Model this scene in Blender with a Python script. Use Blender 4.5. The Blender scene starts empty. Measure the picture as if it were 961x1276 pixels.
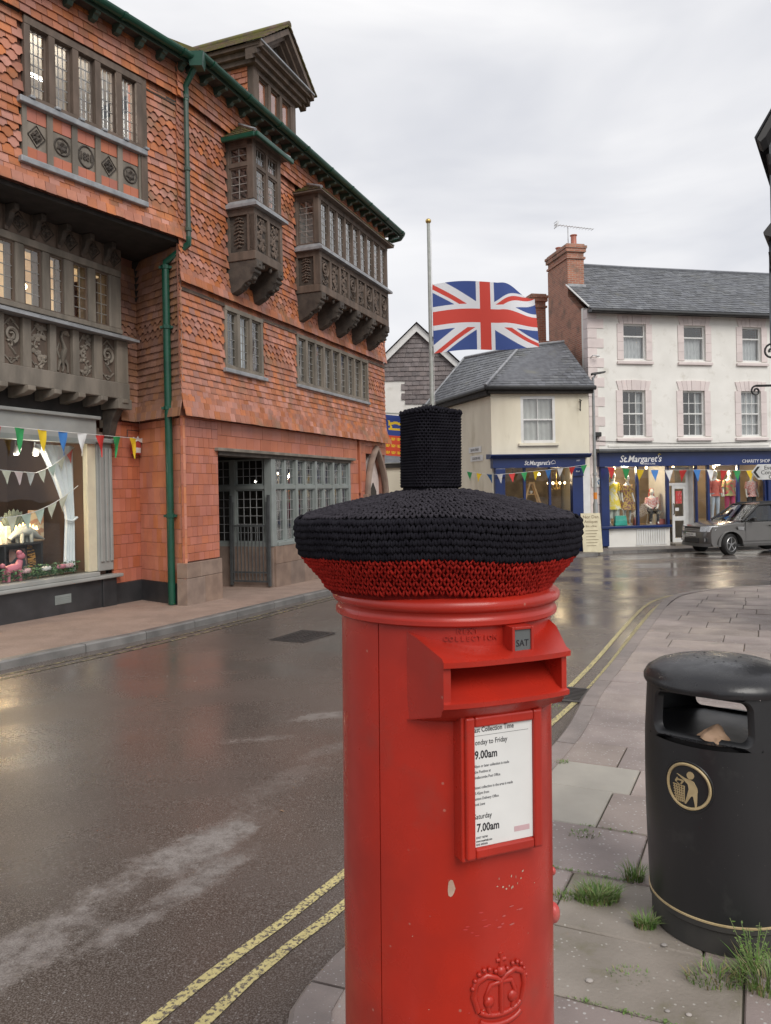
import bpy, bmesh, math, random
from mathutils import Matrix, Vector
random.seed(7)
R = math.radians
sc = bpy.context.scene
col = sc.collection
# ---------------------------------------------------------------- camera
PHI = .02
cam_d = bpy.data.cameras.new('camera'); cam = bpy.data.objects.new('camera', cam_d); col.objects.link(cam)
cam_d.sensor_fit = 'HORIZONTAL'; cam_d.sensor_width = 36; cam_d.lens = 36*960/961
cam_d.shift_y = -26/961; cam_d.clip_start = .05; cam_d.clip_end = 2000
c_, s_ = math.cos(PHI), math.sin(PHI)
cam.matrix_world = Matrix(((c_, s_, 0, 0), (0, 0, -1, 0), (-s_, c_, 0, 1.63), (0, 0, 0, 1)))
sc.camera = cam
# ---------------------------------------------------------------- sky, sun, exposure
SUN_EL, SUN_AZ = R(42), R(152)          # azimuth clockwise from +Y: behind the camera, to the right
w = bpy.data.worlds.new('World'); sc.world = w; w.use_nodes = True
nt = w.node_tree; nt.nodes.clear()
N = nt.nodes.new; L = nt.links.new
out = N('ShaderNodeOutputWorld'); bg = N('ShaderNodeBackground'); sky = N('ShaderNodeTexSky')
sky.sky_type = 'NISHITA'; sky.sun_disc = False; sky.sun_elevation = SUN_EL; sky.sun_rotation = SUN_AZ
bg.inputs[1].default_value = .1; L(sky.outputs[0], bg.inputs[0])
tc = N('ShaderNodeTexCoord'); mp = N('ShaderNodeMapping'); mp.inputs['Scale'].default_value = (1.2, 1.2, 3.2)
no = N('ShaderNodeTexNoise'); no.inputs['Scale'].default_value = 1.7; no.inputs['Detail'].default_value = 5; no.inputs['Roughness'].default_value = .5
no.inputs['Distortion'].default_value = .5
rp = N('ShaderNodeValToRGB'); rp.color_ramp.elements[0].position = .3; rp.color_ramp.elements[1].position = .72
rp.color_ramp.elements[0].color = (.455, .467, .51, 1); rp.color_ramp.elements[1].color = (.78, .77, .765, 1)
cl = N('ShaderNodeBackground'); cl.inputs[1].default_value = 1.0
L(tc.outputs['Generated'], mp.inputs[0]); L(mp.outputs[0], no.inputs['Vector']); L(no.outputs[0], rp.inputs[0]); L(rp.outputs[0], cl.inputs[0])
mx = N('ShaderNodeMixShader'); mx.inputs[0].default_value = .95      # the overcast layer over the clear sky
L(bg.outputs[0], mx.inputs[1]); L(cl.outputs[0], mx.inputs[2]); L(mx.outputs[0], out.inputs[0])
sd = bpy.data.lights.new('sun', 'SUN'); sd.energy = 1.5; sd.angle = R(35); sd.color = (1, .96, .9)
sun = bpy.data.objects.new('sun', sd); col.objects.link(sun)
sv = Vector((math.sin(SUN_AZ)*math.cos(SUN_EL), math.cos(SUN_AZ)*math.cos(SUN_EL), math.sin(SUN_EL)))
sun.rotation_euler = (-sv).to_track_quat('-Z', 'Y').to_euler(); sun.location = (0, 0, 30)
vs = sc.view_settings
vs.view_transform = 'Standard'; vs.look = 'None'; vs.exposure = .5; vs.gamma = 1; vs.use_curve_mapping = False
sc.render.engine = 'CYCLES'
# ---------------------------------------------------------------- materials
MATS = {}
def mat(name, c1, c2=None, rough=.6, scale=6, detail=4, bump=0, bscale=60, metal=0, spec=.5, rand=0, hue=0, speck=None, emit=0, rough2=None, coord='Object', stretch=None, mossy=None, sub=0, coat=0, bdist=.01, lo=.35, hi=.65):
    if name in MATS: return MATS[name]
    m = bpy.data.materials.new(name); MATS[name] = m; m.use_nodes = True
    t = m.node_tree; n = t.nodes; k = t.links.new; p = n['Principled BSDF']
    p.inputs['Roughness'].default_value = rough; p.inputs['Metallic'].default_value = metal
    p.inputs['Specular IOR Level'].default_value = spec
    if coat: p.inputs['Coat Weight'].default_value = coat; p.inputs['Coat Roughness'].default_value = .08
    c1 = (*c1, 1); c2 = (*(c2 or tuple(x*.8 for x in c1[:3])), 1)
    tx = n.new('ShaderNodeTexCoord'); v = tx.outputs[coord]
    if coord == 'World':
        pass
    if stretch:
        mp = n.new('ShaderNodeMapping'); mp.inputs['Scale'].default_value = stretch; k(v, mp.inputs[0]); v = mp.outputs[0]
    no = n.new('ShaderNodeTexNoise'); no.inputs['Scale'].default_value = scale; no.inputs['Detail'].default_value = detail; k(v, no.inputs['Vector'])
    mr = n.new('ShaderNodeMapRange'); mr.inputs[1].default_value = lo; mr.inputs[2].default_value = hi; k(no.outputs[0], mr.inputs[0])
    mx = n.new('ShaderNodeMix'); mx.data_type = 'RGBA'; mx.inputs[6].default_value = c1; mx.inputs[7].default_value = c2; k(mr.outputs[0], mx.inputs[0])
    c = mx.outputs[2]
    def over(c, colr, fac):
        q = n.new('ShaderNodeMix'); q.data_type = 'RGBA'; k(fac, q.inputs[0]); k(c, q.inputs[6]); q.inputs[7].default_value = (*colr, 1); return q.outputs[2]
    if rand or hue:
        oi = n.new('ShaderNodeObjectInfo'); ge = n.new('ShaderNodeNewGeometry')
        ad = n.new('ShaderNodeMath'); ad.operation = 'ADD'; k(oi.outputs['Random'], ad.inputs[0]); k(ge.outputs['Random Per Island'], ad.inputs[1])
        fr = n.new('ShaderNodeMath'); fr.operation = 'FRACT'; k(ad.outputs[0], fr.inputs[0])
        m2 = n.new('ShaderNodeMath'); m2.operation = 'MULTIPLY'; m2.inputs[1].default_value = 7.31; k(fr.outputs[0], m2.inputs[0])
        f2 = n.new('ShaderNodeMath'); f2.operation = 'FRACT'; k(m2.outputs[0], f2.inputs[0])
        hs = n.new('ShaderNodeHueSaturation'); k(c, hs.inputs['Color'])
        a = n.new('ShaderNodeMapRange'); a.inputs[3].default_value = 1-rand; a.inputs[4].default_value = 1+rand*.75; k(fr.outputs[0], a.inputs[0]); k(a.outputs[0], hs.inputs['Value'])
        a = n.new('ShaderNodeMapRange'); a.inputs[3].default_value = .5-hue; a.inputs[4].default_value = .5+hue; k(f2.outputs[0], a.inputs[0]); k(a.outputs[0], hs.inputs['Hue'])
        a = n.new('ShaderNodeMapRange'); a.inputs[3].default_value = 1-rand; a.inputs[4].default_value = 1+rand*.3; k(f2.outputs[0], a.inputs[0]); k(a.outputs[0], hs.inputs['Saturation'])
        c = hs.outputs[0]
    if mossy:                                  # (colour, scale, threshold lo, hi)
        nn = n.new('ShaderNodeTexNoise'); nn.inputs['Scale'].default_value = mossy[1]; nn.inputs['Detail'].default_value = 6; nn.inputs['Roughness'].default_value = .65; k(v, nn.inputs['Vector'])
        q = n.new('ShaderNodeMapRange'); q.inputs[1].default_value = mossy[2]; q.inputs[2].default_value = mossy[3]; k(nn.outputs[0], q.inputs[0])
        c = over(c, mossy[0], q.outputs[0])
    if speck:                                  # (colour, scale, size, amount)
        vo = n.new('ShaderNodeTexVoronoi'); vo.inputs['Scale'].default_value = speck[1]; vo.inputs['Randomness'].default_value = 1; k(v, vo.inputs['Vector'])
        q = n.new('ShaderNodeMapRange'); q.inputs[1].default_value = speck[2]; q.inputs[2].default_value = speck[2]*.6; k(vo.outputs['Distance'], q.inputs[0])
        sp = n.new('ShaderNodeSeparateColor'); k(vo.outputs['Color'], sp.inputs[0])
        g = n.new('ShaderNodeMath'); g.operation = 'GREATER_THAN'; g.inputs[1].default_value = 1-speck[3]; k(sp.outputs[0], g.inputs[0])
        mu = n.new('ShaderNodeMath'); mu.operation = 'MULTIPLY'; k(q.outputs[0], mu.inputs[0]); k(g.outputs[0], mu.inputs[1])
        c = over(c, speck[0], mu.outputs[0])
    k(c, p.inputs['Base Color'])
    if rough2 is not None:
        a = n.new('ShaderNodeMapRange'); a.inputs[3].default_value = rough; a.inputs[4].default_value = rough2; k(mr.outputs[0], a.inputs[0]); k(a.outputs[0], p.inputs['Roughness'])
    if bump:
        nb = n.new('ShaderNodeTexNoise'); nb.inputs['Scale'].default_value = bscale; nb.inputs['Detail'].default_value = 4; k(v, nb.inputs['Vector'])
        b = n.new('ShaderNodeBump'); b.inputs['Strength'].default_value = bump; b.inputs['Distance'].default_value = bdist; k(nb.outputs[0], b.inputs['Height']); k(b.outputs[0], p.inputs['Normal'])
    if emit:
        k(c, p.inputs['Emission Color']); p.inputs['Emission Strength'].default_value = emit
    if sub:
        p.inputs['Subsurface Weight'].default_value = sub; p.inputs['Subsurface Radius'].default_value = (.02, .02, .02)
    return m
def glass(name, tint=(.9, .93, .93), rough=.02, amt=1.0, trans=1.0):
    if name in MATS: return MATS[name]
    m = bpy.data.materials.new(name); MATS[name] = m; m.use_nodes = True
    t = m.node_tree; n = t.nodes; k = t.links.new; n.remove(n['Principled BSDF']); o = n['Material Output']
    tr = n.new('ShaderNodeBsdfTransparent'); tr.inputs[0].default_value = (*[x*trans for x in tint], 1)
    gl = n.new('ShaderNodeBsdfGlossy'); gl.inputs['Roughness'].default_value = rough; gl.inputs[0].default_value = (1, 1, 1, 1)
    ge = n.new('ShaderNodeNewGeometry'); dt = n.new('ShaderNodeVectorMath'); dt.operation = 'DOT_PRODUCT'; k(ge.outputs['Normal'], dt.inputs[0]); k(ge.outputs['Incoming'], dt.inputs[1])
    def mth(op, a, b=None, c=None):
        q = n.new('ShaderNodeMath'); q.operation = op
        for i, x in enumerate((a, b, c)):
            if x is None: continue
            if isinstance(x, (int, float)): q.inputs[i].default_value = x
            else: k(x, q.inputs[i])
        return q
    mu = mth('MULTIPLY', mth('MULTIPLY_ADD', mth('POWER', mth('SUBTRACT', 1.0, mth('ABSOLUTE', dt.outputs['Value']).outputs[0]).outputs[0], 5.0).outputs[0], .96, .04).outputs[0], amt); mu.use_clamp = True   # Schlick, both faces alike
    no = n.new('ShaderNodeTexNoise'); no.inputs['Scale'].default_value = 2.5; no.inputs['Detail'].default_value = 1
    tx = n.new('ShaderNodeTexCoord'); k(tx.outputs['Object'], no.inputs['Vector'])
    bp = n.new('ShaderNodeBump'); bp.inputs['Strength'].default_value = .08; bp.inputs['Distance'].default_value = .02; k(no.outputs[0], bp.inputs['Height']); k(bp.outputs[0], gl.inputs['Normal'])
    mx = n.new('ShaderNodeMixShader'); k(mu.outputs[0], mx.inputs[0]); k(tr.outputs[0], mx.inputs[1]); k(gl.outputs[0], mx.inputs[2]); k(mx.outputs[0], o.inputs[0])
    return m
def printed(name, rough=.8, sheen=0):
    """flat print carried by the 'Col' attribute"""
    if name in MATS: return MATS[name]
    m = bpy.data.materials.new(name); MATS[name] = m; m.use_nodes = True
    n = m.node_tree.nodes; k = m.node_tree.links.new
    a = n.new('ShaderNodeVertexColor'); a.layer_name = 'Col'; p = n['Principled BSDF']; p.inputs['Roughness'].default_value = rough
    tr = n.new('ShaderNodeBsdfTranslucent'); mx = n.new('ShaderNodeMixShader'); mx.inputs[0].default_value = .35
    k(a.outputs[0], p.inputs['Base Color']); k(a.outputs[0], tr.inputs[0]); k(p.outputs[0], mx.inputs[1]); k(tr.outputs[0], mx.inputs[2])
    k(mx.outputs[0], n['Material Output'].inputs[0])
    return m
# ---------------------------------------------------------------- mesh builder
class MB:
    def __init__(s, M=None): s.v = []; s.f = []; s.M = M; s.c = []
    def add(s, vs, fs, M=None):
        o = len(s.v); A = M if M is not None else None
        for p in vs:
            p = Vector(p)
            if A is not None: p = A @ p
            if s.M is not None: p = s.M @ p
            s.v.append(tuple(p))
        s.f += [tuple(i+o for i in f) for f in fs]
        return s
    def box(s, x0, x1, y0, y1, z0, z1, M=None):
        return s.add([(x0,y0,z0),(x1,y0,z0),(x1,y1,z0),(x0,y1,z0),(x0,y0,z1),(x1,y0,z1),(x1,y1,z1),(x0,y1,z1)],
                     [(0,3,2,1),(4,5,6,7),(0,1,5,4),(1,2,6,5),(2,3,7,6),(3,0,4,7)], M)
    def hexa(s, p, M=None):
        return s.add(p, [(0,3,2,1),(4,5,6,7),(0,1,5,4),(1,2,6,5),(2,3,7,6),(3,0,4,7)], M)
    def prism(s, poly, y0, y1, M=None):            # polygon in x,z extruded along y
        n = len(poly)
        return s.add([(x, y0, z) for x, z in poly]+[(x, y1, z) for x, z in poly],
                     [tuple(range(n)), tuple(range(2*n-1, n-1, -1))]+[(i, i+n, (i+1) % n+n, (i+1) % n) for i in range(n)], M)
    def prismx(s, poly, x0, x1, M=None):           # polygon in y,z extruded along x
        n = len(poly)
        return s.add([(x0, y, z) for y, z in poly]+[(x1, y, z) for y, z in poly],
                     [tuple(range(n)), tuple(range(2*n-1, n-1, -1))]+[(i, i+n, (i+1) % n+n, (i+1) % n) for i in range(n)], M)
    def prismz(s, poly, z0, z1, M=None):
        n = len(poly)
        return s.add([(x, y, z0) for x, y in poly]+[(x, y, z1) for x, y in poly],
                     [tuple(range(n)), tuple(range(2*n-1, n-1, -1))]+[(i, i+n, (i+1) % n+n, (i+1) % n) for i in range(n)], M)
    def poly(s, pts, M=None): return s.add(pts, [tuple(range(len(pts)))], M)
    def lathe(s, prof, n=32, M=None, a0=0, a1=2*math.pi):
        full = abs(a1-a0-2*math.pi) < 1e-6; m = n if full else n+1
        vs = []
        for j in range(m):
            a = a0+(a1-a0)*j/n
            for r, z in prof: vs.append((r*math.cos(a), r*math.sin(a), z))
        k = len(prof); fs = []
        for j in range(n):
            j2 = (j+1) % m
            for i in range(k-1): fs.append((j*k+i, j2*k+i, j2*k+i+1, j*k+i+1))
        if full and prof[0][0] > 1e-5: fs.append(tuple(j*k for j in range(n))[::-1])
        if full and prof[-1][0] > 1e-5: fs.append(tuple(j*k+k-1 for j in range(n)))
        return s.add(vs, fs, M)
    def tube(s, path, r, n=6, M=None, closed=False, flat=1.0):
        P = [Vector(p) for p in path]; m = len(P); vs = []
        rr = r if isinstance(r, (list, tuple)) else [r]*m
        up = None
        for i in range(m):
            a = P[(i-1) % m] if (closed or i) else P[0]; b = P[(i+1) % m] if (closed or i < m-1) else P[-1]
            t = (b-a).normalized() if (b-a).length > 1e-9 else Vector((0, 0, 1))
            if up is None: up = t.orthogonal().normalized()
            else:
                up = up-t*up.dot(t)
                up = up.normalized() if up.length > 1e-6 else t.orthogonal().normalized()
            q = t.cross(up)
            for j in range(n):
                an = 2*math.pi*j/n; vs.append(P[i]+(up*math.cos(an)+q*math.sin(an)*flat)*rr[i])
        fs = []
        for i in range(m if closed else m-1):
            i2 = (i+1) % m
            for j in range(n): fs.append((i*n+j, i*n+(j+1) % n, i2*n+(j+1) % n, i2*n+j))
        if not closed: fs += [tuple(range(n))[::-1], tuple(range((m-1)*n, m*n))]
        return s.add(vs, fs, M)
    def ell(s, c, rad, n=8, m=5, M=None):
        vs = [(c[0], c[1], c[2]+rad[2])]
        for i in range(1, m):
            th = math.pi*i/m
            for j in range(n): vs.append((c[0]+rad[0]*math.sin(th)*math.cos(2*math.pi*j/n), c[1]+rad[1]*math.sin(th)*math.sin(2*math.pi*j/n), c[2]+rad[2]*math.cos(th)))
        vs.append((c[0], c[1], c[2]-rad[2])); e = len(vs)-1
        fs = [(0, 1+j, 1+(j+1) % n) for j in range(n)]
        for i in range(m-2):
            for j in range(n): fs.append((1+i*n+j, 1+(i+1)*n+j, 1+(i+1)*n+(j+1) % n, 1+i*n+(j+1) % n))
        fs += [(1+(m-2)*n+j, e, 1+(m-2)*n+(j+1) % n) for j in range(n)]
        return s.add(vs, fs, M)
    def grid(s, fn, nu, nv, M=None, closed_u=False):
        vs = [fn(i/nu, j/nv) for i in range(nu+1) for j in range(nv+1)]
        return s.add(vs, [(i*(nv+1)+j, (i+1)*(nv+1)+j, (i+1)*(nv+1)+j+1, i*(nv+1)+j+1) for i in range(nu) for j in range(nv)], M)
    def mesh(s, name, smooth=None, recalc=True):
        me = bpy.data.meshes.new(name); me.from_pydata(s.v, [], s.f)
        if recalc:
            b = bmesh.new(); b.from_mesh(me); bmesh.ops.recalc_face_normals(b, faces=b.faces); b.to_mesh(me); b.free()
        if smooth is not None:
            me.polygons.foreach_set('use_smooth', [True]*len(me.polygons))
            if smooth < 180: me.set_sharp_from_angle(angle=R(smooth))
        me.update(); return me
    def build(s, name, m, parent=None, smooth=None, bevel=0, recalc=True, seg=2):
        me = s.mesh(name, smooth, recalc)
        o = bpy.data.objects.new(name, me); col.objects.link(o)
        me.materials.append(MATS[m] if isinstance(m, str) else m)
        if parent is not None: o.parent = parent
        if bevel:
            b = o.modifiers.new('bevel', 'BEVEL'); b.width = bevel; b.segments = seg; b.limit_method = 'ANGLE'; b.angle_limit = R(40)
        return o
def inst(name, me, m, parent, M, label=None):
    """an object sharing mesh data, placed by a matrix in its parent's space"""
    o = bpy.data.objects.new(name, me); col.objects.link(o); o.parent = parent; o.matrix_local = M
    if not me.materials: me.materials.append(MATS[m] if isinstance(m, str) else m)
    return o
def tag(o, label=None, cat=None, group=None, kind=None):
    if label: o['label'] = label
    if cat: o['category'] = cat
    if group: o['group'] = group
    if kind: o['kind'] = kind
    return o
def thing(name, label, cat, loc=(0, 0, 0), rz=0, group=None):
    o = bpy.data.objects.new(name, None); col.objects.link(o); o.location = loc; o.rotation_euler = (0, 0, rz); o.empty_display_size = .2
    return tag(o, label, cat, group)
def copy_tree(o, parent=None):
    c = o.copy(); col.objects.link(c); c.parent = parent
    for ch in [x for x in o.children]: copy_tree(ch, c)
    return c
T = Matrix.Translation
def RX(a): return Matrix.Rotation(a, 4, 'X')
def RY(a): return Matrix.Rotation(a, 4, 'Y')
def RZ(a): return Matrix.Rotation(a, 4, 'Z')
def SC(x, y, z): return Matrix.Diagonal((x, y, z, 1))
def frame(P, ang, z=0): return T((P[0], P[1], z)) @ RZ(R(90-ang))      # x along a facade, y into the building
def G(y):                                                             # pavement level: the street falls away from the viewer
    return -.016*y if y < 14 else -.224-.027*(min(y, 29)-14)
def text(s, size, m, parent, M, name='lettering', depth=.002, align='LEFT', shear=0, bold=0, space=1.0, xs=1.0, res=3):
    cu = bpy.data.curves.new('t', 'FONT'); cu.body = s; cu.size = size; cu.extrude = depth; cu.align_x = align; cu.shear = shear; cu.offset = bold
    cu.space_character = space; cu.resolution_u = res
    to = bpy.data.objects.new('t', cu); col.objects.link(to)
    bpy.context.view_layer.update()
    me = bpy.data.meshes.new_from_object(to.evaluated_get(bpy.context.evaluated_depsgraph_get()))
    bpy.data.objects.remove(to); bpy.data.curves.remove(cu)
    me.transform(M @ RX(math.pi/2) @ SC(xs, 1, 1)); me.materials.clear(); me.materials.append(MATS[m])
    o = bpy.data.objects.new(name, me); col.objects.link(o); o.parent = parent
    return o
# ---- the palette
mat('tile', (.52,.180,.086), (.37,.120,.060), rough=.55, scale=3, rand=.24, hue=.006, bump=.25, bscale=90, mossy=((.20,.125,.07), 2.0, .50, .74))
mat('tile_brown', (.36,.17,.10), (.25,.125,.08), rough=.6, scale=3, rand=.2, hue=.008, bump=.25, bscale=90, mossy=((.14,.10,.06), 1.3, .55, .75))
mat('terracotta', (.50,.160,.088), (.41,.122,.068), rough=.42, scale=2, rand=.1, hue=.004, bump=.12, bscale=50)
mat('terra_orange', (.58,.22,.115), (.49,.17,.09), rough=.5, scale=3, rand=.13, hue=.006, bump=.12, bscale=50)
mat('grout', (.30,.13,.09), (.22,.10,.07), rough=.9)
mat('oak', (.24,.205,.165), (.15,.13,.105), rough=.75, scale=5, bump=.5, bscale=30, stretch=(1,1,.25), rand=.1)
mat('oak_dark', (.085,.068,.054), (.045,.036,.030), rough=.75, scale=6, bump=.5, bscale=30, rand=.12)
mat('oak_mid', (.155,.112,.086), (.092,.068,.052), rough=.75, scale=6, bump=.5, bscale=30, stretch=(1,1,.3), rand=.1)
mat('lead', (.36,.37,.385), (.25,.26,.275), rough=.5, scale=7, bump=.2, bscale=25, metal=.25)
mat('came', (.30,.30,.30), rough=.5)
mat('came_pale', (.32,.31,.29), rough=.6)
mat('green_paint', (.010,.075,.045), (.008,.055,.034), rough=.32, scale=4)
mat('green_grey', (.055,.09,.07), (.04,.07,.055), rough=.5)
mat('grey_paint', (.33,.335,.32), (.28,.285,.27), rough=.45, scale=3, bump=.08, bscale=20)
mat('grey_sash', (.25,.275,.265), (.20,.22,.21), rough=.5, scale=3)
mat('black_plinth', (.045,.045,.048), (.03,.03,.032), rough=.35, scale=4, bump=.1)
mat('stone_base', (.27,.19,.145), (.19,.13,.10), rough=.7, scale=4, bump=.3, bscale=40, rand=.15)
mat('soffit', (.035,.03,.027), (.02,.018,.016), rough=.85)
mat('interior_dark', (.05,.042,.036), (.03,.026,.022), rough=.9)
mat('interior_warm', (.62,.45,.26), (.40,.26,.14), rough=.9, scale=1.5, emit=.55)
mat('interior_pale', (.50,.49,.46), (.34,.33,.31), rough=.9, scale=1.2)
mat('curtain', (.80,.83,.84), (.68,.72,.74), rough=.9, scale=3, sub=.0)
glass('pane_old', amt=3.0, rough=.03)
glass('pane_shop', amt=1.0, rough=.01)
mat('moss_tile', (.17,.105,.065), (.10,.075,.05), rough=.9, scale=5, rand=.25, mossy=((.14,.135,.035), 3.2, .42, .6), bump=.4, bscale=40)
mat('slate', (.15,.158,.172), (.10,.106,.118), rough=.5, scale=6, rand=.3, hue=.01, bump=.15, bscale=40, mossy=((.19,.19,.16), 1.5, .6, .8))
mat('slate_brown', (.20,.165,.16), (.13,.105,.105), rough=.6, scale=4, rand=.25, hue=.01, mossy=((.30,.27,.26), 2.5, .55, .75))
mat('white_metal', (.72,.72,.70), (.62,.62,.6), rough=.4)
mat('bulb', (1,.75,.4), (1,.7,.35), emit=9)
mat('bulb_white', (1,.93,.8), (1,.93,.8), emit=5)
mat('iron', (.02,.02,.021), (.012,.012,.012), rough=.4)
mat('gate_iron', (.075,.08,.082), (.05,.053,.055), rough=.45)
# ================================================================= GROUND
def spline(pts, step=.25):
    out = []; n = len(pts)
    P = [Vector(p) for p in pts]
    for i in range(n-1):
        p0 = P[max(i-1, 0)]; p1 = P[i]; p2 = P[i+1]; p3 = P[min(i+2, n-1)]
        m = max(2, int((p2-p1).length/step))
        for j in range(m):
            t = j/m
            out.append(.5*((2*p1)+(p2-p0)*t+(2*p0-5*p1+4*p2-p3)*t*t+(3*p1-p0-3*p2+p3)*t**3))
    out.append(P[-1]); return out
def offset(path, d):                 # to the right of the walking direction for d > 0
    res = []
    for i, p in enumerate(path):
        t = (path[min(i+1, len(path)-1)]-path[max(i-1, 0)]).normalized()
        res.append(Vector((p.x+t.y*d, p.y-t.x*d)))
    return res
# wet asphalt: film of water, aggregate, pale streaks, sky reflections put into the colour
def road_mat():
    m = bpy.data.materials.new('wet_asphalt'); MATS['wet_asphalt'] = m; m.use_nodes = True
    t = m.node_tree; n = t.nodes; k = t.links.new; p = n['Principled BSDF']
    tx = n.new('ShaderNodeTexCoord'); v = tx.outputs['Object']
    def noise(s, d=4, r=.55, vec=None):
        q = n.new('ShaderNodeTexNoise'); q.inputs['Scale'].default_value = s; q.inputs['Detail'].default_value = d; q.inputs['Roughness'].default_value = r
        k(vec or v, q.inputs['Vector']); return q.outputs[0]
    def mr(x, a, b, c=0, d=1):
        q = n.new('ShaderNodeMapRange'); q.inputs[1].default_value = a; q.inputs[2].default_value = b; q.inputs[3].default_value = c; q.inputs[4].default_value = d; k(x, q.inputs[0]); return q.outputs[0]
    def mth(op, a, b=None):
        q = n.new('ShaderNodeMath'); q.operation = op; k(a, q.inputs[0])
        if isinstance(b, (int, float)): q.inputs[1].default_value = b
        elif b is not None: k(b, q.inputs[1])
        return q.outputs[0]
    def mix(f, a, b):
        q = n.new('ShaderNodeMix'); q.data_type = 'RGBA'
        if isinstance(f, float): q.inputs[0].default_value = f
        else: k(f, q.inputs[0])
        for i, c in ((6, a), (7, b)):
            if isinstance(c, tuple): q.inputs[i].default_value = (*c, 1)
            else: k(c, q.inputs[i])
        return q.outputs[2]
    base = mix(mr(noise(.8), .35, .65), (.092, .070, .058), (.062, .047, .039))
    base = mix(mr(noise(160, 2), .45, .62), base, (.17, .145, .13))
    vo = n.new('ShaderNodeTexVoronoi'); vo.inputs['Scale'].default_value = 75; k(v, vo.inputs['Vector'])
    sp = n.new('ShaderNodeSeparateColor'); k(vo.outputs['Color'], sp.inputs[0])
    speck = mth('MULTIPLY', mr(vo.outputs['Distance'], .32, .2), mth('GREATER_THAN', sp.outputs[0], .83))
    base = mix(mth('MULTIPLY', speck, .7), base, (.30, .285, .27))
    vo2 = n.new('ShaderNodeTexVoronoi'); vo2.inputs['Scale'].default_value = 3.2; k(v, vo2.inputs['Vector']); sp2 = n.new('ShaderNodeSeparateColor'); k(vo2.outputs['Color'], sp2.inputs[0])
    base = mix(mth('MULTIPLY', mr(vo2.outputs['Distance'], .045, .03), mth('GREATER_THAN', sp2.outputs[0], .6)), base, (.5, .47, .44))       # trodden scraps of grit and gum
    # pale gritty streaks and painted-in sky reflections; each an ellipse on the road with a ragged edge
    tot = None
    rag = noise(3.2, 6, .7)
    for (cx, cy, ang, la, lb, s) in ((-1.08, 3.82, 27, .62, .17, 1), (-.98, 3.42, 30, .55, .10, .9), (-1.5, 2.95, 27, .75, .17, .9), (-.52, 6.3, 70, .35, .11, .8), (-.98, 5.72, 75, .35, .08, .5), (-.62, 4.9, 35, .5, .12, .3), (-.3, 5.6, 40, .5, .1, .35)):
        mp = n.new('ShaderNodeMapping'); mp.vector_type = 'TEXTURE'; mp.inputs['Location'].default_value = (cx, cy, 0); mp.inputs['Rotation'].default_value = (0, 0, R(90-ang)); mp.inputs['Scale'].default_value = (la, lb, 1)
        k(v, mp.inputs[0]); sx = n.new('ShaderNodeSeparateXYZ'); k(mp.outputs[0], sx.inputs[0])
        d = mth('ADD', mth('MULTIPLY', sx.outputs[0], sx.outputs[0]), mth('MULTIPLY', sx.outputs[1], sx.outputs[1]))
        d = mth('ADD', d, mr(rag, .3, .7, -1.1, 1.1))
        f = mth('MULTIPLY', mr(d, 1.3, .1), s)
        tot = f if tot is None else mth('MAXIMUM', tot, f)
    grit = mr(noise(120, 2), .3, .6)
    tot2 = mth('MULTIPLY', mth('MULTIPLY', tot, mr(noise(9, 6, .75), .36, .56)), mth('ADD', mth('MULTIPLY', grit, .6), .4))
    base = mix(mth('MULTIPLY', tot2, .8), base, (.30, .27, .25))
    k(base, p.inputs['Base Color'])
    wet = mr(noise(.55, 3), .38, .62)
    ro = mr(wet, 0, 1, .11, .33)
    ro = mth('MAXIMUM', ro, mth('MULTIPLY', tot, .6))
    ro = mth('ADD', ro, mth('MULTIPLY', mr(noise(60, 3), .4, .7), .08))
    k(ro, p.inputs['Roughness']); p.inputs['IOR'].default_value = 1.45
    b = n.new('ShaderNodeBump'); b.inputs['Distance'].default_value = .004; k(mth('ADD', mth('MULTIPLY', wet, .22), .1), b.inputs['Strength']); k(noise(110, 3), b.inputs['Height']); k(b.outputs[0], p.inputs['Normal'])
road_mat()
mat('earth', (.10,.085,.06), (.07,.06,.045), rough=.95, scale=.5)
mat('flag', (.325,.262,.235), (.225,.182,.165), rough=.38, rough2=.6, scale=2.2, coord='Object', rand=.14, hue=.01, bump=.2, bscale=120, speck=((.42,.40,.385), 55, .34, .3), mossy=((.10,.09,.06), 1.6, .6, .78))
mat('flag_joint', (.10,.09,.065), (.07,.062,.047), rough=.9, scale=8, mossy=((.05,.075,.02), 4, .55, .65))
mat('kerb_pink', (.28,.232,.212), (.205,.172,.158), rough=.5, scale=5, rand=.12, bump=.2, bscale=90, speck=((.36,.34,.33), 90, .3, .25))
mat('kerb_grey', (.20,.19,.18), (.13,.125,.12), rough=.45, scale=4, rand=.12, bump=.2, bscale=90, speck=((.3,.29,.28), 90, .3, .2))
mat('brown_tarmac', (.33,.235,.19), (.26,.185,.15), rough=.7, scale=3, bump=.4, bscale=140, speck=((.48,.38,.32), 60, .35, .5))
mat('concrete', (.28,.245,.21), (.20,.175,.145), rough=.6, scale=3, bump=.3, bscale=70, mossy=((.15,.14,.07), 3, .55, .75), speck=((.4,.38,.34), 50, .25, .2))
mat('concrete_pale', (.36,.335,.29), (.29,.27,.235), rough=.55, scale=3, bump=.1, bscale=70)
mat('yellow_line', (.62,.53,.24), (.54,.46,.2), rough=.5, scale=10, mossy=((.11,.09,.078), 60, .50, .57), bump=.3, bscale=150)
mat('yellow_faint', (.36,.30,.16), (.28,.24,.13), rough=.5, scale=10, mossy=((.055,.048,.042), 18, .40, .52))
mat('white_line', (.55,.54,.52), (.45,.44,.42), rough=.5, scale=10, mossy=((.055,.05,.046), 30, .5, .62))
mat('cast_iron', (.045,.04,.038), (.03,.027,.026), rough=.4, bump=.3, bscale=80)
mat('leaf_litter', (.25,.13,.05), (.16,.08,.03), rough=.8, rand=.3)

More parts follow.
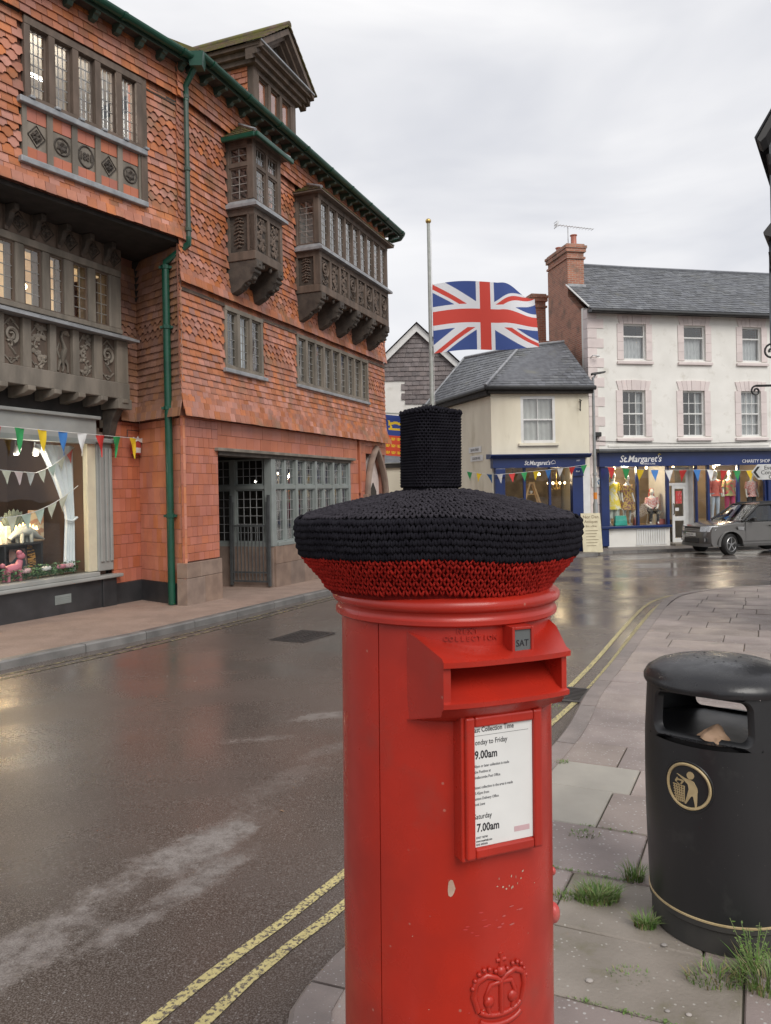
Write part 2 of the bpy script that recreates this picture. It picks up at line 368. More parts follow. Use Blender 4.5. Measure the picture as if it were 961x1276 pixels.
ys = [-30, -10, 0, 7, 14, 20, 26, 29, 45, 70]
m = MB()
for a, b in zip(ys, ys[1:]): m.poly([(-45, a, G(a)-.1), (60, a, G(a)-.1), (60, b, G(b)-.1), (-45, b, G(b)-.1)])
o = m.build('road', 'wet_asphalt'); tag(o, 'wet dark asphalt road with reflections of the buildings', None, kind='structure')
m = MB()
ys2 = [-400, -30]+ys[1:]+[500, 1200]
for a, b in zip(ys2, ys2[1:]): m.poly([(-1200, a, G(a)-.16), (1200, a, G(a)-.16), (1200, b, G(b)-.16), (-1200, b, G(b)-.16)])
tag(m.build('ground', 'earth'), 'bare ground beyond the streets', None, kind='structure')

def kerb(path, parent, m, wid=.14, length=.92, drop=.14, up=.0):
    path = [p for p in path]; inner = offset(path, wid)
    acc = 0; start = 0; k = 0
    for i in range(1, len(path)):
        acc += (path[i]-path[i-1]).length
        if acc >= length or i == len(path)-1:
            idx = list(range(start, i+1)); b = MB()
            g = .006
            def pt(p, z): return (p.x, p.y, G(p.y)+z+up)
            t0 = (path[idx[1]]-path[idx[0]]).normalized()*g; t1 = (path[idx[-1]]-path[idx[-2]]).normalized()*g
            vs = []
            for j in idx:
                po, pi = path[j], inner[j]
                if j == idx[0]: po, pi = po+t0, pi+t0
                if j == idx[-1]: po, pi = po-t1, pi-t1
                q = po+(pi-po)*.14
                vs += [pt(po, -drop), pt(po, -.018), pt(q, .001), pt(pi, .001), pt(pi, -drop)]
            fs = []
            for j in range(len(idx)-1):
                for c in range(5): fs.append((j*5+c, j*5+(c+1) % 5, (j+1)*5+(c+1) % 5, (j+1)*5+c))
            e = (len(idx)-1)*5; fs += [(0, 1, 2, 3, 4), (e+4, e+3, e+2, e+1, e)]
            b.add(vs, fs); b.build('kerbstone', m, parent); k += 1
            start = i; acc = 0
KR = spline([(-1.6,-4),(-1.15,-1),(-.62,1.0),(-.36,2.2),(-.345,2.5),(-.235,2.78),(-.02,3.15),(1.10,5.19),(1.65,6.5),(2.21,7.68),(2.95,9.27),(3.69,10.85),(4.35,12.2),(4.95,13.1),(5.8,13.7),(7,14.05),(9,14.5),(14,15.6)], .15)
rp_ = MB(); inn = offset(KR, .13)
far = [Vector((14, p.y)) for p in inn]
for i in range(len(inn)-1):
    a, b = inn[i], inn[i+1]
    if b.x >= 14: break
    rp_.poly([(a.x, a.y, G(a.y)-.014), (14.2, a.y-.0, G(a.y)-.014), (14.2, b.y, G(b.y)-.014), (b.x, b.y, G(b.y)-.014)])
pav = rp_.build('pavement', 'flag_joint'); tag(pav, 'flagstone pavement under the post box and litter bin', None, kind='structure')
kerb(KR, pav, 'kerb_pink', .14, .9, up=.005)
# flagstones, one by one, in rows across the pavement
A = R(26); ea = Vector((math.sin(A), math.cos(A))); eb = Vector((math.cos(A), -math.sin(A)))
KA = sorted([(p.dot(ea), p.dot(eb)) for p in offset(KR, .148)])
def kb(a):
    for (a0, b0), (a1, b1) in zip(KA, KA[1:]):
        if a0 <= a <= a1: return b0+(b1-b0)*(a-a0)/max(1e-6, a1-a0)
    return 99
rng = random.Random(3)
a = .2
nflag = 0; ROWA = []
while a < 15.6:
    d = rng.choice((.42, .5, .45, .48)); a1 = a+d-.006
    b0l = b0h = min(kb(a+(a1-a)*k/6) for k in range(7))-.012
    b = max(b0l, b0h)+rng.uniform(.25, .8); first = True
    lim = min(3.6+a*.33, 9.5); ROWA.append(a-.003)
    lo0, lo1 = b0l, b0h
    if a > 12.2: lo0, lo1 = kb(a), kb(a1); b = max(lo0, lo1)+.4
    while lo0 < lim and b < lim+1.2:
        j = [rng.uniform(-.0035, .0035) for _ in range(4)]
        q = [(a, lo0), (a, b), (a1, b), (a1, lo1)]
        top = []; bot = []
        cx = sum(x[0] for x in q)/4; cy = sum(x[1] for x in q)/4
        for (aa, bb), jj in zip(q, j):
            P = ea*aa+eb*bb; bot.append((P.x, P.y, G(P.y)-.05))
            sx = aa+(.006 if aa < cx else -.006); sy = bb+(.006 if bb < cy else -.006)
            Q = ea*sx+eb*sy; top.append((Q.x, Q.y, G(Q.y)+jj))
        mid = [(x[0]*.3+y[0]*.7+(x[0]-y[0])*.6, x[1]*.3+y[1]*.7+(x[1]-y[1])*.6, y[2]-.007) for x, y in zip(bot, top)]
        c = Vector((sum(p[0] for p in top)/4, sum(p[1] for p in top)/4))
        if c.length > 1.0 and b-lo0 > .05:
            mb = MB(); mb.add(bot+mid+top, [(0,3,2,1),(8,9,10,11)]+[(i, (i+1) % 4, (i+1) % 4+4, i+4) for i in range(4)]+[(i+4, (i+1) % 4+4, (i+1) % 4+8, i+8) for i in range(4)])
            mm = 'flag'
            if (c-Vector((1.05, 4.45))).length < .33: mm = 'concrete_pale'
            if (c-Vector((.75, 2.75))).length < .42: mm = 'concrete'
            mb.build('flagstone', mm, pav); nflag += 1
        lo0 = lo1 = b+.006; b = lo0+rng.choice((.55, .62, .75, .6))
    a = a1+.006
# left pavement
KL = spline([(-10.5,-4),(-8.5,0),(-6.3,4.4),(-4.22,8.35),(-3.08,10.43),(-1.44,14.13),(-.2,17),(.9,19.6),(1.85,21.6),(2.4,23),(2.25,24.3),(1.2,26),(-1.5,29)], .2)
inl = offset(KL, -.13); m = MB()
for a_, b_ in zip(inl, inl[1:]):
    m.poly([(a_.x, a_.y, G(a_.y)), (b_.x, b_.y, G(b_.y)), (b_.x-8, b_.y+1.5, G(b_.y)), (a_.x-8, a_.y+1.5, G(a_.y))])
o = m.build('pavement', 'brown_tarmac'); tag(o, 'brown tarmac pavement along the tile hung building', None, kind='structure')
kerb(KL, o, 'kerb_grey', -.14, .95)
# far pavement
KF = spline([(-2.5,33),(.6,29.6),(2.1,27),(2.9,25.2),(3.5,24.6),(6.6,24.95),(7.5,26.0),(12,27.0),(26,30)], .3)
inf = offset(KF, -.13) if False else offset(KF, .0)
m = MB()
for a_, b_ in zip(KF, KF[1:]):
    m.poly([(a_.x, a_.y, G(a_.y)), (b_.x, b_.y, G(b_.y)), (b_.x+.5, b_.y+9, G(b_.y)+.05), (a_.x+.5, a_.y+9, G(a_.y)+.05)])
mat('far_tarmac', (.16,.14,.13), (.12,.105,.097), rough=.45, scale=2, bump=.2, bscale=60)
o = m.build('pavement', 'far_tarmac'); tag(o, 'dark tarmac pavement in front of the charity shop', None, kind='structure')
kerb(offset(KF, -.13), o, 'kerb_grey', .128, .95, up=.004)
# ---- painted lines: flat strips 4 mm above the asphalt
def strip(path, wid, m, name, label, z=.004):
    b = MB(); l = offset(path, -wid/2); r = offset(path, wid/2)
    for i in range(len(path)-1): b.poly([(p.x, p.y, G(p.y)-.1+z) for p in (l[i], r[i], r[i+1], l[i+1])])
    return tag(b.build(name, m), label, kind='structure')
YO = spline([(-1.9,.4),(-1.25,1.75),(-.708,2.80),(-.226,3.61),(1.46,6.73),(1.66,7.1),(2.24,8.31),(3.14,10.28),(4.0,12.1),(4.55,13.05),(5.2,13.75),(6.3,14.3),(9,14.95)], .25)
strip(YO, .05, 'yellow_line', 'road_marking', 'worn yellow no waiting line, outer of the right hand pair')
YI = spline([(-1.68,.35),(-1.02,1.72),(-.54,2.80),(-.04,3.62),(1.63,6.66),(1.83,7.05),(2.4,8.25),(3.3,10.22),(4.12,11.95),(4.68,12.9),(5.3,13.55),(6.35,14.07),(9,14.72)], .25)
strip(YI, .05, 'yellow_line', 'road_marking', 'worn yellow no waiting line nearest the flagstone kerb')
for d, lb in ((.25, 'faint yellow line hugging the left kerb'), (.42, 'faint yellow line, second out from the left kerb')):
    strip(offset([p for p in KL if 5 < p.y < 19], d), .05, 'yellow_faint', 'road_marking', lb)
strip([Vector((7.3-.9, 24.3)), Vector((8.6, 23.9)), Vector((10.0, 23.3)), Vector((12, 23.4))], .1, 'white_line', 'road_marking', 'thin worn white line on the road before the charity shop')
for i in range(3):
    x = 9.6+i*1.5; strip([Vector((x, 22.3+.2*i)), Vector((x+.8, 22.4+.2*i))], .12, 'white_line', 'road_marking', ('left', 'middle', 'right')[i]+' short white dash on the road near the grey car')
# manhole cover
t = thing('manhole_cover', 'rectangular iron manhole cover in the road near the gate', 'manhole cover', (-1.12, 10.12, G(10.12)-.096), R(62))
MB().box(-.38,.38,-.27,.27,0,.008).build('frame', 'cast_iron', t)
b = MB()
for i in range(9):
    for j in range(6): b.box(-.33+i*.075,-.33+i*.075+.045,-.215+j*.075,-.215+j*.075+.045,.008,.013)
b.build('tread', 'cast_iron', t)
# gully grate
t = thing('gully_grate', 'iron slatted gully grate in the gutter beside the kerb', 'drain grate', (1.55, 6.83, G(6.83)-.096), R(65))
b = MB(); b.box(-.24,.24,-.2,-.165,0,.012).box(-.24,.24,.165,.2,0,.012).box(-.24,-.205,-.165,.165,0,.012).box(.205,.24,-.165,.165,0,.012); b.build('frame', 'cast_iron', t)
for i in range(9): MB().box(-.195+i*.045,-.175+i*.045,-.163,.163,0,.010).build('bar', 'cast_iron', t)
# ================================================================= TILE HUNG BUILDINGS (left)
FM = frame((-3.34, 12.76), 21.3)
FU = frame((-3.31, 12.84), 33)
FG = frame((-4.37, 13.71), 23)
hall = thing('tile_hung_building', 'red tile hung building with two carved oak oriel windows and a dormer', 'building', (-3.34, 12.76, 0), R(90-21.3))
shop = thing('shop_building', 'jettied red tiled building with grey shopfront and carved oak bay', 'building', (-4.37, 13.71, 0), R(90-23))
IG = FG.inverted()
# --- wall tiles; near the viewer each one is its own object, farther ones are joined
TW, TG = .165, .117
def tile_mesh(kind):
    b = MB(); w = TW-.006; h = TG+.03
    if kind == 0: prof = [(0, 0), (w, 0)]
    elif kind == 1: prof = [(0, .045), (w*.12, .04), (w*.25, .018), (w*.38, .003), (w*.5, 0), (w*.62, .003), (w*.75, .018), (w*.88, .04), (w, .045)]          # rounded
    else: prof = [(0, .05), (w*.14, .046), (w*.24, .03), (w*.34, .008), (w*.5, 0), (w*.66, .008), (w*.76, .03), (w*.86, .046), (w, .05)]
    poly = prof+[(w, h), (0, h)]
    n = len(poly); d = .015
    def yy(z): return -.034+.028*z/h
    vs = [(x, yy(z), z) for x, z in poly]+[(x, yy(z)+d, z) for x, z in poly]
    b.add(vs, [tuple(range(n)), tuple(range(2*n-1, n-1, -1))]+[(i, i+n, (i+1) % n+n, (i+1) % n) for i in range(n)])
    return b
TM = [tile_mesh(k) for k in range(3)]
def hang(parent, jobs, m, limit=290):
    """jobs: list of (matrix in parent space, kind); the ones nearest the viewer become objects of their own"""
    W = parent.matrix_world if parent.parent else Matrix.LocRotScale(parent.location, parent.rotation_euler, None)
    key = lambda q: ((W @ q[0].translation)-Vector((0, 0, 1.63))).length
    jobs = sorted(jobs, key=key)
    shared = {}
    for M_, k in jobs[:limit]:
        if k not in shared: shared[k] = TM[k].mesh('tile%d' % k)
        inst('wall_tile', shared[k], m, parent, M_)
    b = MB()
    for M_, k in jobs[limit:]: b.add(TM[k].v, TM[k].f, M_)
    if b.v: tag(b.build('wall_tiles', m, parent), kind='stuff')
rngt = random.Random(11)
def rows(F, x0, x1, z0, z1, holes, doff, bands, skip=lambda x, z: False):
    """tile positions on a plane F (matrix in the parent's space)"""
    out_ = []; r = 0; z = z0
    while z < z1-.04:
        k = 0
        for (a, b_) in bands:
            if a <= z < b_: k = 2
        x0_ = x0(z) if callable(x0) else x0; x1_ = x1(z) if callable(x1) else x1
        x = x0_-(TW/2 if r % 2 else 0)
        while x < x1_-.02:
            xa, xb = max(x, x0_), min(x+TW, x1_)
            zc = z+TG*.5; xc = (xa+xb)/2
            ok = xb-xa > .03
            for (hx0, hx1, hz0, hz1) in holes:
                if hx0 < xc < hx1 and hz0 < zc < hz1: ok = False
            if ok and not skip(xc, zc):
                j = rngt.uniform(-.004, .004)
                sx = (xb-xa)/TW
                out_.append((F @ T((xa, -doff(z)+rngt.uniform(-.003, .003), z+j)) @ RY(rngt.uniform(-.012, .012)) @ RX(rngt.uniform(-.02, .02)) @ SC(sx, 1, 1), k))
            x += TW
        z += TG; r += 1
    return out_
I4 = Matrix.Identity(4)
def dmain(z):
    if z > 8.12: return .10
    if z > 5.08: return .035+.085*math.exp(-(z-5.08)/.16)
    return .0+.17*math.exp(-(z-2.93)/.22)
winA = (1.28, 2.62, 3.86, 5.08); winB = (4.05, 8.02, 3.93, 5.08)
holes = [winA, winB, (1.38, 2.45, 5.5, 8.3), (4.04, 8.12, 5.7, 8.2)]
bandsM = [(4.25, 4.68), (5.33, 5.65), (6.0, 6.45), (7.45, 7.95)]
jobs = rows(I4, lambda z: -.035-dmain(z)*.75, 9.25, 2.93, 8.72, holes, dmain, bandsM)
hang(hall, jobs, 'tile')
# return of the upper wall between the downpipe and the inner corner, browner and weathered
Pc, Pm = Vector((-4.37, 13.71)), Vector((-3.34, 12.76))
dv = Pm-Pc; SIDE = FM.inverted() @ T((Pc.x, Pc.y, 0)) @ RZ(math.atan2(dv.y, dv.x)); SL_ = dv.length
hang(hall, rows(SIDE, 0, lambda z: SL_+.045+.1*math.exp(-(z-2.93)/.2), 2.93, 5.75, [], lambda z: .0+.12*math.exp(-(z-2.93)/.2), [(4.25, 4.62)]), 'tile_brown', 140)
# carcass behind the tiles: one wall with window and door openings cut as separate blocks
b = MB()
def wall_with_holes(b, x0, x1, z0, z1, y0, y1, holes):
    xs = sorted({x0, x1, *[h[0] for h in holes], *[h[1] for h in holes]})
    for xa, xb in zip(xs, xs[1:]):
        if xb <= x0 or xa >= x1: continue
        zs = sorted([(h[2], h[3]) for h in holes if h[0] < (xa+xb)/2 < h[1]])
        z = z0
        for h0, h1 in zs:
            if h0 > z: b.box(xa, xb, y0, y1, z, h0)
            z = max(z, h1)
        if z < z1: b.box(xa, xb, y0, y1, z, z1)
b.box(-.03, .1, .0, .03, 2.95, 8.9); wall_with_holes(b, .1, 9.25, 2.95, 8.9, .0, .25, [winA, winB, (1.5, 2.3, 6.9, 8.0), (4.2, 8.0, 6.9, 8.0)])
b.build('wall', 'grout', hall)
b = MB(); b.box(-.01, .12, .03, .05, -.7, 2.95); wall_with_holes(b, .12, 9.25, -.7, 2.95, .03, .28, [(1.0, 6.8, -.7, 2.36), (7.85, 8.95, -.5, 2.75)])
b.build('wall', 'grout', hall)
b = MB(); b.box(0, 9.3, 5.5, 5.7, -.7, 8.9).box(9.25, 9.5, .3, 5.7, -.7, 8.9); b.build('rear_wall', 'grout', hall)
b = MB(SIDE); b.box(0, SL_-.2, .02, .2, -.7, 5.8); b.build('return_wall', 'grout', hall)
# ---- terracotta facing tiles of the ground floor
def facing(parent, F, x0, x1, z0, z1, m, tw, th, holes=(), limit=260, name='facing_tile', y=-.012, seed=1):
    rr = random.Random(seed); out_ = []; z = z0; r = 0
    while z < z1-.02:
        h = min(th*rr.choice((.8, 1, 1, 1.15)), z1-z)
        x = x0; 
        first = True
        while x < x1-.01:
            w_ = min(tw*rr.choice((.85, 1, 1, 1.25)), x1-x)
            if first and r % 2: w_ *= .55
            first = False
            if x1-(x+w_) < .05: w_ = x1-x
            if not any(h0 < x+w_/2 < h1 and a < z+h/2 < c for h0, h1, a, c in holes):
                out_.append((x+.003, x+w_-.003, z+.003, z+h-.003))
            x += w_
        z += h; r += 1
    W = parent.matrix_world
    rest = MB(F)
    for i, (a, c, d, e) in enumerate(out_):
        if i < limit:
            q = MB(F); yy = y+rr.uniform(-.002, .002); q.box(a, c, yy, .035, d, e); q.build(name, m, parent)
        else: rest.box(a, c, y, .035, d, e)
    if rest.v: tag(rest.build(name+'s', m, parent), kind='stuff')
facing(hall, I4, -.02, 1.0, .52, 2.95, 'terracotta', .15, .17, seed=2, limit=130)
facing(hall, I4, 1.0, 7.25, 2.44, 2.95, 'terracotta', .3, .25, seed=3, limit=60)
facing(hall, I4, 6.8, 7.3, .6, 2.44, 'terracotta', .25, .25, seed=4, limit=30)
facing(hall, I4, 7.42, 7.8, .2, 2.95, 'terracotta', .2, .25, seed=5, limit=20)
facing(hall, I4, 7.8, 9.25, 2.62, 2.95, 'terracotta', .3, .2, seed=5, limit=20)
facing(hall, SIDE, .02, SL_+.02, .15, 2.92, 'terra_orange', .15, .24, seed=6, limit=100)
b = MB(SIDE); b.box(.0, SL_-.03, -.03, .1, -.7, .15); b.build('plinth', 'black_plinth', hall)
# stone bases
for (x0, x1, z1, y0) in ((-.02, .5, .24, -.05), (.5, 1.02, .24, -.05), (-.02, .35, .5, -.05), (.355, 1.02, .5, -.05)):
    b = MB(); z0 = -.6 if z1 < .3 else .245
    b.box(x0, x1-.004, y0, .16 if x0 < .3 else .6, z0, z1); b.build('base_stone', 'stone_base', hall, bevel=.008)
for i in range(7):
    x0 = 2.95+i*.62; MB().box(x0, x0+.615, -.05, .25, -.7, .2).build('base_stone', 'stone_base', hall, bevel=.008)
for i in range(7):
    x0 = 2.95+i*.62-(.3 if i else 0); MB().box(x0, x0+.61+(0 if i else -.3), -.05, .25, .204, .56).build('base_stone', 'stone_base', hall, bevel=.008)
# porch recess: floor, inner walls, ceiling
b = MB(); b.box(1.0, 2.95, .2, 2.6, -.28, -.235); 
mat('porch_red', (.22,.06,.045), (.16,.045,.035), rough=.4); MB().box(1.02, 2.93, -.02, 2.6, -.7, -.262).build('porch_floor', 'porch_red', hall)
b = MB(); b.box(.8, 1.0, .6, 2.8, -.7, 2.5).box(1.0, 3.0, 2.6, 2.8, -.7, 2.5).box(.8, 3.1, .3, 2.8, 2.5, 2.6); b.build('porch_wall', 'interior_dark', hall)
MB().box(2.9, 3.06, .0, 1.9, -.7, .56).build('porch_base', 'stone_base', hall)
# ---- leaded light builder
def light(parent, F, x0, x1, z0, z1, nx, nz, y=0, fm='oak_dark', cm='came', fw=.03, pane='pane_old', tr=None, name='window'):
    b = MB(F); d0, d1 = y-.02, y+.03
    b.box(x0, x0+fw, d0, d1, z0, z1).box(x1-fw, x1, d0, d1, z0, z1).box(x0+fw, x1-fw, d0, d1, z0, z0+fw).box(x0+fw, x1-fw, d0, d1, z1-fw, z1)
    w = b.build(name, fm, parent)
    c = MB(F); t = .0055
    for i in range(1, nx):
        x = x0+fw+(x1-x0-2*fw)*i/nx; c.box(x-t, x+t, y-.006, y+.008, z0+fw, z1-fw)
    for i in range(1, nz):
        z = z0+fw+(z1-z0-2*fw)*i/nz; c.box(x0+fw, x1-fw, y-.007, y+.009, z-t, z+t)
    if nx > 1 or nz > 1: c.build('leading', cm, w)
    p = MB(F); tt = rngt.uniform(-.004, .004)
    p.add([(x0+fw, y+tt, z0+fw), (x1-fw, y-tt, z0+fw), (x1-fw, y+tt, z1-fw), (x0+fw, y-tt, z1-fw)], [(0, 1, 2, 3)]); p.build('pane', pane, w)
    return w
def band_window(parent, F, x0, x1, z0, z1, n, nx, nz, fm, y=0, mull=.07, head=.08, sill=.06, proud=.05, jamb=.07, **kw):
    """a row of n lights between mullions"""
    b = MB(F)
    b.box(x0, x1, y-proud, y+.08, z1-head, z1); b.build('window_head', fm, parent)
    b = MB(F); b.box(x0, x1, y-proud, y+.08, z0, z0+sill); b.build('window_sill', fm, parent)
    W_ = (x1-x0-2*jamb-(n-1)*mull)/n
    for i in range(n+1):
        xa = x0 if i == 0 else (x1-jamb if i == n else x0+jamb+i*W_+(i-1)*mull); wd = jamb if i in (0, n) else mull
        q = MB(F); q.box(xa, xa+wd, y-proud+.004, y+.07, z0+sill, z1-head); q.build('mullion', fm, parent, bevel=.008)
        if i < n:
            xb = x0+jamb+i*(W_+mull)
            light(parent, F, xb, xb+W_, z0+sill, z1-head, nx, nz, y+.02, fm=fm, **kw)
# first floor windows
band_window(hall, T((0, 0, 0)), 1.28, 2.62, 3.92, 5.06, 3, 2, 6, 'oak', y=.0, mull=.09, cm='came_pale')
MB().box(1.2, 2.7, -.1, .05, 3.84, 3.915).build('lead_sill', 'lead', hall, bevel=.012)
band_window(hall, I4, 4.05, 8.02, 3.97, 5.06, 9, 2, 6, 'oak', y=.0, mull=.09, cm='came_pale')
MB().box(4.0, 8.06, -.08, .05, 3.9, 3.966).build('lead_sill', 'lead', hall, bevel=.01)
# rooms behind: a ceiling, floor and back wall seen through the panes
mat('room_wall', (.30,.26,.21), (.22,.19,.15), rough=.9, scale=1)
b = MB(); b.box(1.1, 9.2, 2.6, 2.7, 2.95, 8.8).box(1.15, 9.2, .26, 2.6, 5.3, 5.4).box(1.15, 9.2, .26, 2.6, 3.0, 3.1).box(1.05, 1.15, .26, 2.6, 2.95, 8.8); b.build('room_shell', 'room_wall', hall)
for (x0, x1, z0, z1) in ((1.95, 2.2, 3.95, 5.05), (4.5, 4.72, 3.98, 5.05), (5.85, 6.05, 3.98, 5.05), (7.0, 7.15, 3.98, 5.05)):
    b = MB(); b.grid(lambda u, v: (x0+(x1-x0)*u, .14+.02*math.sin(u*18), z0+(z1-z0)*v), 20, 1); b.build('curtain', 'curtain', hall, smooth=60)
# ground floor timber lintel and window of sixteen lights, painted grey
MB().box(.9, 6.95, -.10, .3, 2.40, 2.46).build('lintel', 'oak', hall, bevel=.01)
MB().box(1.0, 6.8, -.04, .3, 2.33, 2.398).build('lintel', 'oak_dark', hall)
MB().box(2.88, 3.06, -.02, .16, .56, 2.33).build('corner_post', 'grey_sash', hall, bevel=.012)
MB().box(3.06, 6.8, -.06, .2, .56, .64).build('window_sill', 'grey_sash', hall, bevel=.01)
MB().box(3.06, 6.8, -.02, .12, 1.72, 1.80).build('transom', 'grey_sash', hall)
n8 = 8; wd = (6.74-3.06-n8*.09)/n8
for i in range(n8):
    x0 = 3.06+i*(wd+.09)
    light(hall, I4, x0, x0+wd, .64, 1.72, 3, 5, .04, fm='grey_sash', fw=.028)
    light(hall, I4, x0, x0+wd, 1.80, 2.33, 3, 3, .04, fm='grey_sash', fw=.028)
    MB().box(x0+wd, x0+wd+.09, -.01 if i % 2 == 0 else -.04, .12, .64, 2.33).build('mullion', 'grey_sash', hall, bevel=.008)
RET = T((2.9, .16, 0)) @ RZ(R(-90)) @ SC(-1, 1, 1)        # porch return: local x runs inwards
RET = Matrix(((0, 1, 0, 2.9), (1, 0, 0, 0), (0, 0, 1, 0), (0, 0, 0, 1)))   # (x,y,z) -> (2.9+y, x, z)
for x0, x1 in ((.2, .86), (.98, 1.64)):
    light(hall, RET, x0, x1, .64, 1.72, 4, 6, .05, fm='grey_sash'); light(hall, RET, x0, x1, 1.80, 2.33, 4, 3, .05, fm='grey_sash')
b = MB(RET); b.box(.16, 1.8, 0, .1, .56, .64).box(.16, 1.8, 0, .1, 1.722, 1.798).box(.86, .98, 0, .1, .642, 1.72).box(.86, .98, 0, .1, 1.8, 2.33).box(1.64, 1.8, 0, .1, .642, 1.72).box(1.64, 1.8, 0, .1, 1.8, 2.33); b.build('porch_window_frame', 'grey_sash', hall)
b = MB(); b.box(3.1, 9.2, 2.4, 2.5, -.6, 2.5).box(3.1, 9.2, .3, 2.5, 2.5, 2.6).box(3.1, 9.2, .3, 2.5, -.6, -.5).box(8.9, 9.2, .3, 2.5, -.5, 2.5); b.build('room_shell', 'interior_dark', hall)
for x, z in ((4.3, 1.9), (5.3, 2.1), (6.5, 1.6)):
    MB().ell((x, 1.2, z), (.03, .03, .03)).build('ceiling_lamp', 'bulb_white', hall)
# folded iron gate
gt = thing('iron_gate', 'grey iron bar gate folded back in the porch of the tiled building', 'gate', FM @ Vector((2.84, .06, G(14.5)-.02)), R(90-21.3+90))
for i in range(10):
    x = .04+i*.085; MB().tube([(x, 0, .1), (x, 0, 1.28 if i not in (0, 9) else 1.72)], .011, 6).build('bar', 'gate_iron', gt)
for z in (.12, .3, 1.24): MB().box(.0, .85, -.008, .008, z-.018, z+.018).build('rail', 'gate_iron', gt)
for x in (-.015, .865): MB().box(x-.025, x+.025, -.025, .025, .03, 1.86).build('stile', 'gate_iron', gt)
# arched niche at the far end
def arch_pts(cx, w, z0, zs, zt, n=10):
    l = [(cx-w, z0)]
    for i in range(n+1):
        a = i/n; l.append((cx-w*(1-a**1.7)**.85, zs+(zt-zs)*a))
    return l+[(2*cx-x, z) for x, z in reversed(l[:-1])]
b = MB(); b.tube([(x, -.06, z) for x, z in arch_pts(8.42, .66, 1.55, 1.6, 2.78)], .085, 6); b.build('arch_moulding', 'stone_base', hall, smooth=60)
mat('pale_plaster', (.60,.50,.46), (.50,.42,.39), rough=.8); b = MB(); b.prism(arch_pts(8.42, .6, -.6, 1.6, 2.72), .1, .2); b.build('niche_panel', 'pale_plaster', hall)
b = MB(); b.prism([(8.3, -.5), (8.3, 1.62), (8.5, 1.86), (8.7, 1.62), (8.7, -.5)], .07, .099); b.build('niche_door', 'interior_dark', hall)
for x in (7.72, 9.12): MB().box(x-.13, x+.13, -.12, .1, 1.44, 1.56).build('impost', 'stone_base', hall, bevel=.01)
MB().box(7.32, 7.4, -.05, .05, 1.6, 2.92).build('pilaster_strip', 'terracotta', hall)
# bands of timber under the tile skirts
for x0, x1 in ((.0, 1.28), (2.62, 4.05), (8.02, 9.25)): MB().box(x0, x1, -.035, .0, 5.03, 5.09).build('timber_band', 'oak_mid', hall)
MB().box(0, 9.25, -.05, 0, 8.06, 8.13).build('timber_band', 'oak_dark', hall)

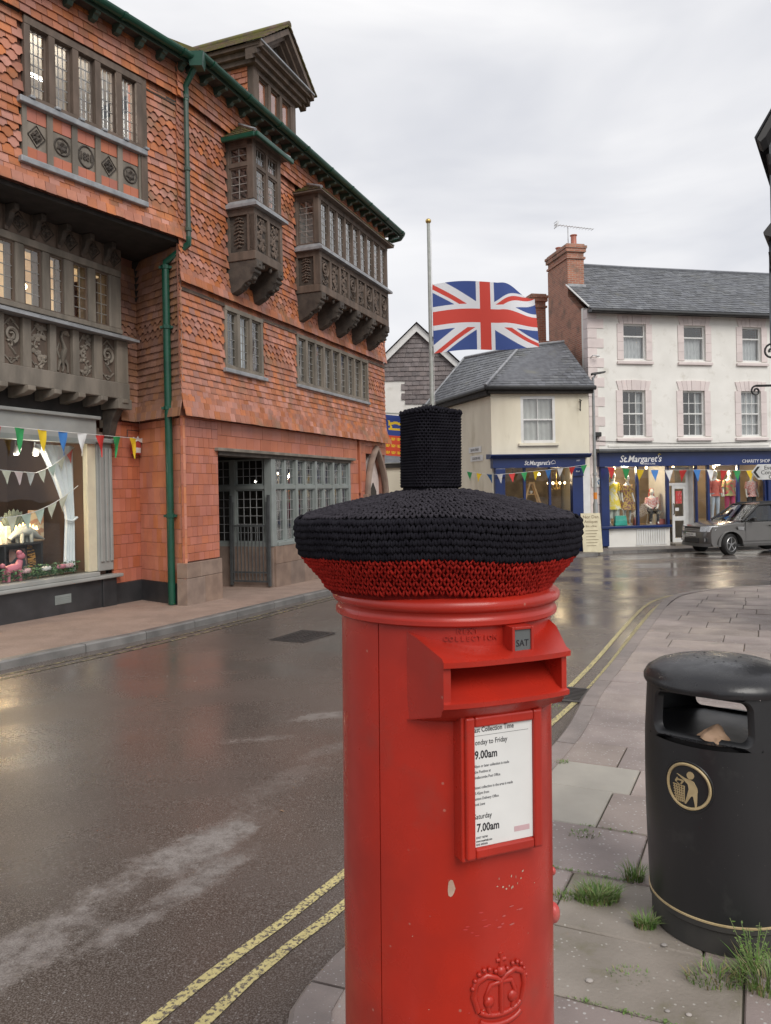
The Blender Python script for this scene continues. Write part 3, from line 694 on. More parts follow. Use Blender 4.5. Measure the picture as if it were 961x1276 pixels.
# ---------------------------------------------------------------- carving
def spiral(b, cx, cz, r0, r1, turns, y, th, ph=0, flip=1, n=22):
    b.tube([(cx+flip*(r0+(r1-r0)*i/n)*math.cos(ph+turns*2*math.pi*i/n), y, cz+(r0+(r1-r0)*i/n)*math.sin(ph+turns*2*math.pi*i/n)) for i in range(n+1)], [th*(.5+.5*(1-i/n)) for i in range(n+1)], 5)
def leaf(b, x, z, a, l, y, w=.4):
    M_ = T((x, y, z)) @ RY(-a)
    b.add([(0, -.002, 0), (l*.5, -.012, l*w*.5), (l, -.004, 0), (l*.5, -.012, -l*w*.5), (l*.5, -.03, 0)], [(0, 1, 4), (1, 2, 4), (2, 3, 4), (3, 0, 4), (0, 3, 2, 1)], M_)
def carve(kind, parent, F, x0, x1, z0, z1, y, m, rr):
    """raised carving inside a panel"""
    b = MB(F); w = x1-x0; h = z1-z0; cx = (x0+x1)/2; cz = (z0+z1)/2; s = min(w, h)
    if kind == 'scroll':
        spiral(b, cx, cz+h*.12, w*.40, w*.07, 1.6, y-.008, .034, ph=-1.3); spiral(b, cx-.02, cz-h*.08, w*.2, w*.05, .9, y-.004, .024, ph=.6, flip=-1)
        b.tube([(cx-w*.1, y, cz-h*.12), (cx+w*.1, y, cz-h*.2), (cx+w*.25, y, cz-h*.28)], .016, 5)
        for sgn in (1, -1):
            for k in (-1, 1): b.tube([(cx+k*w*.45, y, cz+sgn*h*.46), (cx+k*w*.05, y, cz+sgn*h*.22 if k*sgn > 0 else cz+sgn*h*.24)] if False else [(cx+k*w*.46, y, cz+sgn*h*.28), (cx, y, cz+sgn*h*.48 if sgn > 0 else cz+sgn*h*.30)] if sgn > 0 else [(cx+k*w*.46, y, cz-h*.30), (cx, y, cz-h*.48)], .014, 4)
            for i in range(5): leaf(b, cx+rr.uniform(-.25, .25)*w, cz+sgn*h*.36, rr.uniform(0, 6.3), w*.2, y)
    elif kind == 'foliage':
        pts = [(cx+w*.22*math.sin(i*.9), y, z0+h*(.06+.88*i/10)) for i in range(11)]; b.tube(pts, .016, 5)
        for i in range(11):
            for k in (-1, 1):
                leaf(b, pts[i][0], pts[i][2], (0 if k > 0 else math.pi)+rr.uniform(-.8, .8), w*rr.uniform(.28, .4), y, .7)
            b.ell((pts[i][0]+rr.uniform(-.25, .25)*w, y-.01, pts[i][2]+.02), (.018, .018, .018), 6, 4)
        for k in (-1, 1):
            b.tube([(cx+k*w*.46, y, z1-h*.3), (cx, y, z1-.01)], .012, 4); b.tube([(cx+k*w*.46, y, z0+h*.2), (cx+k*w*.1, y, z0+.01)], .012, 4)
    elif kind == 'beast':
        P = lambda u, v: (x0+w*u, y, z0+h*v)
        b.tube([P(.55, .12), P(.5, .3), P(.6, .45), P(.66, .55), P(.55, .68), P(.45, .8), P(.5, .9), P(.7, .93), P(.92, .86)], [.03, .085, .10, .08, .055, .05, .055, .055, .03], 8, flat=.5)
        b.ell(P(.70, .91), (.06, .04, .045), 8, 5)
        for q in ([P(.45, .3), P(.3, .18), P(.22, .03)], [P(.62, .3), P(.82, .2), P(.85, .02)], [P(.5, .25), P(.55, .1), P(.48, .02)]): b.tube(q, [.05, .034, .024], 6, flat=.7)
        b.tube([P(.35, .32), P(.18, .5), P(.3, .66), P(.38, .55)], [.02, .016, .012, .008], 5)
    elif kind == 'diamond':
        for k in (.95, .6):
            b.tube([(cx+w*.5*k, y, cz), (cx, y, cz+h*.5*k), (cx-w*.5*k, y, cz), (cx, y, cz-h*.5*k)], .011, 4, closed=True)
        for i in range(4):
            a = math.pi/4+i*math.pi/2; leaf(b, cx, cz, a, s*.3, y, .7); b.ell((cx+s*.22*math.cos(a+.78), y-.004, cz+s*.22*math.sin(a+.78)), (.014, .012, .014), 6, 4)
    elif kind == 'roundel':
        b.tube([(cx+s*.44*math.cos(i*.3927), y, cz+s*.44*math.sin(i*.3927)) for i in range(16)], .013, 5, closed=True)
        for i in range(6): leaf(b, cx, cz, i*math.pi/3+.4, s*.36, y, .75)
    elif kind == 'figure':
        for i in range(9):
            v = z0+h*(.08+.86*i/8); wv = w*(.16+.2*abs(math.sin(i*1.1)))
            b.tube([(cx-wv, y, v), (cx, y-.012, v+.03), (cx+wv, y, v)], .014, 5); b.ell((cx+w*.1*math.sin(i*2), y-.008, v+.02), (.022, .02, .03), 6, 4)
    b.build('carving', m, parent, smooth=50)
def oriel(parent, x0, x1, d, zb, zs, zt, nfront, npan, nbrk, mat_, kinds, tall_transom):
    rr = random.Random(int(x0*10)); jw = .13
    # box of panels
    MB().box(x0, x1, -d, 0, zb, zb+.16).build('oriel_base', mat_, parent, bevel=.01); MB().box(x0, x1, -d+.01, 0, zs-.12, zs-.002).build('oriel_rail', mat_, parent); MB().box(x0+.05, x1-.05, -d+.05, -.0, zb+.16, zs-.12).build('oriel_panel', 'oak_dark', parent)  # panel darker than its carving: recess shade put into the colour
    W_ = (x1-x0-.1)/npan; 
    for i in range(npan+1):
        xa = x0+.0+i*(x1-x0-.09)/npan; MB().box(xa, xa+.09, -d+.002, -d+.12, zb+.162, zs-.122).build('panel_stile', mat_, parent, bevel=.006)
        if i < npan:
            p0, p1 = xa+.09, xa+(x1-x0-.09)/npan; carve(kinds[i % len(kinds)], parent, I4, p0+.015, p1-.015, zb+.2, zs-.15, -d+.04, mat_, rr)
    SD = Matrix(((0, 1, 0, x0), (-1, 0, 0, 0), (0, 0, 1, 0), (0, 0, 0, 1)))     # side face: local x = outwards, y = into the box
    for xa, xb in ((.0, .08), (d-.16, d-.002)): b = MB(SD); b.box(xa, xb, .0, .06, zb+.162, zs-.122); b.build('panel_stile', mat_, parent)
    carve('figure', parent, SD, .12, d-.2, zb+.2, zs-.15, .04, mat_, rr)
    # lead sill
    b = MB(); b.add([(x0-.08, .0, zs), (x0-.08, -d-.09, zs), (x1+.08, -d-.09, zs), (x1+.08, 0, zs), (x0-.08, 0, zs+.05), (x0-.08, -d-.09, zs+.05), (x1+.08, -d-.09, zs+.05), (x1+.08, 0, zs+.05), (x0+.02, 0, zs+.15), (x0+.02, -d+.02, zs+.15), (x1-.02, -d+.02, zs+.15), (x1-.02, 0, zs+.15)],
        [(0,1,5,4),(1,2,6,5),(2,3,7,6),(4,5,9,8),(5,6,10,9),(6,7,11,10),(8,9,10,11),(0,3,2,1),(0,4,8,11,7,3)]); b.build('lead_sill', 'lead', parent)
    z0 = zs+.15
    # posts, lights
    for xa in (x0, x1-jw): MB().box(xa, xa+jw, -d+.01, -d+.01+jw, z0, zt).build('post', mat_, parent, bevel=.012)
    for xa in (x0, x1-jw): MB().box(xa, xa+.08, -.1, .0, z0, zt).build('post', mat_, parent, bevel=.01)
    MB().box(x0, x1, -d+.005, -d+.12, zt-.1, zt+.002).build('window_head', mat_, parent); MB().box(x0+.004, x0+.1, -d+.12, 0, zt-.1, zt).build('window_head', mat_, parent); MB().box(x1-.1, x1-.004, -d+.12, 0, zt-.1, zt).build('window_head', mat_, parent)
    W_ = (x1-x0-2*jw-(nfront-1)*.08)/nfront
    for i in range(nfront):
        xa = x0+jw+i*(W_+.08)
        if i: MB().box(xa-.08, xa, -d+.012, -d+.1, z0, zt-.1).build('mullion', mat_, parent, bevel=.008)
        if tall_transom:
            zm = z0+(zt-.1-z0)*.62; light(parent, I4, xa, xa+W_, z0, zm, 3, 4, -d+.06, fm=mat_, cm='came_pale'); light(parent, I4, xa, xa+W_, zm+.06, zt-.1, 3, 2, -d+.06, fm=mat_, cm='came_pale')
            MB().box(xa, xa+W_, -d+.02, -d+.1, zm, zm+.06).build('transom', mat_, parent)
        else: light(parent, I4, xa, xa+W_, z0, zt-.1, 2, 6, -d+.06, fm=mat_, cm='came_pale')
    for SDm, y_ in ((SD, .04), (Matrix(((0, -1, 0, x1), (-1, 0, 0, 0), (0, 0, 1, 0), (0, 0, 0, 1))), .04)):
        if tall_transom:
            zm = z0+(zt-.1-z0)*.62; light(parent, SDm, .1, d-jw, z0, zm, 2, 4, y_, fm=mat_, cm='came_pale'); light(parent, SDm, .1, d-jw, zm+.06, zt-.1, 2, 2, y_, fm=mat_, cm='came_pale')
            b = MB(SDm); b.box(.1, d-jw, .0, .08, zm, zm+.06); b.build('transom', mat_, parent)
        else: light(parent, SDm, .1, d-jw, z0, zt-.1, 2, 7, y_, fm=mat_, cm='came_pale')
    # net curtain strips and a pale blind inside
    b = MB(); b.box(x0+.15, x1-.15, -.05, -.0, z0, zt-.1); b.build('blind', 'interior_pale' if not tall_transom else 'interior_dark', parent)
    # roof: hipped, mossy tiles, lead hips
    e = .13; zr = zt+.03
    MB().box(x0-e, x1+e, -d-e, 0, zt+.003, zr).build('roof_board', mat_, parent)
    ap = .48 if tall_transom else .42; hx = min((x1-x0)*.42, .55)
    b = MB()
    A0, A1, B0, B1 = Vector((x0-e, -d-e, zr)), Vector((x1+e, -d-e, zr)), Vector((x0+hx, -.02, zr+ap)), Vector((x1-hx, -.02, zr+ap))
    C0, C1 = Vector((x0-e, 0, zr)), Vector((x1+e, 0, zr))
    nr = 6
    def slope(P0, P1, Q0, Q1):
        for r in range(nr):
            a, c = r/nr, (r+1.25)/nr; c = min(c, 1)
            l0, l1 = P0.lerp(Q0, a), P1.lerp(Q1, a); u0, u1 = P0.lerp(Q0, c), P1.lerp(Q1, c)
            m_ = max(1, int((l1-l0).length/.15))
            nn = (l1-l0).cross(u0-l0); nn = nn.normalized() if nn.length > 1e-6 else Vector((0, 0, 1))
            if nn.z < 0: nn = -nn
            for i in range(m_):
                f0, f1 = (i+.03)/m_, (i+.97)/m_
                p = [l0.lerp(l1, f0), l0.lerp(l1, f1), u0.lerp(u1, f1), u0.lerp(u1, f0)]
                b.hexa([p[0]+nn*.012, p[1]+nn*.012, p[2]-nn*.006, p[3]-nn*.006, p[0]+nn*.03, p[1]+nn*.03, p[2]+nn*.008, p[3]+nn*.008])
    slope(A0, A1, B0, B1); slope(C0, A0, B0, B0); slope(A1, C1, B1, B1)
    tag(b.build('roof_tiles', 'moss_tile', parent), kind='stuff')
    b = MB(); b.add([A0, A1, B1, B0, C0, C1], [(0,1,2,3),(4,0,3),(1,5,2),(4,3,2,5),(0,4,5,1)]); b.build('roof', 'oak_dark', parent)
    b = MB()
    for p, q in ((A0, B0), (A1, B1), (B0, B1)): b.tube([p+Vector((0, 0, .03)), q+Vector((0, 0, .03))], .035, 6)
    b.build('lead_hip', 'lead', parent, smooth=60)
    if tall_transom:
        b = MB(); b.box(x0-e-.03, x1+e+.03, -d-e-.07, -d-e-.002, zr-.09, zr+.0); b.box(x0-e-.05, x0-e-.002, -d-e, 0, zr-.09, zr); b.build('gutter', 'green_paint', parent, bevel=.02)
    # carved console brackets
    for i in range(nbrk):
        xc = x0+.12+i*(x1-x0-.24)/(nbrk-1)
        q = MB(); pr = [(0, zb-.001), (-d-.02, zb-.001), (-d-.02, zb-.15), (-d+.05, zb-.17), (-d+.06, zb-.25), (-d+.13, zb-.36), (-d+.24, zb-.40), (-d+.34, zb-.5), (-d*.25, zb-.56), (0, zb-.62)]
        q.prismx(pr, xc-.1, xc+.1); cns = q.build('console', 'oak_dark', parent, bevel=.012)
        q = MB(); q.tube([(xc-.11, -d+.07, zb-.2), (xc+.11, -d+.07, zb-.2)], .05, 8)
        for k in range(6): q.ell((xc+rr.uniform(-.07, .07), -d+.1+k*.06, zb-.32-.035*k), (.055, .05, .045), 7, 4)
        q.ell((xc, -d-.02, zb-.075), (.035, .02, .035), 8, 4)
        q.build('carving', 'oak_dark', cns, smooth=60)
    b = MB()
    for i in range(nbrk-1):
        for k in (1, 2): 
            xc = x0+.12+(i+k/3)*(x1-x0-.24)/(nbrk-1); b.ell((xc, -d+.07, zb-.05), (.035, .04, .06), 7, 5)
    b.build('pendants', 'oak_dark', parent, smooth=60)
oriel(hall, 1.40, 2.43, .62, 5.86, 6.8, 8.03, 2, 2, 2, 'oak_mid', ['foliage', 'foliage'], True)
oriel(hall, 4.06, 8.1, .62, 5.9, 6.78, 7.98, 9, 8, 5, 'oak_mid', ['scroll', 'foliage', 'foliage', 'scroll', 'foliage', 'scroll', 'foliage', 'scroll'], False)

# ---------------------------------------------------------------- eaves of both wings
def eaves(parent, F, x0, x1, zg, dg, step, hip_l=0, hip_r=0, m='green_paint'):
    """green gutter on moulded brackets, boarded soffit and tiled roof slope behind"""
    b = MB(F); pr = []
    for i in range(9): a = math.pi+math.pi*i/8; pr.append((-dg+.075*math.cos(a), zg+.075*math.sin(a)))
    pr += [(-dg+.06, zg), (-dg-.06, zg)] if False else []
    n = len(pr)
    pr2 = pr+[(y*1.0+(0.012 if y < -dg else -.012), z+.012) for y, z in reversed(pr)]
    b.prismx(pr2, x0, x1)
    for k in range(int((x1-x0)/1.15)+1):
        xx = x0+.3+k*1.15; b.prismx([(-dg+.088*math.cos(math.pi+math.pi*i/8), zg+.088*math.sin(math.pi+math.pi*i/8)) for i in range(9)], xx, min(xx+.06, x1))
    b.build('gutter', m, parent)
    b = MB(F); b.box(x0, x1, -dg+.09, .1, zg-.06, zg-.035); b.build('soffit', 'oak_dark', parent)
    b = MB(F); b.box(x0, x1, -dg+.078, -dg+.095, zg-.1, zg+.08); b.build('fascia', 'green_grey', parent)
    k = int((x1-x0)/step)
    me = None
    for i in range(k+1):
        xx = x0+.12+i*(x1-x0-.24)/k
        q = MB(F); q.prismx([(-dg+.08, zg-.061), (-.1, zg-.061), (-.1, zg-.2), (-.2, zg-.19), (-.24, zg-.14), (-dg+.12, zg-.13)], xx-.045, xx+.045); q.build('rafter_foot', 'green_grey', parent)
    b = MB(F); b.add([(x0, -dg, zg+.05), (x1, -dg, zg+.05), (x1-hip_r, 3.2, zg+2.1), (x0+hip_l, 3.2, zg+2.1), (x1, 5.8, zg+.05), (x0, 5.8, zg+.05)], [(0,1,2,3),(3,2,4,5),(1,4,2),(0,3,5)]); b.build('roof', 'moss_tile', parent)
eaves(hall, I4, .02, 9.7, 8.86, .48, .42, hip_r=2.6)
# bent end of the gutter round the hip
b = MB(); b.tube([(9.7, -.48, 8.83), (9.95, -.3, 8.8), (10.05, .2, 8.78), (10.05, 3, 8.78)], .07, 8); b.build('gutter', 'green_paint', hall, smooth=60)
# ---------------------------------------------------------------- dormer
D0, D1, DF = 2.48, 4.18, -.02
b = MB(); b.box(D0, D1, DF+.06, 3.0, 8.9, 10.05); b.build('dormer_body', 'tile', hall)
dj = rows(Matrix(((0, 1, 0, D0-.01), (-1, 0, 0, 2.2), (0, 0, 1, 0), (0, 0, 0, 1))), 0, 2.1, 9.1, 10.05, [], lambda z: 0, [])
hang(hall, dj, 'tile', 20)
for xa in (D0-.02, D1-.12): MB().box(xa, xa+.14, DF-.02, DF+.14, 8.95, 10.02).build('post', 'oak_mid', hall, bevel=.01)
band_window(hall, I4, D0+.12, D1-.12, 9.05, 10.0, 3, 1, 1, 'oak_mid', y=DF+.03, mull=.1, head=.1)
b = MB(); b.box(D0+.2, D1-.2, DF+.1, DF+.14, 9.1, 10.0); b.build('blind', 'interior_pale', hall)
zz = 10.0
b = MB(); 
for (o_, h0, h1) in ((.12, 0, .1), (.2, .1, .2), (.3, .2, .28)): b.box(D0-o_, D1+o_, DF-o_, 2.8, zz+h0, zz+h1-.001)
b.build('dormer_cornice', 'oak_mid', hall)
xc = (D0+D1)/2; hw = (D1-D0)/2+.30; zt = zz+.28
b = MB(); b.prism([(xc-hw+.1, zt), (xc+hw-.1, zt), (xc, zt+.70)], DF-.02, DF+.1); b.build('pediment', 'oak_mid', hall)
b = MB(); b.prism([(xc-.42, zt+.1), (xc+.42, zt+.1), (xc, zt+.5)], DF-.05, DF-.021); b.build('pediment_panel', 'interior_dark', hall)
b = MB()
for s in (-1, 1):
    for (o0, o1, yy) in ((0, .12, DF-.34), (.12, .22, DF-.24), (.22, .30, DF-.14)):
        b.add([(xc+s*hw, yy, zt-o0), (xc, yy, zt+.84-o0), (xc, yy, zt+.84-o1), (xc+s*(hw-.02), yy, zt-o1 if o0 == 0 else zt-o1), (xc+s*hw, DF, zt-o0), (xc, DF, zt+.84-o0), (xc, DF, zt+.84-o1), (xc+s*(hw-.02), DF, zt-o1)], [(0,1,2,3),(4,7,6,5),(0,4,5,1),(3,2,6,7),(0,3,7,4),(1,5,6,2)])
b.build('bargeboard', 'oak_mid', hall)
b = MB(); b.box(xc-hw, xc+hw, DF-.36, DF-.02, zt-.01, zt+.03); b.build('lead_flashing', 'lead', hall, bevel=.01)
b = MB()
for s in (-1, 1):
    for r in range(9):
        a, c = r/9, min((r+1.3)/9, 1.02)
        for j in range(18):
            y0 = DF-.38+j*.19; y1 = y0+.182
            xa, xb = xc+s*(hw+.06)*(1-a), xc+s*(hw+.06)*(1-c); za, zb_ = zt-.03+0.91*a, zt-.03+0.91*c
            jt = rngt.uniform(0, .008)
            b.hexa([(xa, y0, za+.02), (xa, y1, za+.02), (xb, y1, zb_), (xb, y0, zb_), (xa, y0, za+.045+jt), (xa, y1, za+.045+jt), (xb, y1, zb_+.02), (xb, y0, zb_+.02)])
tag(b.build('roof_tiles', 'moss_tile', hall), kind='stuff')
b = MB()
for s in (-1, 1): b.add([(xc+s*hw, DF-.3, zt-.02), (xc, DF-.3, zt+.85), (xc, 3, zt+.85), (xc+s*hw, 3, zt-.02)], [(0, 1, 2, 3)])
b.build('dormer_roof', 'oak_dark', hall)
b = MB(); b.tube([(xc, DF-.38, zt+.91), (xc, 3, zt+.91)], .07, 8); b.build('ridge_tile', 'moss_tile', hall, smooth=60)
# ================================================================= SHOP BUILDING (far left)
UF = IG @ FU                                   # the jettied upper storey stands at its own angle
upw = (-2.86, -.83, 6.2, 8.22)
ju = rows(UF, -5.2, .06, 5.86, 8.72, [upw], lambda z: (.09 if z > 8.1 else .03+.07*math.exp(-(z-5.86)/.15)), [(6.3, 6.65), (7.25, 7.75)])
hang(shop, ju, 'tile', 295)
b = MB(UF); wall_with_holes(b, -5.2, .05, 5.84, 8.8, 0, .2, [(-2.8, -.88, 7.06, 8.16)]); b.build('wall', 'grout', shop)
b = MB(UF); b.box(-5.2, .03, 2.4, 2.5, 5.9, 8.9).box(-5.2, .02, .2, 2.5, 8.7, 8.78); b.build('room_shell', 'room_wall', shop)
b = MB(UF); b.box(-2.75, -1.75, .9, .95, 8.0, 8.035); b.build('strip_light', 'bulb_white', shop)
pl = bpy.data.lights.new('strip_glow', 'POINT'); pl.energy = 130; pl.color = (1, .95, .88); pl.shadow_soft_size = .3; po = bpy.data.objects.new('strip_glow', pl); col.objects.link(po); po.parent = shop; po.location = UF @ Vector((-1.9, 1.0, 7.9))
# jetty soffit, dark boards
S0 = UF @ Vector((0, -.03, 0)); S1 = UF @ Vector((-5.2, -.03, 0))
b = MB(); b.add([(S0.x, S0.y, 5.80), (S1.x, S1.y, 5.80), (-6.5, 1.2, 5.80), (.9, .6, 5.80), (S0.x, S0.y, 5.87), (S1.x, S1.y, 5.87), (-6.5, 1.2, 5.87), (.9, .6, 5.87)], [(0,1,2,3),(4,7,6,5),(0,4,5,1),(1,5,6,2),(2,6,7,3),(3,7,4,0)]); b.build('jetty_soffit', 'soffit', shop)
# upper window: five lights
band_window(shop, UF, -2.82, -.86, 7.06, 8.18, 5, 3, 6, 'oak_mid', y=-.02, mull=.1, head=.1, jamb=.09, proud=.08)
MBx = MB(UF); MBx.box(-2.92, -.79, -.14, .02, 6.97, 7.055); MBx.build('lead_sill', 'lead', shop, bevel=.012)
for i in range(6):
    q = MB(UF); q.box(-2.78+i*.386, -2.70+i*.386, -.16, -.02, 7.056, 7.1); q.build('lead_lap', 'lead', shop, bevel=.012)
MBx = MB(UF); MBx.box(-2.92, -.79, -.14, .02, 6.16, 6.245); MBx.build('lead_sill', 'lead', shop, bevel=.012)
b = MB(UF); b.box(-2.86, -.80, -.03, .0, 6.245, 6.97); b.build('panel_back', 'grey_oak' if 'grey_oak' in MATS else 'oak', shop)
pw = (2.86-.9)/5
for i in range(6):
    x = -2.86+i*pw; q = MB(UF); q.box(x-.02 if i else x, x+.07, -.075, -.03, 6.247, 6.968); q.build('panel_stile', 'oak', shop)
rr = random.Random(5)
for i in range(5):
    x0, x1 = -2.86+i*pw+.075, -2.86+(i+1)*pw-.025
    for z0, z1 in ((6.25, 6.42), (6.78, 6.965)):
        for (a, c) in ((x0, (x0+x1)/2-.002), ((x0+x1)/2+.002, x1)):
            q = MB(UF); q.box(a, c, -.055, -.03, z0, z1); q.build('infill_tile', 'terracotta', shop)
    q = MB(UF); q.box(x0, x1, -.045, -.03, 6.425, 6.775); q.build('panel', 'oak', shop)
    if i == 2:
        q = MB(UF); q.tube([((x0+x1)/2+.125*math.cos(k*.3927), -.05, 6.6+.155*math.sin(k*.3927)) for k in range(16)], .014, 5, closed=True); q.build('carving', 'oak_dark', shop)
        text('1881', .15, 'oak_dark', shop, UF @ T(((x0+x1)/2, -.05, 6.55)), name='carved_date', depth=.012, align='CENTER', xs=.72, bold=.004)
    else: carve(['diamond', 'roundel', '', 'diamond', 'roundel'][i], shop, UF, x0+.01, x1-.01, 6.44, 6.76, -.052, 'oak_dark', rr)
q = MB(UF); q.box(-.88, -.76, -.09, 0, 6.247, 8.2); q.build('post', 'oak_mid', shop)
q = MB(UF); q.box(-.76, .03, -.06, 0, 8.06, 8.13); q.build('timber_band', 'oak_dark', shop)
q = MB(UF); q.box(-5.2, -2.86, -.06, 0, 8.2, 8.26); q.build('timber_band', 'oak_dark', shop)
eaves(shop, UF, -5.2, .0, 8.79, .40, .42)
b = MB(UF); b.box(-5.2, -5.0, .2, 4, -.7, 8.8); b.build('side_wall', 'grout', shop)
# ---- first floor oak bay, in the plane of the shopfront
BD = .2; BX0, BX1 = -5.4, -.5
lights = [(-2.61, -2.28), (-2.14, -1.86), (-1.67, -1.36), (-1.20, -.89)]
ltx = [(-4.5+.0, -4.2), (-4.06, -3.72), (-3.57, -3.24), (-3.09, -2.77)]+lights
b = MB(); b.box(BX0, BX1, -BD-.06, .1, 3.27, 3.54); b.build('bay_beam', 'oak', shop, bevel=.012)
b = MB(); b.box(BX0+.01, BX1-.02, -BD+.035, .1, 3.542, 4.26); b.build('bay_panel', 'oak_mid', shop)  # darker oak behind the carving, shade of the relief painted in
ps = [(-5.4, -5.0), (-4.55, -4.42), (-4.02, -3.9), (-3.5, -3.38), (-3.1, -3.0), (-2.68, -2.53), (-2.18, -2.06), (-1.73, -1.60), (-1.28, -1.10), (-.76, -.5)]
for x0, x1 in ps: MB().box(x0, x1, -BD-.035, -BD+.034, 3.542, 4.258).build('panel_stile', 'oak', shop, bevel=.008)
kd = ['foliage', 'scroll', 'foliage', 'scroll', 'scroll', 'foliage', 'beast', 'foliage', 'scroll']
for i, ((a0, a1), (c0, c1)) in enumerate(zip(ps, ps[1:])):
    if i >= 3: carve(kd[i], shop, I4, a1+.01, c0-.01, 3.56, 4.24, -BD+.03, 'oak', rr)
b = MB(); b.add([(BX0, 0, 4.262), (BX0, -BD-.17, 4.262), (BX1+.14, -BD-.17, 4.262), (BX1+.14, 0, 4.262), (BX0, 0, 4.30), (BX0, -BD-.17, 4.30), (BX1+.14, -BD-.17, 4.30), (BX1+.14, 0, 4.30), (BX0, 0, 4.37), (BX0, -BD+.0, 4.37), (BX1+.02, -BD+.0, 4.37), (BX1+.02, 0, 4.37)],
      [(0,1,5,4),(1,2,6,5),(2,3,7,6),(4,5,9,8),(5,6,10,9),(6,7,11,10),(8,9,10,11),(0,3,2,1),(0,4,8,11,7,3)]); b.build('lead_sill', 'lead', shop)
MB().box(BX0, -.62, -BD-.04, .05, 4.372, 4.45).build('window_sill', 'oak', shop, bevel=.01)
MB().box(BX0, -.62, -BD-.03, .05, 5.33, 5.44).build('window_head', 'oak', shop, bevel=.01)
xs = sorted(ltx)
for i, (x0, x1) in enumerate(xs):
    light(shop, I4, x0, x1, 4.45, 5.33, 2, 5, -BD+.03, fm='oak_mid', cm='came_pale')
    a = xs[i][1]; c = xs[i+1][0] if i < len(xs)-1 else -.62
    MB().box(a, c, -BD-.02, .03, 4.45, 5.33).build('mullion', 'oak', shop, bevel=.02)
b = MB(); b.box(-5.4, -.7, .9, 1.0, 4.3, 5.8).box(-5.4, -.6, .06, 1, 5.4, 5.5); b.build('glowing_room', 'interior_warm', shop)  # back wall and ceiling glow by emission, standing in for room light
for x, z in ((-3.05, 5.0), (-1.05, 4.95), (-2.0, 4.95)): MB().ell((x, .5, z), (.06, .06, .06)).build('lamp', 'bulb', shop)
# frieze of carved diamonds below the jetty, with small brackets
MB().box(BX0, -.60, -BD-.01, .05, 5.442, 5.80).build('frieze', 'oak_mid', shop)
for i in range(7):
    xa = -3.9+i*.48
    if xa > -.9: break
    carve('diamond', shop, I4, xa+.07, xa+.41, 5.47, 5.79, -BD-.018, 'oak_dark', rr)
    MB().box(xa-.03, xa+.03, -BD-.05, -BD-.01, 5.446, 5.795).build('frieze_post', 'oak_mid', shop)
for i in range(7):
    xa = -3.88+i*.48+.0; q = MB(); q.prismx([(-BD, 5.798), (-BD-.24, 5.798), (-BD-.24, 5.70), (-BD-.15, 5.68), (-BD-.12, 5.58), (-BD-.02, 5.46)], xa-.045, xa+.045); q.build('jetty_bracket', 'oak_dark', shop, bevel=.015)
# big corbel in the inner corner
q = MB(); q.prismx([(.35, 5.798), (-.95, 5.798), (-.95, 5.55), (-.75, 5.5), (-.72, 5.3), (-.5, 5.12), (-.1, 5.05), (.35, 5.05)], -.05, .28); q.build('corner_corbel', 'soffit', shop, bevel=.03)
# joist ends under the bay
for i in range(9):
    xa = -4.55+i*.485; q = MB(); q.prismx([(.1, 3.269), (-BD-.12, 3.269), (-BD-.12, 3.2), (-BD-.02, 3.15), (.1, 3.11)], xa-.07, xa+.07); q.build('joist_end', 'oak', shop, bevel=.012)
MB().box(-.82, -.5, -BD-.1, .1, 3.1, 3.268).build('joist_end', 'oak', shop, bevel=.012)
q = MB(); q.prismx([(.1, 3.099), (-BD-.02, 3.099), (-.1, 2.9), (-.02, 2.62), (.1, 2.55)], -.78, -.62); q.build('carved_bracket', 'oak_dark', shop, bevel=.012)
b = MB(); b.box(-5.4, -.5, .1, .3, 2.95, 4.3); b.build('wall', 'soffit', shop)
b = MB(); b.box(-.5, .06, .04, .3, -.7, 5.8); b.build('wall', 'grout', shop)
jw = rows(I4, -.56, .02, 2.93, 5.6, [], lambda z: .0+.1*math.exp(-(z-2.93)/.2), [(4.25, 4.62)])
hang(shop, jw, 'tile_brown', 5)
# ---- shopfront
facing(shop, I4, -.70, .0, .15, 2.92, 'terracotta', .14, .2, seed=9, limit=120)
MB().box(-.70, .0, -.04, .1, -.7, .148).build('plinth', 'black_plinth', shop, bevel=.01)
MB().box(-5.4, -.705, -.05, .15, -.7, .27).build('stall_riser', 'black_plinth', shop)
q = MB(); q.box(-1.02, -.705, -.08, -.052, -.7, .27); q.build('pilaster_base', 'black_plinth', shop, bevel=.008)
q = MB(); q.box(-2.02, -1.7, -.062, -.052, -.02, .12)
for k in range(4): q.box(-2.0, -1.72, -.068, -.062, .0+k*.028, .012+k*.028)
q.build('air_vent', 'grey_sash', shop)
MB().box(-5.4, -.6, -.14, .1, .272, .33).build('shop_sill', 'grey_paint', shop, bevel=.015)
MB().box(-5.4, -1.1, -.10, .1, .33, .40).build('shop_sill', 'grey_paint', shop, bevel=.012)
for x0, x1, y0 in ((-1.06, -.72, -.03), (-1.02, -.94, -.06), (-.90, -.84, -.06), (-.80, -.74, -.06)): MB().box(x0, x1, y0, .1 if y0 > -.05 else -.03, .40 if y0 > -.05 else .55, 2.52 if y0 > -.05 else 2.44).build('pilaster', 'grey_paint', shop, bevel=.01)
MB().box(-1.1, -.66, -.12, .1, 2.522, 2.60).build('pilaster_cap', 'grey_paint', shop, bevel=.02)
MB().box(-5.4, -1.06, -.03, .1, 2.58, 2.90).build('shop_fascia', 'grey_paint', shop)
MB().box(-5.4, -1.0, -.09, .1, 2.902, 2.96).build('shop_cornice', 'grey_paint', shop, bevel=.015)
MB().box(-5.4, -1.1, -.05, .1, 2.50, 2.578).build('shop_transom', 'grey_sash', shop)
mat('cream_paint', (.66,.60,.44), (.6,.54,.4), rough=.6)
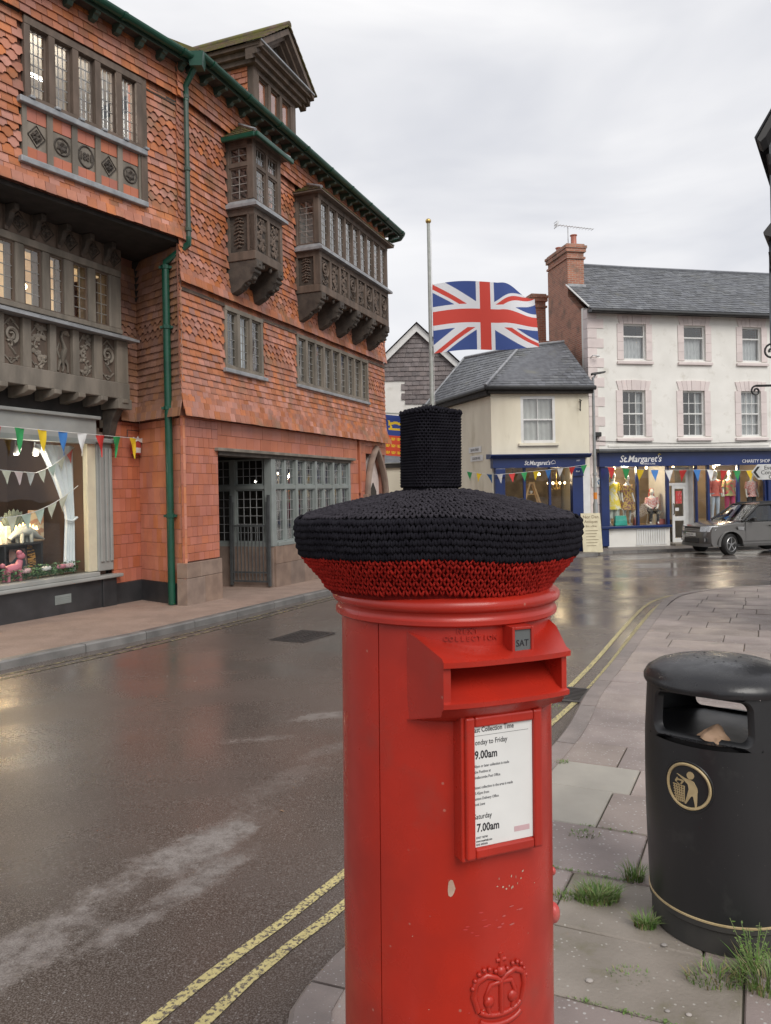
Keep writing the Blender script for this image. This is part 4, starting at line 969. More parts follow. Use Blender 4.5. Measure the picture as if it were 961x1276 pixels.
MB().box(-1.24, -1.063, .0, .10, .41, 2.50).build('window_jamb', 'cream_paint', shop)
q = MB(); q.add([(-5.4, .03, .40), (-1.24, .03, .40), (-1.24, .03, 2.5), (-5.4, .03, 2.5)], [(0, 1, 2, 3)]); q.build('shop_window', 'pane_shop', shop)
# shop room
mat('shop_brown', (.22,.145,.11), (.15,.10,.075), rough=.8, scale=1)
b = MB(); b.box(-5.4, -.75, 2.2, 2.3, -.5, 2.9).box(-5.4, -.75, .2, 2.2, 2.72, 2.8).box(-.9, -.75, .12, 2.2, -.5, 2.72); b.build('shop_room', 'shop_brown', shop)
mat('shop_floor', (.16,.13,.10)); MB().box(-5.4, -.92, .1, 2.2, .28, .40).build('window_bed', 'shop_floor', shop)
# curtain gathered to the right
def curt(u, v):
    z = .42+(2.47-.42)*v
    g = .5+.5*math.cos(math.pi*min(1, abs(v-.42)/.42)) if v < .84 else 0
    wl = .2+.55*max(0, (v-.42)/.58)**1.4 if v > .42 else .2+.06*(1-v/.42)
    xr = -1.27
    return (xr-wl*(1-u), .26+.025*math.sin(u*26+1)*(.5+v*.5), z)
q = MB(); q.grid(curt, 44, 22); q.build('curtain', 'curtain', shop, smooth=120)
q = MB(); q.tube([(-1.5, .22, 1.27), (-1.38, .2, 1.25), (-1.26, .22, 1.3), (-1.26, .3, 1.3)], .018, 6); q.build('curtain_tie', 'curtain', shop)

# ---------------------------------------------------------------- things in the window
def inshop(x, y, z): return FG @ Vector((x, y, z))
mat('shelf_black', (.028,.03,.033), rough=.4)
sh = thing('display_shelf', 'low black cube shelf inside the grey framed shop window', 'shelf', inshop(-2.6, .75, .402), R(67))
MB().box(-1.6, .93, -.2, .2, .50, .53).build('top', 'shelf_black', sh); MB().box(-1.6, .93, -.2, .2, .0, .03).build('bottom', 'shelf_black', sh); MB().box(-1.6, .93, .17, .2, .03, .5).build('back', 'shelf_black', sh)
for x in (-1.6, -.6, .2, .90): MB().box(x, x+.03, -.2, .17, .03, .5).build('divider', 'shelf_black', sh)
def cushion(x, y, z, w, h, c1, c2, name, lab, sc_=14, st=(1, 1, 1)):
    m = mat(name+lab[:6], c1, c2, rough=.9, scale=sc_, detail=2, stretch=st, lo=.48, hi=.52)
    q = MB(); q.grid(lambda u, v: (w*(u-.5)*(1-.12*abs(2*v-1)**3), -.07*(1-abs(2*u-1)**3)*(1-abs(2*v-1)**3), h*v+.0*(u)), 10, 10); q.grid(lambda u, v: (w*(u-.5)*(1-.12*abs(2*v-1)**3), .05*(1-abs(2*u-1)**3)*(1-abs(2*v-1)**3), h*v), 10, 10)
    o = q.build(name, m, None, smooth=80); o.location = inshop(x, y, z); o.rotation_euler = (R(-6), 0, R(67)); tag(o, lab, 'cushion')
cushion(-1.98, .72, .434, .34, .40, (.03,.045,.06), (.35,.22,.18), 'cushion', 'dark cushion with pale printed blossoms in the shop shelf', 5)
cushion(-1.66, .72, .434, .28, .44, (.50,.25,.06), (.03,.02,.015), 'cushion', 'tiger striped orange cushion in the shop shelf', 16, (.6, 1, 3))
cushion(-2.75, .6, .434, .4, .40, (.30,.22,.22), (.2,.13,.14), 'cushion', 'dusty pink round cushion at the left of the shelf', 8)
# lit mushroom lamp and animal lamp
lamp = thing('table_lamp', 'glowing mushroom shaped table lamp on the black shop shelf', 'lamp', inshop(-2.42, .72, .933), R(67))
mat('lamp_glow', (1,.62,.25), (1,.62,.25), emit=4); mat('lamp_body', (.9,.62,.35), (.9,.62,.35), emit=.7)
q = MB(); q.lathe([(.001, 0), (.10, 0), (.085, .08), (.05, .2), (.045, .24)], 14); q.build('body', 'lamp_body', lamp, smooth=60)
q = MB(); q.lathe([(.05, .22), (.085, .25), (.085, .34), (.06, .40), (.001, .42)], 14); q.build('lamp_shade', 'lamp_glow', lamp, smooth=60)
pl = bpy.data.lights.new('lamp_light', 'POINT'); pl.energy = 14; pl.color = (1, .72, .4); pl.shadow_soft_size = .06; po = bpy.data.objects.new('lamp_light', pl); col.objects.link(po); po.parent = lamp; po.location = (0, -.16, .33)
mn = thing('moon_lamp', 'glowing crescent moon night light left of the mushroom lamp', 'lamp', inshop(-2.66, .78, .933), R(67))
q = MB(); q.prism([(.16*math.cos(a*.2618), .36+.16*math.sin(a*.2618)) for a in range(-8, 9)]+[(.07+.12*math.cos(a*.2618), .36+.135*math.sin(a*.2618)) for a in range(8, -9, -1)], -.03, .03, M=RY(R(40))); q.build('crescent', 'lamp_body', mn)
q = MB(); q.lathe([(.05, 0), (.05, .02), (.012, .03), (.012, .3)], 10); q.build('stand', 'white_metal', mn)
dn = thing('dinosaur_lamp', 'pale dinosaur night light with glowing back plates on the shelf', 'lamp', inshop(-1.9, .68, .933), R(67))
mat('dino', (.48,.50,.47), rough=.7)
q = MB(); q.tube([(-.30, 0, .06), (-.22, 0, .12), (-.12, 0, .17), (.02, 0, .19), (.14, 0, .14), (.26, 0, .07), (.38, 0, .03)], [.035, .045, .075, .095, .075, .04, .012], 9)
for x, y in ((-.1, .05), (-.1, -.05), (.08, .05), (.08, -.05)): q.tube([(x, y, .14), (x, y, .0)], [.04, .03], 7)
q.build('body', 'dino', dn, smooth=70)
for i in range(7):
    t_ = -.16+i*.065; q = MB(); q.prism([(t_-.025, .245-abs(t_-.0)*.25), (t_+.025, .245-abs(t_)*.25), (t_, .32-abs(t_)*.3)], -.012, .012); q.build('plate', 'lamp_glow', dn)
pc = thing('picture_card', 'cream botanical picture card standing on the shop shelf', 'picture', inshop(-1.55, .82, .933), R(67))
mat('card', (.70,.58,.40), (.52,.30,.2), rough=.8, scale=7, detail=1, lo=.5, hi=.56); MB().box(-.15, .15, -.01, .01, 0, .5).build('card', 'card', pc)
fan = thing('feather_fan', 'grey green palm fan decoration behind the dinosaur lamp', 'ornament', inshop(-1.98, .86, .933), R(67))
mat('fan', (.16,.2,.185), (.10,.13,.12), rough=.8)
for i in range(9):
    a = R(35+i*14); q = MB(); q.prism([(0, .1), (.34*math.cos(a-.1), .1+.40*math.sin(a-.1)), (.38*math.cos(a), .1+.44*math.sin(a)), (.34*math.cos(a+.1), .1+.40*math.sin(a+.1))], -.004, .004, M=RX(.02*i)); q.build('frond', 'fan', fan)
q = MB(); q.lathe([(.05, 0), (.06, .08), (.03, .12)], 10); q.build('pot', 'shelf_black', fan)
pk = thing('poodle_ornament', 'pink poodle shaped ornament low in the shop window', 'ornament', inshop(-2.55, .22, .402), R(67))
mat('pink', (.62,.20,.26), (.52,.15,.2), rough=.5)
q = MB(); q.tube([(-.12, 0, .17), (0, 0, .19), (.1, 0, .2), (.14, 0, .3)], [.06, .07, .065, .045], 8)
for x in (-.11, .1):
    for y in (-.04, .04): q.tube([(x, y, .17), (x, y, 0)], [.035, .03], 7)
q.ell((.16, 0, .36), (.075, .05, .055)); q.ell((.13, 0, .41), (.045, .045, .045)); q.ell((-.17, 0, .24), (.04, .04, .04)); q.build('body', 'pink', pk, smooth=70)
# artificial flowers along the window bed
gl = MB(); rg = random.Random(4)
for i in range(900):
    x = rg.uniform(-2.75, -1.3); y = rg.uniform(.13, .3); z = .41+rg.uniform(.02, .2)*rg.uniform(.3, 1); a = rg.uniform(0, 6.28)
    M_ = T((x, y, z)) @ RZ(a) @ RX(rg.uniform(-.9, .9)) @ RY(rg.uniform(-.8, .8)); s = rg.uniform(.7, 1.5)
    gl.add([(0, 0, 0), (.022*s, .012*s, .012*s), (.05*s, 0, 0), (.022*s, -.012*s, .012*s)], [(0, 1, 2, 3)], M_)
mat('fake_leaf', (.09,.21,.07), (.05,.13,.045), rough=.6, rand=.3)
o = gl.build('greenery', 'fake_leaf', None, recalc=False); o.matrix_world = FG; tag(o, 'artificial green foliage along the bottom of the shop window', 'foliage', kind='stuff')
for i, (x, c, lab) in enumerate(((-1.68, (.55,.22,.28), 'deep pink artificial rose in the shop window greenery'), (-1.98, (.75,.72,.68), 'white artificial flower in the middle of the shop greenery'), (-1.52, (.62,.42,.45), 'pale pink artificial rose nearest the curtain'), (-2.36, (.7,.45,.45), 'pale pink artificial rose beside the poodle ornament'))):
    m = mat('rose%d' % i, c, tuple(k*.7 for k in c), rough=.7, scale=20); q = MB()
    for r_, n_ in ((.075, 7), (.05, 6), (.028, 4)):
        for k in range(n_):
            a = 2*math.pi*k/n_+r_*20; q.ell((r_*.7*math.cos(a), r_*.4*math.sin(a), .075-r_*.5), (r_*.55, .02, r_*.5), 6, 4, M=RZ(.0))
    o = q.build('rose', m, None, smooth=80); o.matrix_world = FG @ T((x, .15, .50)); tag(o, lab, 'flower')
# bust torso in green shirt at the back and a hanger
mt = thing('dress_form', 'dress form in a green patterned shirt deep inside the gift shop', 'mannequin', inshop(-2.3, 1.6, .402), R(67))
mat('shirt_green', (.10,.19,.07), (.35,.13,.05), rough=.8, scale=9, lo=.5, hi=.6); mat('form_skin', (.18,.10,.06), rough=.7)
q = MB(); q.lathe([(.001, .86), (.15, .86), (.17, 1.0), (.16, 1.15), (.2, 1.3), (.19, 1.36), (.06, 1.42)], 14, M=SC(1.25, .7, 1)); q.tube([(.2, 0, 1.32), (.28, -.02, 1.1), (.3, -.03, .95)], [.07, .06, .06], 8); q.tube([(-.2, 0, 1.32), (-.28, -.02, 1.1), (-.3, -.03, .95)], [.07, .06, .06], 8); q.build('shirt', 'shirt_green', mt, smooth=70)
q = MB(); q.tube([(0, 0, 1.4), (0, 0, 1.5)], .05, 8); q.ell((0, -.01, 1.6), (.085, .1, .12), 10, 7); q.build('head', 'form_skin', mt, smooth=80)
q = MB(); q.tube([(0, 0, 0), (0, 0, .87)], .02, 6); q.lathe([(.16, 0), (.16, .02), (.02, .03)], 12); q.build('stand', 'shelf_black', mt)
# ---------------------------------------------------------------- bunting builder
mat('bunt_cord', (.75,.74,.72), rough=.8)
PC = {'yellow': (.75,.52,.02), 'blue': (.05,.20,.52), 'white': (.78,.78,.77), 'red': (.55,.035,.03), 'green': (.03,.30,.09), 'cream': (.62,.62,.50), 'mint': (.45,.55,.48), 'blush': (.62,.50,.50), 'coral': (.58,.12,.10), 'grey': (.48,.49,.47)}
for k_, v_ in PC.items(): mat('pennant_'+k_, v_, tuple(x*.85 for x in v_), rough=.75, scale=6)
def bunting(name, label, pts, cols, w, h, start=.3, gap=None, sag=0, wind=.25, seed=0):
    """a cord through pts (world) with triangular pennants, each a part"""
    rr = random.Random(seed)
    P = [Vector(p) for p in pts]; path = []
    for a, c in zip(P, P[1:]):
        for i in range(24):
            t = i/24; q = a.lerp(c, t); q.z -= sag*4*t*(1-t); path.append(q)
    path.append(P[-1]); o = P[0].copy()
    t_ = thing(name, label, 'bunting', o)
    MB().tube([p-o for p in path], .006, 5).build('cord', 'bunt_cord', t_)
    ln = [0]
    for a, c in zip(path, path[1:]): ln.append(ln[-1]+(c-a).length)
    def at(s):
        for i in range(len(path)-1):
            if ln[i] <= s <= ln[i+1]: return path[i].lerp(path[i+1], (s-ln[i])/max(1e-9, ln[i+1]-ln[i]))
        return path[-1]
    gap = gap or w*1.15; s = start; i = 0
    while s+w < ln[-1] and i < len(cols):
        a, c = at(s)-o, at(s+w)-o
        if cols[i]:
            nrm = (c-a).cross(Vector((0, 0, 1))).normalized(); sw = rr.uniform(-1, 1)*wind; sk = rr.uniform(-.25, .3)
            q = MB()
            def f(u, v):
                lft = a.lerp(c, u*.999); tip = a.lerp(c, .5+sk*.6)-Vector((0, 0, h))+nrm*sw*h
                p = lft.lerp(tip, v); return p+nrm*(.03*h*math.sin(v*5+u*4+i))
            q.grid(f, 4, 5); q.build('pennant', 'pennant_'+cols[i], t_, smooth=180, recalc=False)
        s += gap; i += 1
    return t_
bunting('shop_bunting', 'pale fabric bunting looped high inside the gift shop window', [inshop(-4.2, .2, 2.3), inshop(-2.1, .2, 2.02), inshop(-1.32, .2, 2.45)], ['grey', 'cream', 'blush', 'grey', 'mint', 'cream', 'blush', 'grey', 'cream', 'mint', 'cream', 'coral', 'white', 'cream'], .17, .2, .4, .22, sag=.06, wind=.05)
bunting('shop_bunting', 'cream fabric bunting drooping lower inside the gift shop window', [inshop(-4.6, .17, 1.7), inshop(-2.6, .17, 1.36), inshop(-1.28, .17, 1.82)], ['cream', 'mint', 'grey', 'cream', 'mint', 'grey', 'cream', 'mint', 'mint', 'cream', 'cream', 'cream', 'blush'], .2, .23, .4, .26, sag=.1, wind=.05, seed=2)
bunting('street_bunting', 'row of bright coloured pennants strung across the grey shopfront fascia', [FG @ Vector((-6.0, -.62, 2.62)), FG @ Vector((-.12, -.12, 2.64))], ['white', 'red', 'green', 'yellow', 'blue', 'white', 'red', 'green', 'yellow', 'blue', 'white', 'red', 'green', 'yellow'], .2, .36, .02, .43, wind=.12, seed=3)
# alarm box with white gull shaped cover
ab = thing('alarm_box', 'small red and white alarm box on the terracotta wall by the bunting end', 'alarm box', inshop(-.16, -.02, 2.36), R(67))
mat('white_plastic', (.72,.72,.70), rough=.4); mat('alarm_red', (.42,.06,.05), rough=.4)
MB().box(-.09, .09, -.09, 0, 0, .26).build('case', 'alarm_red', ab, bevel=.015); q = MB(); q.prism([(-.13, .2), (-.12, .3), (-.03, .27), (0, .32), (.03, .27), (.13, .3), (.12, .2), (0, .24)], -.1, -.092); q.build('cover', 'white_plastic', ab); MB().box(-.07, .07, -.093, -.0905, .03, .12).build('label_plate', 'white_plastic', ab)
q = MB(); q.tube([(-.2, -.04, .3), (-.2, -.04, .42), (.1, -.04, .42)], .008, 5); q.build('bracket', 'iron', ab)
# ---------------------------------------------------------------- downpipe: hopper, upper pipe, swan neck, lower pipe
dp = thing('downpipe', 'dark green cast iron downpipe and hopper between the two tiled wings', 'downpipe', (-3.52, 13.0, G(13)))
W0 = lambda F_, x, y, z: (F_ @ Vector((x, y, z)))-Vector((-3.52, 13.0, G(13)))
a0, a1 = W0(FU, .02, -.42, 8.72), W0(FU, .02, -.14, 8.42)
b = MB(); b.tube([a0+Vector((0, 0, .06)), a0, a1, a1-Vector((0, 0, .25))], .05, 8); b.build('offset', 'green_paint', dp, smooth=40)
b = MB(); q_ = a0; b.hexa([q_+Vector((-.1, -.1, -.1)), q_+Vector((.1, -.1, -.1)), q_+Vector((.1, .1, -.1)), q_+Vector((-.1, .1, -.1)), q_+Vector((-.13, -.13, .12)), q_+Vector((.13, -.13, .12)), q_+Vector((.13, .13, .12)), q_+Vector((-.13, .13, .12))]); b.build('hopper', 'green_paint', dp)
u1 = a1-Vector((0, 0, .25)); u2 = W0(FU, .02, -.14, 5.86)
b = MB(); b.tube([u1, u2], .042, 8); 
b.build('upper_pipe', 'green_grey', dp, smooth=40)
base = Vector((-3.60, 12.86, 0))-Vector((-3.52, 13.0, 0)); l1 = base+Vector((0, 0, 5.45-G(13)+.0)); l1.z = 5.42-G(13)
b = MB(); b.tube([u2+Vector((0, 0, .05)), u2-Vector((0, 0, .06)), l1+Vector((0, 0, .1)), l1], .052, 8); b.build('swan_neck', 'green_paint', dp, smooth=40)
b = MB(); b.tube([l1, Vector((base.x, base.y, .02))], .062, 10); b.build('lower_pipe', 'green_paint', dp, smooth=40)
for z in (5.4, 4.4, 3.05, 1.25): 
    q = MB(); q.lathe([(.055, 0), (.075, .01), (.075, .07), (.055, .08)], 10, M=T((base.x, base.y, z-G(13)))); q.box(base.x-.11, base.x+.11, base.y-.015, base.y+.04, z-G(13)+.02, z-G(13)+.06); q.build('collar', 'green_paint', dp)
for z in (8.2, 7.0, 6.0): q = MB(); q.lathe([(.042, 0), (.056, .01), (.056, .06), (.042, .07)], 10, M=T((u1.x, u1.y, z-G(13)))); q.build('collar', 'green_grey', dp)

# two white spotlights above the shop display
for i, (x, lab) in enumerate(((-2.36, 'left white spotlight at the top of the gift shop window'), (-2.0, 'right white spotlight at the top of the gift shop window'))):
    t = thing('spotlight', lab, 'spotlight', inshop(x, .32, 2.5), R(67)); q = MB(); q.lathe([(.03, 0), (.05, .02), (.055, .12), (.03, .14)], 12, M=T((0, 0, -.2)) @ RX(R(25))); q.build('head', 'white_plastic', t, smooth=40); MB().tube([(0, 0, -.08), (0, 0, .0)], .012, 6).build('stem', 'white_plastic', t); q = MB(); q.ell((0, -.004, -.2), (.035, .035, .012)); q.build('lens', 'bulb_white', t)
    pl = bpy.data.lights.new('spot_glow', 'POINT'); pl.energy = 7; pl.color = (1, .9, .75); pl.shadow_soft_size = .05; po = bpy.data.objects.new('spot_glow', pl); col.objects.link(po); po.parent = t; po.location = (0, -.03, -.27)

# more gifts along the shelf top
for i, (x, y, k, c, lab) in enumerate(((-2.85, .70, 'bear', (.62,.52,.42), 'cream teddy bear at the left end of the shop shelf'), (-2.18, .84, 'box', (.62,.60,.52), 'pale gift box behind the mushroom lamp'), (-2.62, .62, 'bear', (.70,.66,.60), 'white plush rabbit in front of the moon lamp'), (-3.05, .74, 'box', (.5,.42,.36), 'tan gift box at the far left of the shelf'))):
    m = mat('gift%d' % i, c, tuple(v_*.75 for v_ in c), rough=.85, scale=14)
    if k == 'bear':
        q = MB(); q.ell((0, 0, .10), (.085, .07, .10), 12, 8); q.ell((0, -.02, .245), (.065, .06, .06), 12, 8); q.ell((0, -.075, .235), (.025, .025, .02), 8, 6)
        for sx in (-1, 1): q.ell((sx*.048, 0, .30), (.022, .015, .03 if i == 0 else .07), 8, 6); q.ell((sx*.085, -.03, .13), (.03, .03, .055), 8, 6); q.ell((sx*.055, -.08, .03), (.035, .05, .03), 8, 6)
        o = q.build('plush_toy', m, None, smooth=90); tag(o, lab, 'soft toy')
    else:
        o = thing('gift_box', lab, 'box'); MB().box(-.1, .1, -.07, .07, 0, .22).build('box', m, o, bevel=.006); MB().box(-.11, .11, -.08, .08, .2205, .27).build('lid', m, o, bevel=.006); MB().box(-.015, .015, -.0815, .0815, .0, .272).build('ribbon', 'white_plastic', o)
    o.location = inshop(x, y, .933); o.rotation_euler = (0, 0, R(67))
# ================================================================= WHITE HOUSE WITH CHARITY SHOP
mat('white_render', (.80,.785,.74), (.72,.705,.66), rough=.75, scale=1.2, bump=.1, bscale=20, mossy=((.50,.47,.40), 2.2, .56, .85))
mat('pink_stone', (.72,.635,.61), (.65,.57,.55), rough=.75, scale=3, rand=.06)
mat('cream_render', (.78,.73,.59), (.68,.63,.50), rough=.8, scale=1.5, mossy=((.46,.40,.27), 1.1, .58, .8), stretch=(1, 1, .35))
mat('navy', (.012,.03,.13), (.010,.025,.105), rough=.3, scale=2)
mat('white_wood', (.74,.74,.72), (.66,.66,.64), rough=.4, scale=4)
mat('net', (.55,.55,.54), (.36,.36,.37), rough=.9, scale=14, stretch=(6, 1, .4))
mat('shop_warm', (.30,.23,.15), (.20,.15,.10), rough=.9, scale=1)
mat('lettering_white', (.85,.85,.85), rough=.5)
mat('lettering_black', (.015,.015,.017), rough=.5)
mat('lead_dark', (.16,.165,.17), (.11,.115,.12), rough=.5)
def brick_mat(name, c1, c2, mortar, scale=1):
    m = bpy.data.materials.new(name); MATS[name] = m; m.use_nodes = True; n = m.node_tree.nodes; k = m.node_tree.links.new
    tx = n.new('ShaderNodeTexCoord'); sp = n.new('ShaderNodeSeparateXYZ'); k(tx.outputs['Object'], sp.inputs[0])
    ad = n.new('ShaderNodeMath'); k(sp.outputs[0], ad.inputs[0]); k(sp.outputs[1], ad.inputs[1])
    cb = n.new('ShaderNodeCombineXYZ'); k(ad.outputs[0], cb.inputs[0]); k(sp.outputs[2], cb.inputs[1])
    br = n.new('ShaderNodeTexBrick'); br.inputs['Scale'].default_value = scale; br.inputs['Brick Width'].default_value = .225; br.inputs['Row Height'].default_value = .075; br.inputs['Mortar Size'].default_value = .009
    br.inputs['Color1'].default_value = (*c1, 1); br.inputs['Color2'].default_value = (*c2, 1); br.inputs['Mortar'].default_value = (*mortar, 1); br.inputs['Bias'].default_value = -.2
    k(cb.outputs[0], br.inputs['Vector'])
    no = n.new('ShaderNodeTexNoise'); no.inputs['Scale'].default_value = 2.5; no.inputs['Detail'].default_value = 6; k(tx.outputs['Object'], no.inputs['Vector'])
    mr = n.new('ShaderNodeMapRange'); mr.inputs[1].default_value = .5; mr.inputs[2].default_value = .75; k(no.outputs[0], mr.inputs[0])
    mx = n.new('ShaderNodeMix'); mx.data_type = 'RGBA'; k(mr.outputs[0], mx.inputs[0]); k(br.outputs[0], mx.inputs[6]); mx.inputs[7].default_value = (.19, .13, .10, 1)
    p = n['Principled BSDF']; p.inputs['Roughness'].default_value = .85; k(mx.outputs[2], p.inputs['Base Color'])
    b = n.new('ShaderNodeBump'); b.inputs['Strength'].default_value = .5; b.inputs['Distance'].default_value = .01; b.invert = True; k(br.outputs['Fac'], b.inputs['Height']); k(b.outputs[0], p.inputs['Normal'])
brick_mat('brick', (.44,.18,.11), (.31,.115,.075), (.40,.33,.27))
def slates(b, P0, P1, Q0, Q1, gauge=.2, wid=.28, rr=random.Random(1), thick=.012):
    P0, P1, Q0, Q1 = map(Vector, (P0, P1, Q0, Q1))
    nr = max(2, int(((Q0+Q1)/2-(P0+P1)/2).length/gauge))
    nn0 = (P1-P0).cross(Q0-P0) if (Q0-P0).length > (Q1-P1).length else (P1-P0).cross(Q1-P1)
    nn = nn0.normalized(); nn = nn if nn.z > 0 else -nn
    for r in range(nr):
        a, c = r/nr, min((r+1.35)/nr, 1)
        l0, l1, u0, u1 = P0.lerp(Q0, a), P1.lerp(Q1, a), P0.lerp(Q0, c), P1.lerp(Q1, c)
        n_ = max(1, round((l1-l0).length/wid)); sh_ = .5 if r % 2 else 0
        for i in range(n_+1):
            f0, f1 = max(0, (i-sh_+.015)/n_), min(1, (i+1-sh_-.015)/n_)
            if f1-f0 < .1/n_: continue
            j = rr.uniform(0, .012); dz = rr.uniform(-.02, .012) if rr.random() < .3 else 0
            up = (u0-l0).normalized()*dz
            p = [l0.lerp(l1, f0)+up, l0.lerp(l1, f1)+up, u0.lerp(u1, f1), u0.lerp(u1, f0)]
            b.hexa([p[0]+nn*(.008+j), p[1]+nn*(.008+j*.5), p[2]-nn*.004, p[3]-nn*.004, p[0]+nn*(.008+thick+j), p[1]+nn*(.008+thick+j*.5), p[2]+nn*.006, p[3]+nn*.006])
FR = frame((7.33, 27.5), 78)
wh = thing('white_house', 'white rendered three storey house with pink window surrounds and slate roof', 'house', (7.33, 27.5, 0), R(12))
zb = -.75
wx2 = [(1.38, 2.28), (3.81, 4.70), (6.24, 7.06), (8.66, 9.5)]
wx1 = [(1.30, 2.21), (3.72, 4.62), (6.14, 6.99), (8.56, 9.42)]
hl = [(a, c, 6.2, 7.5) for a, c in wx2]+[(a, c, 3.42, 5.1) for a, c in wx1]
b = MB(); wall_with_holes(b, 0, 11, 2.9, 8.0, 0, .3, hl); b.build('wall', 'white_render', wh)
MB().box(0, .3, 0, .3, zb, 2.9).build('wall', 'white_render', wh); MB().box(7.35, 11, 0.02, .3, zb, 2.3).build('wall', 'white_render', wh)
b = MB(); b.box(-.0, .25, .46, 3.3, zb, 8.0); b.prismx([(.46, 8.0), (3.3, 8.0), (3.3, 10.2)], 0, .25); b.build('gable_wall', 'brick', wh)
b = MB(); b.box(-.004, .25, .3, .46, zb, 8.1); b.build('gable_return', 'white_render', wh)
b = MB(); b.box(.25, 11, 3.3, 3.5, zb, 10.2).box(10.8, 11, .3, 3.3, zb, 8).box(-.2, 3, 3.6, 5.4, zb, 7.55); b.build('rear_wall', 'brick', wh)
# quoins
for i in range(25):
    z = zb+.35*i
    if z > 7.7: break
    w_ = .6 if i % 2 else .34
    q = MB(); q.box(-.02, w_, -.025, .0, z+.01, z+.34); q.build('quoin', 'pink_stone', wh)
    q = MB(); q.box(-.022, -.004 if False else 0, 0, .3, z+.01, z+.34); q.build('quoin', 'pink_stone', wh)
def surround(x0, x1, z0, z1, top):
    for (a, c) in ((x0-.24, x0), (x1, x1+.24)):
        n_ = 4
        for i in range(n_): q = MB(); q.box(a, c, -.03, .0, z0+(z1-z0)*i/n_+.003, z0+(z1-z0)*(i+1)/n_-.003); q.build('jamb_stone', 'pink_stone', wh)
    n_ = 7; w_ = x1-x0+.48; cx = (x0+x1)/2
    for i in range(n_):
        u0, u1 = i/n_, (i+1)/n_
        def p(u, t): xx = cx+(u-.5)*w_*(.86+.14*t); return xx
        ht = .33+(.04*math.sin(math.pi*(u0+u1)/2) if top else 0)
        q = MB(); q.prism([(p(u0, 0)+.004, z1), (p(u1, 0)-.004, z1), (p(u1, 1)-.004, z1+ht), (p(u0, 1)+.004, z1+ht)], -.045 if i == 3 else -.032, 0); q.build('voussoir', 'pink_stone', wh)
    q = MB(); q.box(x0-.26, x1+.26, -.09, .1, z0-.16, z0-.06); q.build('sill', 'pink_stone', wh, bevel=.01)
def sash(parent, F, x0, x1, z0, z1, nx, nz, y=.12, m='white_wood', inner='net', fw=.06, mid=True, glassm='pane_old', drape=True, dy=.1):
    b = MB(F); b.box(x0, x0+fw, y-.05, y+.05, z0, z1).box(x1-fw, x1, y-.05, y+.05, z0, z1).box(x0+fw, x1-fw, y-.05, y+.05, z1-fw, z1).box(x0+fw, x1-fw, y-.07, y+.05, z0, z0+fw)
    if mid: zm = (z0+z1)/2 if mid is True else z0+(z1-z0)*mid; b.box(x0+fw, x1-fw, y-.045, y+.045, zm-.025, zm+.025)
    w = b.build('window', m, parent)
    c = MB(F); t = .011
    for i in range(1, nx): x = x0+fw+(x1-x0-2*fw)*i/nx; c.box(x-t, x+t, y-.02, y+.02, z0+fw, z1-fw)
    for i in range(1, nz):
        z = z0+fw+(z1-z0-2*fw)*i/nz; c.box(x0+fw, x1-fw, y-.021, y+.021, z-t, z+t)
    if c.v: c.build('glazing_bar', m, w)
    p = MB(F); p.add([(x0+fw, y, z0+fw), (x1-fw, y, z0+fw), (x1-fw, y, z1-fw), (x0+fw, y, z1-fw)], [(0, 1, 2, 3)]); p.build('pane', glassm, w)
    if drape: q = MB(F); q.grid(lambda u, v: (x0+fw+(x1-x0-2*fw)*u, y+dy+.02*math.sin(u*34), z0+(z1-z0)*v*(1 if drape is True else drape)), 30, 1); q.build('curtain', inner, w, smooth=90)
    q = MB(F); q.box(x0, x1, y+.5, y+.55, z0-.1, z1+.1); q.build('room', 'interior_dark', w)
for i, (x0, x1) in enumerate(wx2):
    surround(x0, x1, 6.2, 7.5, False); sash(wh, I4, x0, x1, 6.2, 7.5, 1, 1, mid=.66, drape=.66)
for i, (x0, x1) in enumerate(wx1):
    surround(x0, x1, 3.42, 5.1, True); sash(wh, I4, x0, x1, 3.42, 5.1, 3, 4, mid=True, drape=(.0 if i < 2 else True), inner='net')
    if i < 2: q = MB(); q.grid(lambda u, v: (x1-.28+.2*u, .24+.02*math.sin(u*30), 3.5+1.5*v), 14, 1); q.build('curtain', 'net', wh, smooth=90)
# roof
b = MB(); rs = random.Random(8); slates(b, (-.06, -.32, 7.95), (11, -.32, 7.95), (-.06, 1.5, 9.195), (11, 1.5, 9.195), .19, .3, rs); slates(b, (.64, 1.45, 9.16), (11, 1.45, 9.16), (.64, 3.6, 10.62), (11, 3.6, 10.62), .19, .3, rs)
tag(b.build('roof_slates', 'slate', wh), kind='stuff')
b = MB(); b.add([(.2, -.3, 7.93), (11, -.3, 7.93), (11, 3.6, 10.6), (.2, 3.6, 10.6), (11, 3.6, 7.93)], [(0,1,2,3),(1,4,2)]); b.build('roof', 'slate', wh)
b = MB(); b.tube([(.66, 3.55, 10.64), (4, 3.6, 10.61), (11, 3.6, 10.6)], .09, 6); b.build('ridge', 'slate', wh)
b = MB(); b.tube([(-.05, -.4, 7.86), (11, -.4, 7.84)], .075, 8); b.build('gutter', 'iron', wh, smooth=60); MB().box(0, 11, -.33, -.02, 7.84, 7.93).build('eaves_board', 'iron', wh)
b = MB(); b.tube([(-.08, -.3, 8.0), (-.08, 1.5, 9.25)], .03, 5); b.build('verge', 'white_metal', wh)
